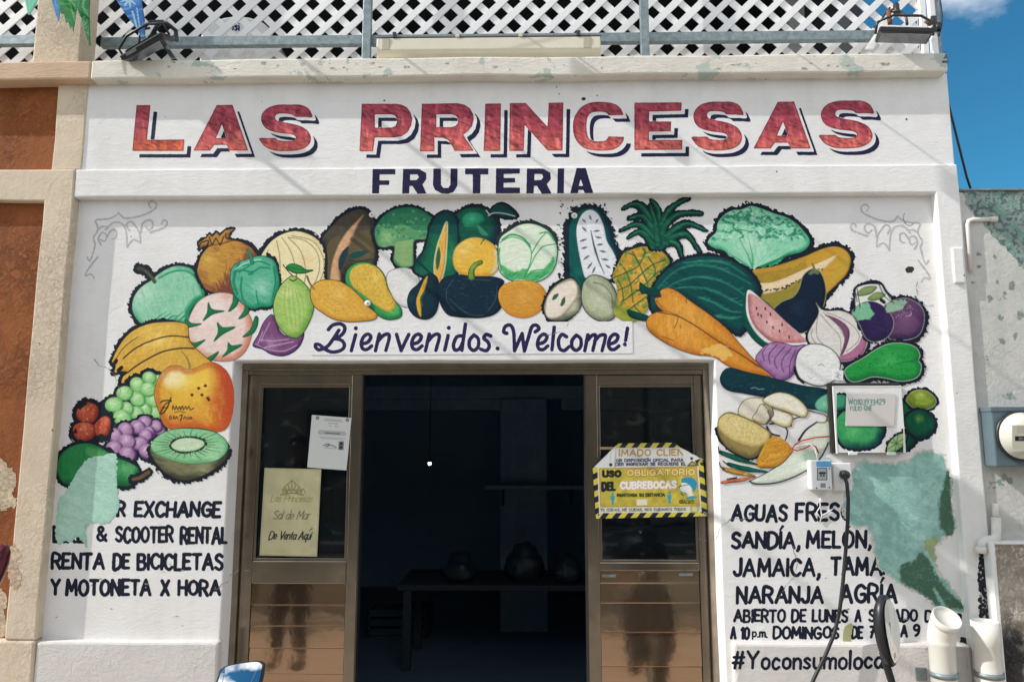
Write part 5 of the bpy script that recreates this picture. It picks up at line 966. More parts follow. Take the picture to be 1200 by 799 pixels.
o=(425,190,4.286); FR=[('F',[(50,35),(165,35),(163,62),(85,62),(84,92),(135,92),(133,115),(84,115),(82,158),(47,158)],None),('R',[(203,35),(285,35),(318,55),(320,85),(300,112),(320,158),(275,160),(250,120),(235,120),(233,158),(198,158)],[(238,62),(275,62),(282,75),(272,90),(238,92)]),('U',[(355,33),(393,33),(393,115),(405,130),(430,130),(440,115),(442,33),(477,33),(475,120),(455,152),(425,160),(395,157),(362,140),(353,115)],None),('T',[(515,32),(632,32),(630,62),(592,62),(590,158),(553,158),(553,62),(514,62)],None),('E',[(670,32),(790,32),(788,58),(708,60),(708,80),(765,80),(765,102),(708,105),(708,128),(790,128),(790,157),(668,158)],None),('R',[(825,33),(907,33),(942,53),(945,85),(925,112),(948,158),(900,160),(875,120),(860,120),(858,158),(822,158)],[(862,60),(900,60),(907,75),(897,90),(862,92)]),('I',[(980,32),(1012,32),(1010,157),(977,157)],None),('A',[(1075,30),(1120,30),(1158,156),(1115,156),(1108,140),(1085,140),(1080,157),(1042,157)],[(1095,85),(1107,120),(1085,120)])]
for i,(ch,q,h) in enumerate(FR):
    c=cv_for(o,q,pad=3,cell=.55); d=c.sd(zz(o,q),False)
    if h: d=np.minimum(d,-c.sd(zz(o,h),False))
    n=c.noise(3,2,.3,3)-.5; c.put(d+(c.noise(1.5,4)-.5)*.5,np.clip(np.array((36,34,66))/255*(1+.5*n[...,None]),0,1),body=True); c.build('painted_letter',surround,-.047,label='navy painted letter %s of the word FRUTERIA'%ch)
W1=(345,370,5.58); W2=(550,370,5.58); w=4.4
c=Canvas((362,373,742,421),.55,130); box=c.sd([(364,379),(741,376.5),(741.5,414),(364,416)],False); c.put(box,(232,230,229),body=True); c.build('welcome_panel',wall,label='bright white painted strip behind the welcome script')
def sh(l,dx): return [(x+dx,y) for x,y in l]
e_=[(437,185),(480,172),(500,138),(480,120),(452,138),(437,180),(447,215),(475,220),(505,197)]; n1=[(555,120),(530,228)]; n2_=[(543,170),(580,130),(612,120),(620,145),(598,226)]
SCR=[(W1,[[(222,90),(250,62),(295,52),(328,72),(322,110),(285,142),(255,152)],[(290,95),(255,150),(215,200),(165,222),(140,207),(140,187),(165,190),(200,218),(250,237),(310,222),(327,190),(307,160),(262,150)],[(400,125),(372,228)],[(402,82),(403,84)],e_,n1,n2_,[(668,122),(698,226)],[(698,226),(748,122)],sh(e_,330),sh(n1,327),sh(n2_,327),[(1005,130),(983,224)],[(1010,79),(1011,81)],[(1100,132),(1062,138),(1040,190),(1050,224),(1080,214),(1102,170)],[(1118,55),(1095,226)]]),
(W2,[[(30,125),(2,160),(2,205),(30,226),(58,200),(58,150),(30,125)],[(140,132),(110,122),(95,147),(122,172),(130,202),(110,228),(75,218)],[(185,214),(186,216)],[(245,115),(225,105),(235,70),(268,62),(290,105),(295,228)],[(295,228),(345,117)],[(345,117),(360,230)],[(360,230),(393,120),(410,70),(440,62),(455,85),(430,105)],sh(e_,8),[(555,75),(540,222)],[(635,137),(605,122),(583,160),(590,212),(620,227),(652,202)],[(700,127),(672,160),(672,205),(700,226),(728,200),(728,150),(700,127)],[(775,125),(755,228)],[(766,168),(800,130),(823,125),(825,150),(808,226)],[(820,165),(852,130),(885,125),(888,150),(868,228)],sh(e_,473),[(1034,82),(1022,160)],[(1017,187),(1018,189)]])]
c=Canvas((362,373,742,421),.5,131); D=np.full(c.X.shape,-9.)
for o,ls in SCR:
    for l in ls: D=np.maximum(D,c.ld(zz(o,l),w*(1.15 if len(l)==2 and abs(l[0][1]-l[1][1])<4 else 1),w*.95))
n=c.noise(3,3)-.5; c.put(D+(c.noise(1.5,4)-.5)*.5,np.clip(np.array((44,38,80))/255*(1+.5*n[...,None]),0,1),body=True); c.build('painted_writing',wall,label='navy script reading Bienvenidos. Welcome!')
INK=(28,32,48)
def row(items,lab,par=None,Y=0.0,seed=1):
    x0=min(i[1] for i in items); x1=max(i[2] for i in items); ya=min(i[3] for i in items); yb=max(i[4] for i in items)
    c=Canvas((x0-4,ya-9,x1+4,yb+10),.5,140+seed)
    for it in items: writing(c,*it[:6],col=INK,slant=it[6] if len(it)>6 else .03,seed=seed,ys=it[7] if len(it)>7 else 0)
    c.build('painted_writing',par or wall,Y,label=lab)
row([('R',136,148,587,606,4.2),('EXCHANGE',156,259.5,587,606,4.2,.08)],'black painted line reading EXCHANGE',seed=1)
row([('&',112,126,616,634,3.8),('SCOOTER',134,204,616.5,636,3.8),('RENTAL',210,267,617,637,3.8)],'black painted line reading SCOOTER RENTAL',seed=2)
row([('RENTA',59,123,647,667,4.2,.05),('DE',131,153,648,667,4.2),('BICICLETAS',159,262,648,668,4.2)],'black painted line reading RENTA DE BICICLETAS',seed=3)
row([('Y',58,71,678,697,4.2),('MOTONETA',76,178,678,697.5,4.2),('X',187,199,679,698,4.2),('HORA',207,259,679,698,4.2)],'black painted line reading Y MOTONETA X HORA',seed=4)
row([('AGUAS',856,923,591,611,4.2,.06),('FRESC',931,999,589,610.5,4.2)],'black painted line reading AGUAS FRESC',seed=5)
row([('SANDÍA,',856,938,622.5,642.5,4.2)],'black painted word SANDÍA',seed=6)
row([('MELÓN,',944,1022,621,642,4.2)],'black painted word MELÓN',seed=26)
row([('JAMAICA,',858,962,653.5,675,4.2)],'black painted word JAMAICA',seed=7)
row([('TAMAR',972,1048,652,674,4.2)],'black painted word TAMAR running under the green patch',seed=27)
row([('NARANJA',862,966,686.5,707,4.2)],'black painted word NARANJA',seed=8)
row([('AGRÍA',983,1052,684,707,4.2)],'black painted word AGRÍA',seed=28)
row([('ABIERTO',859,921,713.5,729,3.2),('DE',927,945,713.5,729,3.2),('LUNES',951,994,713.5,729,3.2),('A',1001,1010,713.5,728,3.2),('SÁBADO',1017,1076,713.5,728.5,3.2)],'black painted opening hours, ABIERTO DE LUNES A SÁBADO',seed=9)
row([('D 7am',1083,1127,714,728,3.0)],'small black painted D 7am',seed=29)
row([('A',855,863,734,749,3.2),('10',867,879,734,749,3.2),('p.m.',881,900,736,747,2.2),('DOMINGOS',905,984,733.5,748.5,3.2),('DE',997,1012,733,748,3.2),('7',1018,1025,733,748,3.2),('a.m.',1028,1050,738,748,2.2),('A',1054,1064,732,747,3.2),('9',1069,1078,731,746,3.2)],'black painted line of Sunday hours, DOMINGOS DE 7 A 9',seed=10)
c=Canvas((852,755,1036,796),.5,160); writing(c,'#Yoconsumolocal',857,1040,762,784,3.6,col=INK,seed=11,slant=.04); c.build('painted_writing',plR,-.048,label='black painted hashtag #Yoconsumolocal')
# ------------------------------------------------------------------ bare and overpainted green patches
q=[(115,520),(150,460),(190,410),(250,395),(312,392),(315,470),(318,560),(325,620),(300,660),(270,685),(190,690),(188,782),(170,760),(150,735),(120,765),(95,755),(70,772),(55,740),(60,640),(70,580),(95,550)]
BIKE=Canvas((58,612,104,642),.6,90); writing(BIKE,'BIKE',61,101,616,636,4.2,seed=9); BIKE.build('painted_writing',wall,label='painted word BIKE half hidden under the mint patch')
c=cv_for(Z3,q,cell=.8); d=c.sd(zz(Z3,q))+c.noise(4,3)*4-2+(c.noise(1.8,13,oct=3)-.5)*2.4; c.shade(d,(168,208,190),(152,196,178),(178,212,196),None,rim=3,br=.10,ang=1.0,sc=7); c.build('mint_paint_patch',wall,label='mint green overpainted patch')
g8=(980,520,3.631)
q=[(70,110),(95,80),(140,78),(200,85),(240,90),(280,75),(310,80),(340,45),(390,33),(450,50),(467,90),(482,140),(487,260),(502,350),(490,387),(445,402),(420,452),(420,480),(432,550),(480,600),(537,690),(543,707),(470,702),(428,692),(398,662),(340,622),(270,587),(210,540),(178,510),(163,430),(128,352),(80,352),(43,310),(38,220),(73,190)]
c=cv_for(g8,q,cell=.8); d=c.sd(zz(g8,q))+c.noise(6,3,oct=4)*7-3.5+(c.noise(2.2,13,oct=3)-.5)*3; rim_=d+2.2+(c.noise(3,17,oct=3)-.5)*5; c.put(rim_,(206,202,192),body=True); c.shade(d,(150,192,182),(130,174,164),(170,206,196),None,rim=4,br=.22,ang=.8,sc=7); c.put(np.minimum(d-1,(c.noise(10,14,oct=4)-.56)*30),(122,166,156),.5,soft=4); n=c.noise(3,6,oct=4)*6-3
for w in ([(470,120),(487,140),(488,270),(503,350),(482,390),(445,355),(436,260),(455,180)],[(275,520),(340,492),(352,463),(392,483),(417,540),(442,580),(492,640),(543,692),(480,698),(438,640),(412,612),(452,705),(400,662),(340,622),(278,582)]): c.put(c.sd(zz(g8,w))+n,(70,102,82),.95,soft=3)
c.put(np.minimum(d-1,1-np.abs(c.noise(9,8)-.5)*60),(120,170,160),.5); c.put(np.minimum(d,c.sd(zz(g8,[(370,420),(430,400),(440,520),(400,480)]))+n),(150,160,110),.8)
c.build('green_paint_patch',wall,label='large flaking sea green overpainted patch')
c=Canvas((985,730,1010,760),.7,71); d=c.sd([(990,734),(999,731),(997,748),(1001,755),(991,758),(988,748)])+c.noise(3,3)*2-1; c.put(d,(160,164,120),body=True); c.build('paint_chip',wall,label='chipped olive spot in the opening hours')
for i,(x,y,a,n_) in enumerate(((110,420,1.2,40),(250,690,.5,30),(880,600,1.4,46),(930,640,1.1,40),(1060,250,2.2,24),(1075,330,1.8,30),(640,392,.2,20))):
    r=random.Random(i+3); p=[(x,y)]
    for k in range(n_): a+=r.uniform(-.5,.5); p.append((p[-1][0]+1.8*math.cos(a),p[-1][1]+1.8*math.sin(a)))
    xs=[q[0] for q in p]; ys=[q[1] for q in p]; c=Canvas((min(xs)-3,min(ys)-3,max(xs)+3,max(ys)+3),.4,500+i); d=c.ld(p,.75,.4,False)+(c.noise(4,3)-.55)*.8; c.put(d,(128,124,120),body=True); c.build('hairline_crack',wall,label='hairline crack in the white plaster')
# flakes and pinholes
c=Canvas((96,75,1110,740),1.0,170); r=random.Random(5)
for (x,y,s) in ((106,94,3),(99,108,3.2),(98,195,4),(347,193,2.6),(450,118,1.2),(684,116,2.4),(700,112,1.2),(690,120,1),(652,102,1),(655,110,1),(1062,140,1.5),(1117,176,3),(1116,183,3),(1066,316,5)):
    d=s*.8-np.hypot((c.X-x)*.8,c.Y-y)+c.noise(1.5,2)*2-1
    c.put(np.where(np.hypot(c.X-x,c.Y-y)<9,d,-9),(58,54,50),body=True)
c.A=np.where((c.Y<190)|(c.Y>300),c.A,-9); A0=c.A.copy()
c.A=np.where((c.Y<190)&(c.X>101)&(c.X<1112),A0,-9); c.build('flaked_spot',frieze,-.034,label='small dark flaked spots in the shop name frieze',kind='stuff')
c.A=np.where(c.Y>300,A0,-9); c.build('flaked_spot',wall,label='small dark hole in the plaster by the plums')

def chips(par, Yp, box, n_, seed, lab, smin=.7, smax=2.2, col=(96, 92, 86)):
    r = random.Random(seed); c = Canvas(box, .5, seed); A = np.full(c.X.shape, -9.)
    for k in range(n_):
        x, y = r.uniform(box[0]+3, box[2]-3), r.uniform(box[1]+3, box[3]-3); s_ = r.uniform(smin, smax); A = np.maximum(A, s_-np.hypot((c.X-x)*r.uniform(.2, .9), (c.Y-y)*r.uniform(.9, 1.6)))
    A = A+(c.noise(1.6, 3)-.5)*2.4; n = c.noise(2, 5)-.5; c.put(A, np.clip(np.array(col)/255*(1+.8*n[..., None]), 0, 1), body=True); c.build('paint_chip', par, Yp, label=lab, kind='stuff', mat='paint')
chips(cor, -.098, (1104, 58, 1112, 78), 7, 662, 'dark chips at the right end of the cornice')
chips(cor, -.098, (130, 70, 1090, 84), 26, 663, 'worn grey green chips along the cornice', .6, 1.7, (164, 162, 144)); chips(wall, 0, (52, 640, 260, 745), 12, 664, 'small flakes low on the left wall', .4, 1.1, (150, 146, 140)); chips(wall, 0, (856, 700, 1120, 752), 12, 665, 'small flakes low on the right wall', .4, 1.1, (140, 136, 130))
# ------------------------------------------------------------------ on the roof: lattice, railing, lights
def lattice(x0, x1, z0, z1, y, name, label, pitch=.147, w=.040):
    b = MB(); rnd_ = random.Random(int(x0*100)); h_ = P(279, 33.6, y+.006); pitch = PX(293.6, 22, y)-PX(264.4, 22, y); w = pitch*.275
    ph = (h_[0]-(h_[2]-z0)-pitch/2, h_[0]+(h_[2]-z0)-pitch/2)
    for lay, sg in ((0, 1), (1, -1)):
        k = math.floor((x0-z1)/pitch)-1
        for i in range(int((x1-x0+(z1-z0)*2)/pitch)+6):
            lo = x0-(z1-z0) if sg > 0 else x0; c = ph[lay]+(math.floor((lo-ph[lay])/pitch)+i)*pitch   # x at z0
            zs = []
            za, zb = z0, z1
            xa, xb = c, c+sg*(z1-z0)
            # clip to x0..x1
            def clip(xs, zs_, xe, ze):
                t0, t1 = 0.0, 1.0; d = xe-xs
                for lim, s in ((x0, 1), (x1, -1)):
                    v = (lim-xs)/d
                    if (d > 0) == (s > 0): t0 = max(t0, v)
                    else: t1 = min(t1, v)
                return t0, t1
            t0, t1 = clip(xa, za, xb, zb)
            if t1-t0 < .03: continue
            p = Vector((xa+(xb-xa)*t0, 0, za+(zb-za)*t0)); q = Vector((xa+(xb-xa)*t1, 0, za+(zb-za)*t1))
            q = q+Vector((rnd_.uniform(-.010, .010), 0, 0)); p = p+Vector((rnd_.uniform(-.006, .006), 0, 0))
            d = (q-p).normalized(); nrm = Vector((-d.z, 0, d.x))*w*.5*(1+rnd_.uniform(-.09, .09)); yy = y+lay*.0065
            b.prism([(p.x+nrm.x, yy, p.z+nrm.z), (q.x+nrm.x, yy, q.z+nrm.z), (q.x-nrm.x, yy, q.z-nrm.z), (p.x-nrm.x, yy, p.z-nrm.z)], (0, .006, 0))
    return tag(b.build(name, M['lattice']), label, 'lattice')
lx0 = px1-.16; lx1 = PX(1078, 30, .35)
lattice(lx0, lx1, 3.57, 4.75, .35, 'lattice_screen', 'long white diagonal lattice screen standing on the shop roof')
lattice(-5.5, px0-.01, 3.57, 4.75, .35, 'lattice_screen', 'short white lattice screen left of the cream roof pillar')
bd = MB().box((lx1, .335, 3.555), (lx1+.035, .385, 4.75), .003).build('lattice_post', M['lattice']); tag(bd, 'white timber post at the right end of the lattice', 'post')
rail = thing('metal_railing', 'grey galvanised steel railing in front of the lattice', 'railing', (0, .27, 3.56))
zr0, zr1 = PZ(600, 52, .27), PZ(600, 40.5, .27)
lk(MB().box((px1+.006, .262, zr0+.004), (PX(1072, 40, .27), .300, zr1+.002), .004).build('rail', M['galv']), rail)
for px in (430.5, 755): x = PX(px, 30, .24); lk(MB().box((x-.024, .222, 3.556), (x+.024, .259, 4.9), .004).build('post', M['galv']), rail)
tag(MB().box((-5.5, .262, PZ(20, 53, .27)), (px0-.006, .300, PZ(20, 42, .27)), .004).build('rail', M['galv']), 'short galvanised rail left of the cream roof pillar', 'rail')
# dark roofed terrace behind the lattice
xt = PX(893, 20, 2.2)
rt = thing('roof_terrace', 'dark roofed terrace room behind the lattice', 'terrace', (0, 1.2, 3.56))
lk(MB().box((-5.5, 2.2, 3.55), (xt, 2.3, 5.2)).build('back_wall', M['roof']), rt); lk(MB().box((-5.5, .62, 5.06), (xt, 2.3, 5.2)).build('roof', M['roof']), rt)
lk(MB().box((xt, .62, 3.55), (xt+.08, 2.3, 5.06)).build('side_wall', M['roof']), rt); lk(MB().box((-5.5, .6, 4.86), (xt, .70, 5.06)).build('fascia', M['roof']), rt)
lk(MB().box((xt+.10, 1.3, 3.555), (PX(1082, 40, 1.3), 1.4, PZ(950, 40, 1.3)), .01).box((PX(925, 10, 1.3), 1.31, 3.6), (PX(958, 10, 1.3), 1.39, 5.3), .005).build('parapet', M['white']), rt)
fx0, fx1, fzt = PX(236, 30, .75), PX(318, 30, .75), PZ(275, 19, .75)
fr_t = thing('drinks_cooler', 'pale arched drinks cooler behind the lattice', 'cooler', ((fx0+fx1)/2, .9, 3.56))
prof = [(fx0, .75, 3.56), (fx1, .75, 3.56), (fx1, .75, fzt-.13)]+[((fx0+fx1)/2+(fx1-fx0)/2*math.cos(a), .75, fzt-.13+.13*math.sin(a)) for a in np.linspace(.2, math.pi-.2, 12)]+[(fx0, .75, fzt-.13)]
M['cooler'] = simple('cooler_enamel', (.62, .63, .64), .4, 0, .25, 4)
lk(MB().prism(prof, (0, .5, 0), bev=.012).build('cabinet', M['cooler']), fr_t)
c = Canvas((240, 20, 300, 50), .4, 201); writing(c, 'pepsi', 257.5, 281, 26, 36.5, 2.0, col=(34, 44, 96), jit=.1); c.build('printed_name', fr_t, .75, mat='print').matrix_parent_inverse = Matrix.Translation(fr_t.location).inverted()
# tube light
yl = .06; ax, bx = PX(441, 52, yl), PX(704, 52, yl); z0_, z1_ = PZ(570, 63.5, yl), PZ(570, 41, yl)
tl = thing('tube_light', 'long yellowed fluorescent batten light lying along the cornice', 'light', ((ax+bx)/2, yl, z0_))
lk(MB().box((ax-.004, yl+.04, z0_-.0), (bx+.004, yl+.13, z1_+.004), .006).build('housing', M['diff']), tl)
lk(MB().prism([(ax, yl+.045, z0_+.004), (ax, yl+.012, z0_+.012), (ax, yl, z0_+.030), (ax, yl+.006, z1_-.012), (ax, yl+.045, z1_-.002)], (bx-ax, 0, 0), bev=.004).build('diffuser', M['diff']), tl)
lk(MB().box((ax-.006, yl+.010, z1_-.004), (bx+.006, yl+.09, z1_+.004), .002).build('cover_rim', M['greyplast']), tl)
for p in (462, 536, 610, 678): x = PX(p, 40, yl); lk(MB().box((x-.010, yl+.0, z1_-.01), (x+.010, yl+.05, z1_+(.022 if p in (462, 678) else .010)), .002).build('clip', M['black'] if p in (462, 678) else M['diff']), tl)
for p in (452, 688): x = PX(p, 50, yl); lk(MB().box((x-.022, yl-.001, z0_+.028), (x+.022, yl+.01, z1_-.016), .003).build('tube_end', simple('dull_cap', (.42, .38, .28), .5)), tl)
M['mirror'] = simple('mirror_glass', (.86, .88, .9), .02+.1, 1.0, 0.0, 3); M['lens'] = simple('lamp_glass', (.07, .075, .08), .15, 0, .2, 8)
for l in M['mirror'].node_tree.links[:]:
    if l.to_socket.name == 'Roughness': M['mirror'].node_tree.links.remove(l)
M['mirror'].node_tree.nodes['Principled BSDF'].inputs['Roughness'].default_value = .01
def orient(o, loc, X, Y_, Z):
    o.matrix_world = Matrix(((X[0], Y_[0], Z[0], loc[0]), (X[1], Y_[1], Z[1], loc[1]), (X[2], Y_[2], Z[2], loc[2]), (0, 0, 0, 1)))
def floodlight(name, label, loc, ex, ez, w, dpt, fin):
    """LED floodlight; local x = long side, y = depth away from the lens edge, z = back of the lamp"""
    ex = Vector(ex).normalized(); ez = Vector(ez); ez = (ez-ex*ez.dot(ex)).normalized(); ey = ez.cross(ex)
    t = thing(name, label, 'floodlight'); orient(t, loc, ex, ey, ez)
    b = MB(); b.box((-w/2, -dpt/2, -.016), (w/2, dpt/2, .010), .006); b.build('lamp_body', M['black'], t)
    MB().box((-w/2+.014, -dpt/2+.014, -.0185), (w/2-.014, dpt/2-.014, -.0155)).build('lamp_glass', M['lens'], t)
    f = MB()
    for i in range(9): y = -dpt/2+.03+i*(dpt-.06)/8; f.box((-w/2+.03, y-.002, .009), (w/2-.03, y+.002, .024), .0)
    f.build('cooling_fins', M['black'] if not fin else M['lattice'], t)
    k = MB(); k.tube([(-w/2-.008, 0, 0), (-w/2-.008, 0, .06), (-w/4, 0, .095), (w/4, 0, .095), (w/2+.008, 0, .06), (w/2+.008, 0, 0)], .007, 6); k.build('bracket', M['black'], t)
    return t
f1 = floodlight('floodlight', 'black floodlight tilted over the cornice beside the blue flag', P(173, 56, -.125), (1, -.15, .50), (-.45, -.38, .85), .25, .16, False)
MB().box((-.09, -.083, -.010), (-.03, -.0795, .004), .0).build('rating_plate', M['galv'], f1)
b = MB(); b.tube([P(178, 42, -.12), P(186, 27, -.10), P(196, 28, -.08), P(206, 36, -.06), P(207, 48, 0.02)], .011, 8); b.tube([P(169, 34, -.12), P(176, 25, -.10), P(192, 25, -.08)], .006, 6); b.tube([P(163, 55, -.13), P(164, 36, -.11), P(176, 33, -.10)], .006, 6)
ar = b.build('lamp_arm', M['black'], f1); ar.matrix_parent_inverse = f1.matrix_world.inverted()
b = MB(); p, q = P(190, 50, -.05), P(203, 68, -.05); b.prism([p+np.array((-.012, 0, .0)), p+np.array((.012, 0, .006)), q+np.array((.012, 0, 0)), q+np.array((-.012, 0, -.004))], (0, .012, 0)); o = b.build('stay', M['galv'], f1); o.matrix_parent_inverse = f1.matrix_world.inverted()
f2 = floodlight('floodlight', 'dark floodlight with pale back at the right end of the cornice', P(1059, 41, -.10), (1, -.30, -.22), (0, -.20, .95), .25, .19, True)
for nm, pts, r, m in (('lamp_arm', [P(1043, 28, .0), P(1041, 14, .03), P(1048, 12, .05)], .012, 'rust'), ('lamp_arm', [P(1045, 14, .03), P(1054, 13, .02), P(1062, 20, 0), P(1063, 29, -.03)], .007, 'black'), ('clamp', [P(1050, 6, .06), P(1051, 17, .03)], .016, 'black')):
    o = MB().tube(pts, r, 8).build(nm, M[m], f2); o.matrix_parent_inverse = f2.matrix_world.inverted()
b = MB(); p, q = P(1043, 20, .06), P(1019, 57, .0); b.prism([p+np.array((-.02, 0, 0)), p+np.array((.02, 0, 0)), q+np.array((.022, 0, 0)), q+np.array((-.022, 0, 0))], (0, .012, 0)); o = b.build('stay', M['lattice'], f2); o.matrix_parent_inverse = f2.matrix_world.inverted()
b = MB().tube([P(1024, 33, .08), P(1034, 22, .07), P(1043, 9, .06)], .005, 6); o = b.build('lamp_lead', M['wire_black'], f2); o.matrix_parent_inverse = f2.matrix_world.inverted()
xp = PX(1094, 30, .12)
po = thing('roof_post', 'white square post with black cable at the right roof corner', 'post', (xp, .13, 3.57))
lk(MB().box((xp-.018, .11, 3.568), (xp+.012, .14, 5.0), .003).build('post', M['lattice']), po); lk(MB().box((xp+.016, .125, 3.568), (xp+.040, .165, 5.0), .003).build('rear_post', M['galv']), po)
lk(MB().box((xp-.022, .094, PZ(1094, 28, .1)), (xp+.006, .109, PZ(1094, 19, .1)), .003).build('clamp', M['black']), po); lk(MB().tube([P(1099, 28, .09), P(1099, 36, .09)], .016, 8).build('cable_gland', M['black']), po); lk(MB().tube([P(1085, 24, .09), P(1092, 29, .09)], .014, 8).build('rusty_bracket', M['rust']), po)
lk(MB().tube([P(1099, -10, .09), P(1102, 5, .09), P(1103.5, 18, .09), P(1103, 30, .09), P(1100, 42, .09), P(1099, 34, .09)], .006, 6).build('cable', M['wire_black']), po)
tag(MB().tube([P(1111, 120, .05), P(1119, 152, .06), P(1126, 180, .07), P(1133, 208, .08), P(1139, 226, .09)], .006, 6).build('hanging_wire', M['wire_black']), 'black wire running down from the shop corner to the house wall', 'wire')
# ------------------------------------------------------------------ bunting
M['string'] = simple('nylon_string', (.5, .5, .48), .6)
def flag(label, poly_, col, spots, seed, lt):
    c = Canvas((min(p[0] for p in poly_)-3, min(p[1] for p in poly_)-3, max(p[0] for p in poly_)+3, max(p[1] for p in poly_)+3), .5, seed); d = c.sd(poly_, False); c.shade(d, col, tuple(int(v*.8) for v in col), lt, None, rim=2, br=.25)
    for s in spots: c.put(np.minimum(d-.5, c.ld(s[0], s[1], s[2], False)), lt, .95)
    o = c.build('bunting_flag', None, -.14, mat='tissue', thick=.0012); tag(o, label, 'flag', 'bunting flags over the shop corner'); return o
rr = random.Random(3)
def petals(x, y, n, r0, r1): return [([(x+math.cos(a)*r0, y+math.sin(a)*r0), (x+math.cos(a)*r1, y+math.sin(a)*r1)], 3.2, 1.4) for a in np.linspace(0, 6.28, n, endpoint=False)]
flag('mint green bunting flag left of the cream roof pillar', [(27, -46), (48, -46), (44, 2), (35, 18), (33, 18), (29, 0)], (140, 222, 196), [], 301, (150, 228, 204))
flag('narrow sky blue bunting flag in front of the cream pillar', [(52, -46), (72, -46), (71, 10), (69, 26), (66, 20), (61, 2)], (72, 158, 214), [([(62, -10), (66, 8)], 1.6, 1)], 302, (120, 190, 232))
flag('wide green bunting flag with ragged lower edge', [(60, -46), (94, -46), (92, -5), (89, 20), (86, 38), (84, 32), (82, 34), (80, 26), (77, 27), (75, 17), (71, 16), (68, 2), (65, -2)], (36, 148, 66), [([(66+i*2.0+rr.uniform(-1, 1), -28+i*3.3), (70+i*1.9, -24+i*3.6)], 1.6, .8) for i in range(14)]+[([(74+i*1.2, -20+i*4), (78+i*1.0, -15+i*4)], 1.2, .8) for i in range(12)], 303, (128, 204, 140))
flag('long pointed green bunting flag by the lattice', [(88, -46), (107, -46), (105, 20), (106, 54), (104, 54), (98, 30), (91, 12), (89, 0)], (24, 132, 60), [([(92+rr.random()*11, y), (93+rr.random()*11, y+2.5)], 1.3, .8) for y in range(-40, 48, 3)], 304, (120, 206, 146))
flag('blue bunting flag with white flower beside the black floodlight', [(120, -46), (168, -46), (166, 0), (169.5, 22), (170.5, 45), (166, 46), (161, 35), (147, 17), (136, 0)], (34, 124, 204), petals(151, -1, 9, 3, 10)+[([(155+i*.9, 14+i*3.4), (157+i*.9, 18+i*3.4)], 2.2, 1) for i in range(6)]+[([(160+i*.6, 10+i*4), (161.5+i*.6, 14+i*4)], 1.6, .8) for i in range(6)], 305, (196, 224, 240))
zs_ = PZ(90, -44, -.14)
tag(MB().tube([(-4.5, -.14, zs_+.16), (-3.2, -.14, zs_+.03), (-2.6, -.14, zs_), (-1.9, -.14, zs_+.004), (-1.2, -.14, zs_+.10), (0, -.13, zs_+.5)], .003, 6).build('bunting_string', M['string']), 'thin string holding the bunting flags along the roof edge', 'string')
# strings of bunting running out over the street, above the picture (their shadows fall on the wall)
def street_string(x, z, flags, k, rad=.007):
    tag(MB().tube([(x, .0, z+.02), (x, -1.0, z), (x, -2.2, z-.02), (x, -4.0, z+.05), (x, -9.0, z+.8)], rad, 6).build('bunting_string', M['string']), 'string of bunting running from the roof out over the street', 'string', 'strings of bunting over the street')
    for (s0, s1, h, tri, cl) in flags:
        m = simple('bunting_plastic', cl, .5); n = MB()
        pts = [(x, -s0, z-.006), (x, -s1, z-.006), (x, -s1, z-h)] + ([(x, -(s0+s1)/2, z-h*.75)] if tri else []) + [(x, -s0, z-h)]
        n.prism(pts, (.0015, 0, 0)); tag(n.build('bunting_flag', m), 'bunting flag on a string over the street', 'flag', 'bunting flags over the street')
street_string(-1.30, 4.20, [(.80, 1.06, .40, False, (.1, .5, .2)), (1.75, 2.0, .3, True, (.7, .1, .3)), (2.3, 2.55, .3, True, (.1, .3, .7))], 1)
street_string(-1.84, 4.20, [(.86, 1.06, .36, False, (.7, .5, .1)), (1.7, 1.95, .3, True, (.1, .5, .5))], 2, .012)
street_string(-.415, 4.20, [(.285, .37, .12, False, (.2, .5, .7)), (1.5, 1.7, .3, True, (.1, .5, .2))], 3, .006)
street_string(.715, 4.20, [(.41, .56, .15, False, (.6, .1, .2)), (1.9, 2.1, .3, True, (.7, .5, .1))], 4, .005)
street_string(-2.68, 4.20, [(2.1, 2.3, .3, True, (.1, .3, .7))], 5, .013)
# ------------------------------------------------------------------ services on the right
cp_ = thing('conduit_pipe', 'thin white conduit with an elbow down the shop corner', 'pipe', (XE+.02, -.05, 1.0))
xa = PX(1134, 270, -.038)
lk(MB().tube([(PX(1166, 257, -.038), -.038, PZ(1166, 257, -.038)), (xa+.03, -.038, PZ(1140, 257.5, -.038)), (xa+.008, -.038, PZ(1136, 259, -.038)), (xa, -.038, PZ(1134, 264, -.038)), (xa, -.038, PZ(1138, 318, -.038))], .0115, 10).build('pipe', M['pvc']), cp_)
lk(MB().tube([(PX(1160, 257, -.038), -.038, PZ(1166, 257, -.038)), (PX(1168, 257, -.038), -.038, PZ(1166, 257, -.038))], .0145, 10).build('pipe_socket', M['pvc']), cp_)
cp2 = thing('conduit_elbow', 'short white pipe elbow above the sooty strip', 'pipe', (PX(1160, 630, -.06), -.06, 1.1))
lk(MB().tube([P(1167, 606, -.06), P(1167.5, 622, -.06), P(1167, 629, -.062), P(1163, 632, -.065), P(1155, 633, -.068), P(1150.5, 636, -.07), P(1150, 643, -.07)], .021, 10).build('pipe', M['pvc']), cp2); lk(MB().tube([P(1166.5, 590, -.06), P(1167, 607, -.06)], .014, 10).tube([P(1149.8, 640, -.07), P(1149.8, 648, -.07)], .025, 10).build('pipe_socket', M['pvc']), cp2)
MB().box((PX(1117.5, 310, -.06), -.058, PZ(1120, 331, -.07)), (PX(1130.5, 310, -.06), -.044, PZ(1120, 289, -.07)), .006).build('cover_plate', M['band'], surround)
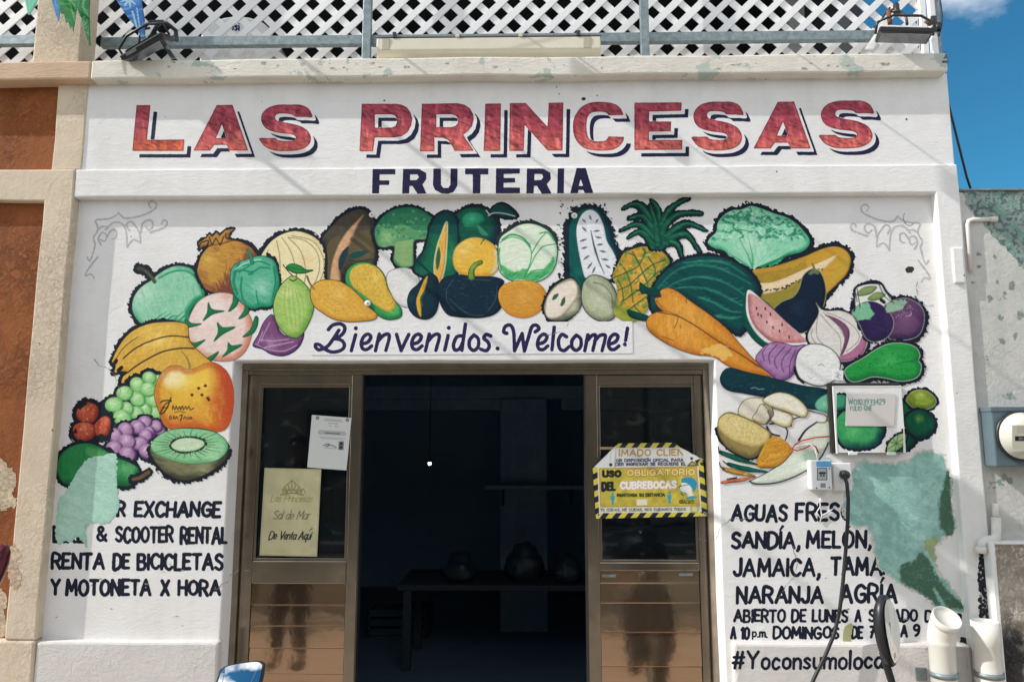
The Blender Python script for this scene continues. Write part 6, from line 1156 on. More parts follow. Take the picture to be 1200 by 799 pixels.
mx0, mx1, mz0, mz1 = PX(1164, 510, -.12), PX(1164, 510, -.12)+.30, PZ(1164, 547, -.12), PZ(1164, 478, -.12)
em = thing('electric_meter', 'round electricity meter in a grey green metal box', 'meter', ((mx0+mx1)/2, 0, mz0))
lk(MB().box((mx0, -.120, mz0), (mx1, -.029, mz1), .008).box((mx0-.004, -.124, mz1-.016), (mx1+.004, -.029, mz1+.006), .003).build('meter_box', M['meter']), em)
mc = P(1196, 510.5, -.125); M['meterglass'] = simple('meter_cover', (.62, .60, .52), .2, 0, .15, 5)
lk(MB().lathe([(.108, 0), (.108, .018), (.098, .024), (.090, .075), (.080, .088), (0, .092)], mc, (0, -1, 0), 40).build('meter_cover', M['meterglass']), em)
lk(MB().lathe([(.1175, -.003), (.1175, .012), (.109, .014), (.109, -.003)], mc, (0, -1, 0), 40).build('sealing_ring', M['black']), em)
cc_ = Canvas((1184, 496, 1216, 530), .4, 311); d = cc_.sd([(1186, 498), (1214, 498), (1214, 528), (1186, 528)], False); cc_.put(d, (186, 182, 164), body=True); cc_.put(cc_.sd([(1189.5, 511), (1212, 511), (1212, 516.5), (1189.5, 516.5)], False), (26, 30, 34)); writing(cc_, '004183', 1194, 1208, 512.3, 515.4, .6, col=(140, 150, 140), jit=0); writing(cc_, 'kWh', 1193, 1206, 501, 505, .8, col=(60, 70, 76), jit=0) if False else None
for k in range(4): cc_.line([(1192, 500+k*2.2), (1208, 500+k*2.2)], .6, (90, 96, 92), .6, sm=False)
o = cc_.build('meter_dial', None, -.2180, mat='print'); o.matrix_world = Matrix.Identity(4); lk(o, em)
def pvc(name, label, px, ytop, elbow, y):
    x = PX(px, 770, y); r = .059; zt = PZ(px, ytop, y); t = thing(name, label, 'pipe', (x, y, 0))
    b = MB()
    if not elbow:
        b.lathe([(r*.93, -zt), (r*.93, -.22), (r*.93, -.105), (r, -.100), (r, 0), (r*.88, 0), (r*.88, -.3)], (0, 0, zt), (0, 0, 1), 36)
        b.build('pipe', M['pvc'], t)
    else:
        z1 = PZ(px, 750, y); b.lathe([(r*.93, -z1), (r*.93, -.02), (r, -.015), (r, .0)], (0, 0, z1), (0, 0, 1), 36); b.build('pipe', M['pvc'], t)
        e = MB(); pts = []; ax = Vector((.10, -.60, .72)).normalized()
        for k in range(9): u = k/8; pts.append(Vector((0, 0, z1))+Vector((0, 0, .050))*u+ax*(.045*u*u))
        e.tube(pts, [r]*9, 30, cap=False); q = pts[-1]; e.lathe([(r*1.0, -.002), (r*1.04, .0), (r*1.04, .035), (r*.96, .035), (r*.93, .026), (0, .024)], q, ax, 36); e.build('elbow', M['pvc'], t)
    z = PZ(px, 789, y); MB().lathe([(r*.94, 0), (r*1.02, 0), (r*1.02, .022), (r*.94, .022)], (0, 0, z-.012), (0, 0, 1), 32).build('pipe_clamp', M['galv'], t)
    return t
pvc('vent_pipe', 'white plastic vent pipe with angled elbow mouth by the plinth', 1104.5, 730, True, -.125)
pvc('vent_pipe', 'straight open white plastic vent pipe next to the stone pier', 1157.5, 727, False, -.125)
tag(MB().box(P(1077, 792, -.055)-np.array((.012, 0, .02)), P(1086, 786, -.055)+np.array((.0, .01, .015)), .003).build('pipe_bracket', M['galv']), 'small rusty pipe bracket on the right plinth', 'bracket')
# breaker, outlet, cable, wires
bx0, bx1, bz0, bz1 = PX(950, 556, -.05), PX(975, 556, -.055), PZ(962, 574, -.055), PZ(962, 539, -.055)
bk = thing('breaker_box', 'small white breaker box with blue sticker beside the outlet', 'breaker', (bx0, 0, bz0))
lk(MB().box((bx0, -.055, bz0), (bx1, 0, bz1), .006).build('breaker_case', M['plast']), bk)
cc_ = Canvas((953, 538, 976, 575), .35, 320); d = cc_.sd([(956.5, 540.5), (974, 540), (974.3, 547), (956.8, 547)], False); cc_.put(d+cc_.noise(2, 3)*1.4-.7, (96, 164, 214), body=True)
d = cc_.sd([(957.5, 548), (969.5, 548), (969.5, 562.5), (957.5, 562.5)], False); cc_.put(d, (70, 74, 80), body=True); cc_.put(d-.9, (176, 180, 182)); cc_.put(cc_.sd([(960.5, 552), (966.8, 552), (966.8, 558.5), (960.5, 558.5)], False), (150, 154, 158)); cc_.line([(960.5, 554), (967, 554)], 1.8, (26, 28, 32), sm=False); cc_.line([(962, 556), (962, 557.5)], 1.2, (26, 28, 32), sm=False); cc_.line([(965.5, 556), (965.5, 557.5)], 1.2, (26, 28, 32), sm=False)
cc_.put(cc_.sd([(961.5, 566), (967.5, 566), (967.5, 571), (961.5, 571)], False), (120, 140, 150), body=True)
for x, y in ((957, 571.5), (972, 571), (972, 549)): cc_.dot(x, y, .9, (40, 42, 46), body=True)
o = cc_.build('breaker_face', None, -.055, mat='print'); lk(o, bk)
ox0, ox1, oz0, oz1 = PX(977, 556, -.03), PX(998.5, 556, -.03), PZ(985, 575, -.03), PZ(985, 542, -.03)
ol = thing('wall_outlet', 'square white wall outlet with a black plug in it', 'outlet', ((ox0+ox1)/2, 0, oz0))
lk(MB().box((ox0, -.030, oz0), (ox1, 0, oz1), .006).build('outlet_plate', M['plast']), ol)
pc = P(989, 556, -.03); cb = thing('power_cable', 'thick black power cable hanging from the outlet', 'cable', pc)
lk(MB().lathe([(.0, .030), (.016, .030), (.021, .022), (.023, 0), (0, 0)], (pc[0], -.0305, pc[2]), (0, -1, 0), 20).build('plug', M['black']), cb)
lk(MB().tube([P(989, 557, -.058), P(992.5, 566, -.075), P(994, 585, -.082), P(993.5, 610, -.082), P(991, 645, -.082), P(988, 680, -.082), P(984, 715, -.085), P(977.5, 743, -.09), P(967, 768, -.095), P(957, 788, -.10), P(948, 808, -.11), P(940, 850, -.12), P(936, 920, -.14), (P(936, 905, -.14)[0]-.1, -.2, .012), (P(936, 905, -.14)[0]-.8, -.35, .012)], .0085, 10).build('cable', M['wire_black']), cb)
M['red'] = simple('red_wire', (.45, .02, .03), .4)
wr = thing('loose_wires', 'red and white loose wires trailing from the painted box lid', 'wires', P(940, 520, -.02))
lk(MB().tube([P(974, 511, -.015), P(955, 512.5, -.02), P(940, 516, -.02), P(931, 521, -.02), P(928.5, 526, -.02), P(934, 528, -.02), P(943, 525, -.02), P(950, 521.5, -.02), P(956, 523, -.02), P(959.5, 531, -.02)], .0035, 6).build('red_wire', M['red']), wr)
lk(MB().tube([P(930, 523, -.018), P(938, 522, -.02), P(948, 520, -.02), P(954, 524, -.02), P(957, 532, -.02), P(958, 541, -.03)], .004, 6).build('white_wire', M['plast']), wr)
b = MB()
for l in ([(962, 578), (961, 590), (963, 604), (961, 612)], [(963, 604), (970, 600), (976, 596)], [(962, 592), (957, 600), (962, 608), (968, 604), (972, 607)]): b.tube([P(x, y, -.006) for x, y in l], .0028, 6)
lk(b.build('stray_wire', M['plast']), wr)
# painted box with lid
jb = thing('junction_box', 'square metal box with painted lid showing a green guava', 'box', P(1015, 490, 0))
jx0, jx1, jz0, jz1 = PX(972.5, 490, -.02), PX(1056, 490, -.02), PZ(1010, 531, -.02), PZ(1010, 448.5, -.02)
lk(MB().box((jx0, -.022, jz0), (jx1, 0, jz1), .002).build('box_body', M['alu_dark']), jb)  # solid body coloured near black for the dark void behind the lid
lx0_, lx1_, lz0_, lz1_ = PX(978.5, 490, -.036), PX(1059, 490, -.036), PZ(1015, 530.5, -.036), PZ(1015, 453, -.036)
lk(MB().box((lx0_, -.036, lz0_), (lx1_, -.030, lz1_), .0015).build('lid', M['white']), jb)
lk(MB().box((lx0_-.003, -.0375, lz0_-.003), (lx0_+.005, -.029, lz1_+.003), .001).box((lx0_+.005, -.0375, lz1_-.003), (lx1_, -.029, lz1_+.004), .001).build('lid_rim', M['plast']), jb)
for px in (1000, 1045): lk(MB().box(P(px-6, 533, -.034), P(px+5, 529.5, -.042), .002).build('hinge', M['plast']), jb)
o8 = Y8; q = [(60,375),(68,310),(98,270),(135,253),(240,260),(330,278),(392,330),(403,392),(382,452),(340,502),(250,522),(150,517),(88,472)]
def onlid(c, nm, lab): o = c.build(nm, None, -.036, mat='paint', label=lab); lk(o, jb)
c = cv_for(o8, q); d = c.sd(zz(o8, q)); c.A[:] = -9; c.fuzz(d, 1.5, 2); c.shade(d, (62,158,92),(14,66,64),(96,184,112),(1000,505,12),rim=9,br=.45,dk=(1,.7)); c.A = np.minimum(c.A, c.X-980.5); onlid(c, 'painted_guava', 'painted round green guava on the lid')
q = [(40,150),(110,138),(137,160),(132,222),(92,242),(40,238)]; c = cv_for(o8, q); d = c.sd(zz(o8, q)); c.fuzz(d, 1, 2); c.shade(d, (60,148,110),(24,96,76),None,rim=4); c.A = np.minimum(c.A, c.X-980.5); onlid(c, 'painted_cucumber_end', 'painted green cucumber end on the lid')
q = [(425,532),(440,480),(490,430),(540,415),(562,430),(545,492),(500,532),(440,552)]; q2 = [(545,398),(602,440),(625,482),(585,522),(530,562),(500,547),(560,480)]
c = cv_for(o8, q, q2); d, d2 = c.sd(zz(o8, q)), c.sd(zz(o8, q2)); c.fuzz(d2, 1.2, 2); c.shade(d2, (12,74,56),(8,50,46),None,rim=4); c.fuzz(d, 1.3, 2.4); c.shade(d, (170,198,138),(120,160,100),None,rim=3)
ctr = zz(o8, [(492,485)])[0]
for a in range(8): c.line([ctr, (ctr[0]+12*math.cos(a*.785+.2), ctr[1]+12*math.sin(a*.785+.2))], .9, (60,100,66), .85, sm=False)
c.A = np.minimum(c.A, 530-c.Y); CA = c.A.copy(); c.A = np.minimum(CA, 1058.5-c.X); onlid(c, 'painted_lime_half', 'painted lime half on the lid'); c.A = np.minimum(CA, c.X-1059.5); c.build('painted_lime_half', wall, label='painted lime rind right of the lid')
def sheet(name, label, cat, quad, Y, draw, thick=.0006, mat='print', seed=1, cell=.4, wavy_=0.0):
    """sheet of printed paper or vinyl on plane Y, quad in photo order TL TR BR BL"""
    x0, y0, x1, y1 = min(p[0] for p in quad), min(p[1] for p in quad), max(p[0] for p in quad), max(p[1] for p in quad)
    c = Canvas((x0-2, y0-2, x1+2, y1+2), cell, seed); d = c.sd(quad, False); c.A = np.maximum(c.A, d)
    t = thing(name, label, cat, P((x0+x1)/2, (y0+y1)/2, Y)); A0 = d.copy(); draw(c, d); c.A = np.minimum(np.maximum(c.A, A0), A0)
    o = c.build('sheet', None, Y, mat=mat, thick=thick, gap=.0002); lk(o, t); return t
def d_note(c, d):
    c.put(d+1, (206, 200, 196)); writing(c, 'WO103933429', 994, 1037.5, 467.5, 474.5, 1.0, col=(70, 130, 122), body=False, jit=.5, rag=.2); writing(c, 'FOLIO CHE', 996, 1022, 475.5, 481, .9, col=(70, 130, 122), body=False, rag=.2)
sheet('paper_note', 'white paper note with teal handwriting on the painted box lid', 'note', [(992, 460.5), (1050, 461.5), (1047.5, 499.5), (990.5, 499)], -.0395, d_note, seed=331)
def d_tag(c, d): c.put(d+1, (226, 226, 224)); c.line([(980, 437), (983, 440), (980, 441), (984, 443)], 1, (120, 120, 118), .8); c.line([(982, 436), (985, 440)], .8, (140, 140, 136), .8)
sheet('paper_tag', 'tiny square white tag with grey scribble above the box lid', 'tag', [(976, 433), (988.5, 434), (988, 446), (975.5, 445)], -.003, d_tag, seed=332)
for i, (x, y, wh) in enumerate(((436, 252, 'beside the painted mamey'), (431, 355.5, 'by the yellow half mango'), (673, 253, 'on the painted soursop'))):
    pc = P(x, y, 0); t = thing('wall_plug', 'small round white screw cap %s' % wh, 'screw cap', pc); lk(MB().lathe([(.0155, 0), (.0155, .004), (.012, .007), (0, .007)], (pc[0], -.0005, pc[2]), (0, -1, 0), 20).build('cap', M['plast']), t); lk(MB().lathe([(.004, 0), (.004, .0015), (0, .0015)], (pc[0], -.0078, pc[2]), (0, -1, 0), 10).build('screw', M['galv']), t)
# ------------------------------------------------------------------ notices on the doors
def d_doc(c, d):
    c.put(d+1, (206, 207, 204)); c.put(d-.0, (212, 213, 210))
    for x, y in ((372, 489.5), (407, 492)): c.dot(x, y, 1.9, (70, 92, 88)); c.dot(x, y, .8, (190, 196, 190))
    g = (130, 132, 134); sl = lambda x, y: y+(x-365)*.065
    def tl_(x0, x1, y, w, a=.8, col=g): c.line([(x0, sl(x0, y)), (x1, sl(x1, y))], w, col, a, sm=False)
    tl_(381, 400, 490, .8); tl_(379, 402, 491.6, .6); tl_(385, 396, 494.5, .8); c.dot(390, 499, 1.6, (236, 236, 232)); tl_(386, 397, 497.5, .6); tl_(375, 403, 505.5, 5.2, .75, (168, 170, 170)); writing(c, 'ACTA', 381, 398, 505.2, 507.8, .5, col=(60, 62, 66), body=False, jit=.1) if False else tl_(381, 398, 506, 1.2, .9, (84, 86, 90)); tl_(374, 404, 511, .5); tl_(376, 402, 512.6, .5)
    c.line([(379, 522), (383, 520), (386, 520.5), (382, 523), (388, 521.5), (394, 524)], .8, (50, 52, 60), .9); tl_(380, 394, 523.5, .6); c.put(c.sd([(397, 517), (403, 517), (402.5, 527), (396.5, 527)], False), (96, 100, 104), .8); c.dot(400, 519.5, 1.6, (40, 44, 50)); c.dot(399.5, 524, 1.9, (56, 60, 66))
sheet('paper_notice', 'white official paper with faint print taped high on the left door', 'notice', [(365.5, 486), (412, 489.5), (406, 551), (360, 547.5)], .1385, d_doc, seed=341)
def scr(c, txt, x0, x1, ya, yb, w, col, a=1.0): writing(c, txt, x0, x1, ya, yb, w, col=col, slant=.32, jit=.2, gapw=.14, body=False, rag=.15, a=a)
GL['D'] = GL['D']; GL['h'] = (.46, [[(0, -.05), (0, 1)], [(0, .6), (.18, .4), (.4, .45), (.46, .65), (.46, 1)]])
def d_sal(c, d):
    n = c.noise(14, 3)-.5; c.put(d+1, np.clip(np.array((196, 190, 150))/255*(1+.16*n[..., None]), 0, 1)); c.put(.8-np.abs(d-1), (170, 164, 126), .5)
    gd = (138, 130, 84)
    for k in range(7):
        a = math.pi*(1.12+k*.76/6); c.line([(342+math.cos(a)*7, 579+math.sin(a)*5), (342+math.cos(a)*12.5, 577.5+math.sin(a)*12)], 1.6, gd, .9, w1=.7, sm=False)
    for k in range(5):
        x = 331+k*5.4; c.line([(x, 578), (x+2.7, 572.5), (x+5.4, 578)], .9, gd, .9)
    c.line([(329, 579.5), (342, 577.5), (355.5, 579.8)], 1.5, gd, .9); c.line([(331, 574), (336, 568), (342, 564), (348, 568), (354, 574.5)], .9, gd, .9); c.dot(342, 563.5, 1.2, gd)
    scr(c, 'Las Princesas', 316.5, 365.5, 579.5, 588, .9, (156, 146, 92)); scr(c, 'Sal de Mar', 319, 363, 598, 608.5, 1.2, (128, 124, 98)); scr(c, 'De Venta Aquí', 314, 364, 622, 632, 1.45, (52, 54, 52))
sheet('sale_poster', 'cream poster with gold crown and script, De Venta Aquí, on the left door', 'poster', [(310, 548), (376.5, 549.5), (371.5, 652), (304, 650.5)], .1375, d_sal, seed=342)
def d_mask(c, d):
    YL, BK = (200, 186, 74), (26, 34, 44)
    # hazard stripes
    st = np.where(((c.X+c.Y*.8)/7.2) % 2 < 1, 1.0, 0.0); n = c.noise(6, 3)-.5
    sv = np.where(((c.Y*1.0-np.abs(c.X-762)*.45)/7.0) % 2 < 1, 1.0, 0.0)
    m = np.where((c.X < 702.5) | (c.X > 820.5), sv, st)
    col = np.array(YL)/255*m[..., None]+np.array(BK)/255*(1-m[..., None]); c.put(d+2, col)
    inn = c.sd([(721, 524.5), (803, 524.5), (818.5, 546), (822.5, 600), (702, 601), (700, 547), (721, 546)], False); c.put(inn, (206, 204, 192))
    hd = c.sd([(721, 524.5), (802, 524.5), (806, 546), (721, 546)], False); c.put(hd, (200, 200, 198))
    panel = c.sd([(702.5, 549), (816, 546.5), (819.5, 592.5), (704, 593.5)], False); c.put(panel, np.clip(np.array((186, 170, 66))/255*(1+.3*n[..., None]), 0, 1)); c.put(.7-np.abs(panel), (168, 130, 62), .8)
    def tx(t, x0, x1, a, b_, w, col_, ys=0, k=1): writing(c, t, x0, x1, a, b_, w, col=col_, jit=.1, body=False, rag=.25, ys=ys, gapw=.30, seed=k)
    tx('IMADO CLIEN', 725, 801, 526.5, 534.5, 1.8, (164, 132, 74), -.8)
    tx('OR DISPOSICIÓN OFICIAL PARA', 722, 801, 537.5, 541.2, 1.0, (40, 46, 66), -.6); tx('DER INGRESAR SE REQUIERE EL', 721, 804, 542.0, 545.8, 1.0, (40, 46, 66), -.7)
    tx('USO', 705.5, 728.5, 550.8, 559, 3.0, (26, 30, 34)); tx('OBLIGATORIO', 734, 815, 549.4, 558.2, 3.4, (150, 112, 56), -1.0); tx('OBLIGATORIO', 734.6, 814.4, 550.1, 557.5, 1.9, (222, 200, 130), -1.0)
    tx('DEL', 704.5, 722, 564.5, 575, 3.2, (26, 30, 34), -.3); tx('CUBREBOCAS', 726, 793.5, 563.5, 574, 4.0, (196, 176, 140), -1.2); tx('CUBREBOCAS', 726.5, 793, 564.3, 573, 2.2, (236, 226, 222), -1.2)
    tx('MANTENGA SU DISTANCIA', 722.5, 779.5, 578, 582, 1.15, (34, 44, 30), -.5); tx('¡GRACIAS!'.replace('¡', ''), 796, 813, 585.5, 590, .8, (44, 50, 30))
    tx('TE CUIDAS, ME CUIDAS, NOS CUIDAMOS TODOS', 703.5, 804, 595.6, 599, .8, (70, 84, 60), -.8)
    for x in (718, 784.5):
        y = 578.5 if x < 750 else 577.5; bl = (58, 146, 176); c.dot(x, y, 1.5, bl); c.put(c.sd([(x-2.4, y+2), (x+2.4, y+2), (x+2.2, y+7), (x+1.4, y+7), (x+1.2, y+12.5), (x-1.2, y+12.5), (x-1.4, y+7), (x-2.2, y+7)], False), bl)
    c.put(c.sd([(746, 585), (758, 584.5), (758.5, 591.5), (746, 592)], False), (216, 212, 200))
    # face with mask pictogram
    c.put(c.sd([(799, 561), (804, 559), (811, 559.5), (816, 564), (816.5, 570), (813, 576), (811, 572), (806, 567), (799, 565)]), (40, 136, 170)); c.put(c.sd([(799, 566), (805, 566), (810, 571), (811, 577), (814, 582), (807, 584), (805, 578), (799, 575), (797, 571)]), (224, 220, 212))
    c.put(c.sd([(797.5, 570), (804, 569.5), (806, 573), (803, 577.5), (798.5, 575.5)]), (206, 220, 226)); c.line([(797, 569.5), (807, 567.5)], .7, (50, 70, 80)); c.line([(798, 576), (804, 578)], .7, (50, 70, 80)); c.line([(796, 571), (798, 568)], .8, (40, 44, 50), sm=False); c.put(c.sd([(805, 582.5), (814, 580.5), (817, 583), (806, 584.5)]), (60, 150, 180)); c.put(c.ld([(798, 578), (801, 580)], .9, .9, False), (44, 48, 52))
    c.dot(814, 596, 4.6, (196, 190, 120), .8); c.put(1.2-np.abs(np.hypot(c.X-814, c.Y-596)-4.4), (150, 150, 90), .6)
    for x, y in ((701.5, 603), (826, 601.5)): c.dot(x, y, 2.0, (196, 194, 186)); c.dot(x, y, 1.0, (30, 34, 40))
    # peeled, folded corners
    c.put(c.sd([(722, 522), (720.5, 547.5), (696, 547)], False), (206, 208, 206)); c.put(c.sd([(722, 522), (721.5, 547.5), (719.5, 547)], False), (140, 142, 142), .8); c.line([(716, 527), (715, 540)], .7, (150, 152, 152), .7, sm=False); c.dot(715.7, 544.4, 1.9, (34, 38, 44))
    c.put(c.sd([(797, 524), (821, 537), (805, 543.5)], False), (202, 204, 202)); c.dot(810.5, 537, 1.6, (34, 38, 44)); c.put(c.sd([(806, 545.5), (811, 540.5), (818, 545)], False), (176, 160, 60)); c.put(.6-np.abs(c.sd([(806, 545.5), (811, 540.5), (818, 545)], False)), (60, 60, 44)); c.put(c.sd([(821, 537), (824, 541), (817, 543.5)], False), (176, 164, 66))
mq = [(725, 519.5), (790, 518.5), (797, 524), (824, 538), (829.5, 604.5), (698.5, 607.5), (694.5, 547), (722, 522)]
sheet('mask_sign', 'torn yellow and black vinyl sign about face masks on the right door', 'sign', mq, .136, d_mask, mat='vinyl', seed=343, cell=.3, thick=.001)
tag(MB().box(P(703, 526.5, .145), P(721, 523.5, .1475)).build('tape_strip', simple('brown_tape', (.42, .28, .16), .4)), 'short brown tape strip above the torn left corner of the mask sign', 'tape')

c = Canvas((1126, 224, 1206, 420), .7, 401); n = c.noise(7, 3, oct=4)-.5; d = c.sd([(1127, 222), (1210, 222), (1210, 330), (1192, 306), (1160, 272), (1131, 238)], False)+n*7  # mottled weathering, with the diagonal cast shadow band painted into its colour
g = c.noise(3.2, 4, oct=4); k = np.clip((g-.5)*7+.5, 0, 1)[..., None]; k2 = np.clip((c.noise(5, 8, oct=3)-.56)*14, 0, 1)[..., None]
col = np.array((92, 110, 112))/255*(1-k)+np.array((150, 160, 154))/255*k; col = col*(1-k2)+np.array((122, 158, 142))/255*k2; c.put(d, col, body=True)
c2 = Canvas((1126, 224, 1206, 420), .7, 402)
for (x, y, r) in ((1148, 312, 3), (1151, 322, 2), (1165, 300, 3), (1177, 345, 5), (1172, 372, 4), (1186, 335, 6), (1195, 370, 7), (1190, 392, 5), (1160, 350, 2.4), (1147, 298, 1.6), (1140, 330, 1.2), (1168, 330, 1.4), (1175, 400, 3.4)): e = r*.7-np.hypot((c.X-x)*1.1, c.Y-y)+n*9+(c.noise(2.0, 9)-.5)*6; e = np.where(np.hypot(c.X-x, c.Y-y) < r*2.6+1, e, -9); c2.put(e, (136, 144, 138), body=True)
M['moss_paint'] = paint_mat('weathered_paint', .8, .8, .2)
o = c.build('weathered_shadow_patch', None, -.030, mat='moss_paint', label='flaking green weathered patch with a painted-in diagonal shadow under the wall cap', gap=.001); lk(o, ph)
c2.A = np.minimum(c2.A, -c.A); o = c2.build('paint_chip', None, -.030, mat='moss_paint', label='grey chips where the wall paint has flaked', gap=.001, kind='stuff'); lk(o, ph)

for i, (pl_, Yp, par) in enumerate((([(-4, 538), (12, 548), (20, 560), (16, 578), (22, 590), (6, 596), (-4, 590)], -.010, th), ([(-4, 690), (8, 700), (5, 722), (12, 740), (-4, 742)], -.010, th), ([(14, 640), (24, 648), (20, 662), (26, 676), (18, 690), (10, 672)], -.051, th))):
    c = Canvas((-6, min(p[1] for p in pl_)-8, 34, max(p[1] for p in pl_)+8), .6, 520+i); d = c.sd(pl_)+(c.noise(4, 3, oct=4)-.5)*9; n = c.noise(3, 5, oct=4)-.5
    c.put(d, np.clip(np.array((188, 170, 146) if i < 2 else (196, 172, 146))/255*(1+.5*n[..., None]), 0, 1), body=True); o = c.build('bare_plaster_patch', None, Yp, mat='moss_paint', label='bare pale plaster where the paint has flaked off', gap=.0012); lk(o, par)

c = Canvas((1140, 632, 1172, 760), .5, 530); d = c.sd([(1150, 646), (1157, 641), (1162, 652), (1165, 690), (1168, 750), (1153, 752), (1149, 715), (1147, 670)])+(c.noise(4, 3, oct=4)-.5)*7; n = c.noise(2.2, 5, oct=4); k = np.clip((n-.62)*9+.2, 0, 1)[..., None]
c.put(d+1, np.array((40, 40, 46))/255*(1-k)+np.array((196, 192, 188))/255*k, body=True); c.build('soot_stain', surround, -.047, label='black flaking stain down the shop corner', mat='moss_paint')
c = Canvas((1096, 735, 1136, 762), .5, 531); d = c.sd([(1124, 748), (1134, 746), (1136, 757), (1128, 759)])+(c.noise(3, 3)-.5)*6; c.put(d, (60, 56, 52), body=True); c.build('chipped_edge', wall, label='dark chipped plaster at the foot of the wall')
# ------------------------------------------------------------------ dim things inside the shop
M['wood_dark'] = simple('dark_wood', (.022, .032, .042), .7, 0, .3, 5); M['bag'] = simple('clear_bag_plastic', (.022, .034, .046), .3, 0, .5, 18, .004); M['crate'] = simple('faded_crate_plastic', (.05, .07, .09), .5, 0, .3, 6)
def roomy(t): return t
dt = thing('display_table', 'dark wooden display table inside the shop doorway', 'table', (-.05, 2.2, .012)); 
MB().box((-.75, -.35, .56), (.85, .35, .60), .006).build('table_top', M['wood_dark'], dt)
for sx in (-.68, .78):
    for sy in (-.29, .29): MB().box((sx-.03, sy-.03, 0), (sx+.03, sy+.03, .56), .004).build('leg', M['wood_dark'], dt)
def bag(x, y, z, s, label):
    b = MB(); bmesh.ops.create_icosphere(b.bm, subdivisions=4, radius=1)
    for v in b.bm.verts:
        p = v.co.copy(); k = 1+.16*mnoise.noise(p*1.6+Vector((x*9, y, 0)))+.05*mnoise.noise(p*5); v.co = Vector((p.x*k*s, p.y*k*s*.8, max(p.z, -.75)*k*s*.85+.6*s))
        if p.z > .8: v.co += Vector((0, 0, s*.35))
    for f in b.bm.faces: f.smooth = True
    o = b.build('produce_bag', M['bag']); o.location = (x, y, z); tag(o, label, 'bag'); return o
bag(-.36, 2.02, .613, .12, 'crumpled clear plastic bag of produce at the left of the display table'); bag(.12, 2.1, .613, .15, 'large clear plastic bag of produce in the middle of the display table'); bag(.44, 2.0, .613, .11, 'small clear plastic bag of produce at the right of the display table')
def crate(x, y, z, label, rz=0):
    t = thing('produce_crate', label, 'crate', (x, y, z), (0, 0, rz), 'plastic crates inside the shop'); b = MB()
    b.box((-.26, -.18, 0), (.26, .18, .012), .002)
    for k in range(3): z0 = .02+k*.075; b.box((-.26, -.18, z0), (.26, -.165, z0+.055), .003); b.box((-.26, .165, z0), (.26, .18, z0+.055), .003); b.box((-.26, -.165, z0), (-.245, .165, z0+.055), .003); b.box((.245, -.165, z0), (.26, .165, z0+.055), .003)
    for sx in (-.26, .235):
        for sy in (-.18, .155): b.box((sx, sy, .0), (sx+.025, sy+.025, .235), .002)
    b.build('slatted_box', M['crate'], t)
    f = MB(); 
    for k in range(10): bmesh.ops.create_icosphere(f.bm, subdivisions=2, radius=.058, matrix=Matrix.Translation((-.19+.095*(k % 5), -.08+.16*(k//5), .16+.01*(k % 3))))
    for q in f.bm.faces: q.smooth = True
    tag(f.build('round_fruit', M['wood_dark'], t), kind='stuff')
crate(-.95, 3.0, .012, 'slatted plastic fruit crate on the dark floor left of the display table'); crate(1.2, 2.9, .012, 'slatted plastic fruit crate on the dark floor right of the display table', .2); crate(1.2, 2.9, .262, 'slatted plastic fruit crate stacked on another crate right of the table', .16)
sh_ = thing('wall_shelf', 'pale wall shelf across the inner pillar', 'shelf', (.12, 2.9, 1.23)); MB().box((-.35, -.05, 0), (.55, .14, .03), .003).build('shelf_board', M['roomlight'], sh_)
for sx in (-.2, .4): MB().prism([(sx, .13, 0), (sx, -.02, 0), (sx, .13, -.15)], (.02, 0, 0)).build('shelf_bracket', M['wood_dark'], sh_)
pb = P(503.5, 543, 2.6); bl = thing('ceiling_bulb', 'small bright bulb hanging in the dark shop', 'light bulb', pb)
mb_, N_, L_, B_ = nmat('lit_bulb'); B_.inputs['Emission Color'].default_value = (.9, .97, 1, 1); B_.inputs['Emission Strength'].default_value = 9; M['bulb'] = mb_
lk(MB().lathe([(0, -.014), (.010, -.011), (.0125, -.002), (.0125, .006), (.010, .012), (0, .013)], pb, (0, 0, 1), 20).build('bulb', M['bulb']), bl); lk(MB().tube([pb+np.array((0, 0, .011)), pb+np.array((0, 0, .05))], .011, 10).tube([pb+np.array((0, 0, .07)), np.array((pb[0], pb[1], 2.75))], .004, 6).build('lamp_cord', M['black']), bl)
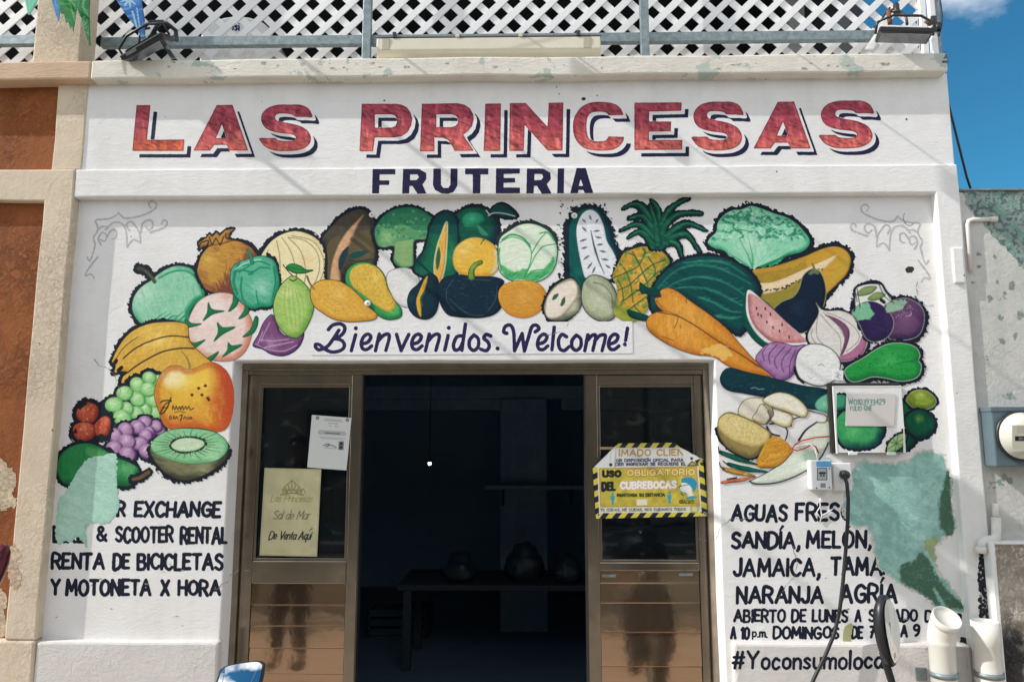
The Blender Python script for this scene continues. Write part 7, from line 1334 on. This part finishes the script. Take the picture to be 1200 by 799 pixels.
# ------------------------------------------------------------------ parked scooters: only their mirrors reach the picture
M['scoot'] = simple('dark_scooter_paint', (.03, .04, .06), .25, .2, .2, 6); M['scootred'] = simple('dark_red_scooter_paint', (.13, .012, .018), .25, .2, .2, 6); M['rubber'] = simple('tyre_rubber', (.02, .02, .02), .8); M['seat'] = simple('black_vinyl_seat', (.025, .025, .028), .5)
def mirror(root, ctr, n, upv, outline, stem_to, mat, wide, h):
    """rear-view mirror: shell, glass and stem; n = way the glass faces"""
    n = Vector(n).normalized(); u = Vector(upv); u = (u-n*u.dot(n)).normalized(); r = u.cross(n); ctr = Vector(ctr)
    o2 = smooth(outline, 4); b = MB(); rings = []
    for sc, dz in ((1.0, .004), (1.06, .0), (1.04, -.009), (.80, -.017), (.40, -.021)): rings.append([b.bm.verts.new(ctr+r*(x*wide*sc)+u*(y*h*sc)+n*dz) for x, y in o2])
    for a, c in zip(rings, rings[1:]):
        for i in range(len(o2)): f = b.bm.faces.new((a[i], a[(i+1) % len(o2)], c[(i+1) % len(o2)], c[i])); f.smooth = True
    b.bm.faces.new(rings[-1]); b.bm.faces.new(rings[0][::-1])
    m = b.build('mirror', mat, recalc=True); lk(m, root)
    gb = MB(); rr_ = []; R_ = .45                                    # convex glass
    q2_ = max((x*wide)**2+(y*h)**2 for x, y in o2)*.87; zc_ = .0052+q2_/(2*R_)
    for sc in (.93, .7, .47, .24): rr_.append([gb.bm.verts.new(ctr+r*(x*wide*sc)+u*(y*h*sc)+n*(zc_-((x*wide*sc)**2+(y*h*sc)**2)/(2*R_))) for x, y in o2])
    cv_ = gb.bm.verts.new(ctr+n*zc_)
    for a, c in zip(rr_, rr_[1:]):
        for i in range(len(o2)): f = gb.bm.faces.new((a[i], a[(i+1) % len(o2)], c[(i+1) % len(o2)], c[i])); f.smooth = True
    for i in range(len(o2)): f = gb.bm.faces.new((rr_[-1][i], rr_[-1][(i+1) % len(o2)], cv_)); f.smooth = True
    g = gb.build('mirror_glass', M['mirror'], recalc=True); g.parent = m
    g.matrix_parent_inverse = (Matrix.Translation(root.location)@m.matrix_parent_inverse).inverted()
    s = MB().tube([ctr-u*h*.75-n*.012, ctr-u*h*1.05-n*.014]+[Vector(p) for p in stem_to], [.013, .008]+[.006]*len(stem_to), 8).build('mirror_stem', M['black']); s.parent = m; s.matrix_parent_inverse = g.matrix_parent_inverse.copy()
def scooter(label, x, y, mat, hz=.98):
    """parked nose to the wall; handlebar axle at x, y"""
    t = thing('parked_scooter', label, 'scooter', (x, y, 0), group=None)
    def add(b, nm, m, par=None):
        o = b.build(nm, m); lk(o, t)
        return o
    for (yy, nm) in ((y+.28, 'wheel'), (y-.92, 'wheel')):
        w = add(MB().lathe([(.17, -.045), (.215, -.045), (.235, -.02), (.24, 0), (.235, .02), (.215, .045), (.17, .045), (.165, 0), (.17, -.045)], (x, yy, .24), (1, 0, 0), 32), nm, M['rubber'])
        rim = MB().lathe([(.168, -.03), (.10, -.012), (.03, -.035), (.03, .035), (.10, .012), (.168, .03)], (x, yy, .24), (1, 0, 0), 24).build('rim', M['galv']); rim.parent = w; rim.matrix_parent_inverse = (Matrix.Translation(t.location)@w.matrix_parent_inverse).inverted()
    add(MB().tube([(x, y+.28, .26), (x, y+.12, .60), (x, y+.0, .92), (x, y-.02, hz)], [.03, .04, .035, .03], 10), 'steering_column', M['black'])
    add(MB().prism([(x-.17, y+.10, .30), (x+.17, y+.10, .30), (x+.20, y+.10, .55), (x+.13, y+.06, .84), (x-.13, y+.06, .84), (x-.20, y+.10, .55)], (0, .05, 0), bev=.02), 'leg_shield', mat)
    add(MB().box((x-.15, y-.55, .24), (x+.15, y+.10, .30), .02), 'footboard', M['black'])
    add(MB().prism([(x-.15, y-.42, .30), (x-.15, y-1.12, .52), (x-.15, y-1.15, .66), (x-.15, y-.45, .68)], (.30, 0, 0), bev=.05), 'body', mat)
    add(MB().prism([(x-.13, y-.42, .685), (x-.13, y-1.08, .70), (x-.13, y-1.10, .76), (x-.13, y-.70, .76), (x-.13, y-.44, .73)], (.26, 0, 0), bev=.025), 'seat', M['seat'])
    add(MB().tube([(x-.34, y-.10, hz+.03), (x-.22, y-.03, hz+.03), (x, y-.01, hz), (x+.22, y-.03, hz+.03), (x+.34, y-.10, hz+.03)], .013, 8), 'handlebar', M['black'])
    for sx in (-1, 1): add(MB().tube([(x+sx*.26, y-.055, hz+.031), (x+sx*.36, y-.112, hz+.031)], .019, 10), 'grip', M['rubber'])
    add(MB().lathe([(0, .03), (.06, .02), (.085, -.03), (.07, -.10), (0, -.13)], (x, y+.10, hz-.06), (0, 1, 0), 24), 'headlight', M['lens'])
    return t
DIA = [(-.95, -.35), (-.62, .72), (-.45, .98), (-.1, 1.0), (.75, .80), (.98, .62), (.98, .35), (.55, -.80), (.3, -.98), (-.4, -.9)]
def at(px, py, depth):
    d = FWD*F+RGT*(px-600)+UPV*(399.5-py); return CAM+d*(depth/F)
mL = at(280, 802, 1.55); s1 = scooter('dark scooter parked at the left with an angular mirror reflecting blue sky', mL[0]-.30, mL[1]+.02, M['scoot'], .92)
v = Vector(mL-CAM).normalized(); n = (Vector((-.10, -.25, .96)).normalized()-v).normalized()
mirror(s1, mL, n, (-.25, 0, 1), DIA, [(mL[0]-.06, mL[1]+.03, .98), (mL[0]-.08, mL[1]-.01, .955)], M['black'], .054, .048)
mR = at(-9, 668, 1.35); n2 = Vector((-.80, -.45, .25))
mirror(s1, mR, n2, (.10, 0, 1), [(-1, -.3), (-.6, .7), (.1, 1), (.7, .6), (1, -.2), (.8, -.8), (.1, -1), (-.7, -.8)], [(mR[0]-.10, mR[1]-.02, 1.18), (mR[0]-.20, mR[1], 1.02), (mL[0]-.58, mL[1]+.0, .955)], M['scootred'], .045, .046)
mC = at(1042, 738, 1.45); s2 = scooter('dark scooter parked at the right with an oval mirror seen nearly edge on', mC[0]+.27, mC[1]+.0, M['scoot'], .94)
mirror(s2, mC, (.70, -.71, .04), (-.10, 0, 1), [(-.75, -.55), (-.95, .1), (-.75, .7), (-.2, 1.0), (.35, .9), (.85, .35), (.9, -.2), (.5, -.75), (0, -1.02), (-.4, -.92)], [(mC[0]+.012, mC[1]+.0, 1.10), (mC[0]+.03, mC[1]-.02, .975)], M['black'], .038, .062)
# ------------------------------------------------------------------ the passer-by mirrored in the left door
def skin(name, pts, edges, radii, mat, parent, sub=2):
    me = bpy.data.meshes.new(name); me.from_pydata([Vector(p) for p in pts], edges, []); o = bpy.data.objects.new(name, me); link(o, parent)
    md = o.modifiers.new('skin', 'SKIN'); md.use_smooth_shade = True
    for i, r in enumerate(radii): me.skin_vertices[0].data[i].radius = (r, r) if not isinstance(r, tuple) else r
    me.skin_vertices[0].data[0].use_root = True
    ss = o.modifiers.new('sub', 'SUBSURF'); ss.levels = ss.render_levels = sub; me.materials.append(mat); return o
M['skin'] = simple('skin', (.30, .17, .11), .5); M['shirt'] = simple('dark_shirt_cloth', (.025, .03, .04), .85); M['trous'] = simple('dark_trousers_cloth', (.02, .022, .03), .85); M['hair'] = simple('black_hair', (.012, .01, .009), .5); M['shoe'] = simple('dark_shoe', (.03, .028, .026), .5)
pr = thing('person', 'person in dark shirt and trousers standing across from the left door, mirrored in it', 'person', (-2.12, -3.45, 0))
jt = {'pel': (0, 0, .93), 'bel': (0, .0, 1.06), 'che': (0, -.01, 1.26), 'nek': (0, -.01, 1.45), 'hea': (0, .02, 1.56), 'top': (0, .015, 1.66)}
pts = [jt[k] for k in ('pel', 'bel', 'che', 'nek', 'hea', 'top')]; ed = [(0, 1), (1, 2), (2, 3), (3, 4), (4, 5)]; ra = [(.155, .11), (.135, .10), (.165, .115), .055, (.080, .095), (.07, .08)]
for sx in (-1, 1):
    i = len(pts); pts += [(sx*.10, 0, .86), (sx*.11, .02, .48), (sx*.115, -.01, .09), (sx*.125, .11, .045)]; ed += [(0, i), (i, i+1), (i+1, i+2), (i+2, i+3)]; ra += [.095, .062, .042, .036]
    i = len(pts); pts += [(sx*.19, -.01, 1.40), (sx*.25, -.02, 1.13), (sx*.24, .09, .93), (sx*.238, .12, .86)]; ed += [(2, i), (i, i+1), (i+1, i+2), (i+2, i+3)]; ra += [.06, .045, .032, (.042, .02)]
    for f in range(4): j = len(pts); pts += [(sx*(.222+f*.012), .135+f*.002, .815), (sx*(.220+f*.012), .132, .778+.006*abs(f-1.5))]; ed += [(i+3, j), (j, j+1)]; ra += [.009, .008]
    j = len(pts); pts += [(sx*.215, .155, .845), (sx*.212, .165, .815)]; ed += [(i+3, j), (j, j+1)]; ra += [.011, .009]
skin('body', pts, ed, ra, M['skin'], pr)
sp = [(0, 0, .98), (0, 0, 1.06), (0, -.01, 1.26), (0, -.01, 1.41)]; se = [(0, 1), (1, 2), (2, 3)]; sr = [(.172, .125), (.152, .115), (.182, .13), (.085, .075)]
for sx in (-1, 1): i = len(sp); sp += [(sx*.19, -.01, 1.395), (sx*.25, -.02, 1.15)]; se += [(2, i), (i, i+1)]; sr += [.078, .066]
skin('shirt', sp, se, sr, M['shirt'], pr)
tp_ = [(0, 0, .95), (0, 0, .90)]; te = [(0, 1)]; tr_ = [(.17, .125), (.17, .125)]
for sx in (-1, 1): i = len(tp_); tp_ += [(sx*.10, 0, .80), (sx*.11, .02, .48), (sx*.115, -.01, .12)]; te += [(1, i), (i, i+1), (i+1, i+2)]; tr_ += [.112, .082, .066]
skin('trousers', tp_, te, tr_, M['trous'], pr)
hb = MB(); bmesh.ops.create_icosphere(hb.bm, subdivisions=3, radius=1)
for v in hb.bm.verts: v.co = Vector((v.co.x*.092, v.co.y*.108-.004, v.co.z*.098+1.63))
bmesh.ops.delete(hb.bm, geom=[v for v in hb.bm.verts if v.co.z < 1.585 or (v.co.y > .055 and v.co.z < 1.665)], context='VERTS'); hb.build('hair', M['hair'], pr)
fb = MB(); fb.prism([(-.012, .105, 1.555), (.012, .105, 1.555), (.006, .112, 1.59), (-.006, .112, 1.59)], (0, .018, 0)); fb.build('nose', M['skin'], pr)
for sx in (-1, 1):
    e = MB(); bmesh.ops.create_icosphere(e.bm, subdivisions=2, radius=.011, matrix=Matrix.Translation((sx*.032, .102, 1.592))); e.build('eye', M['black'], pr)
    e = MB(); bmesh.ops.create_icosphere(e.bm, subdivisions=2, radius=.022, matrix=Matrix.Translation((sx*.088, .01, 1.575))@Matrix.Scale(.45, 4, (1, 0, 0))); e.build('ear', M['skin'], pr)
    s_ = MB().box((sx*.12-.045, -.06, 0), (sx*.12+.045, .20, .075), .03); s_.build('shoe', M['shoe'], pr)
MB().box((-.022, .100, 1.532), (.022, .108, 1.538), .002).build('mouth', M['rust'], pr)
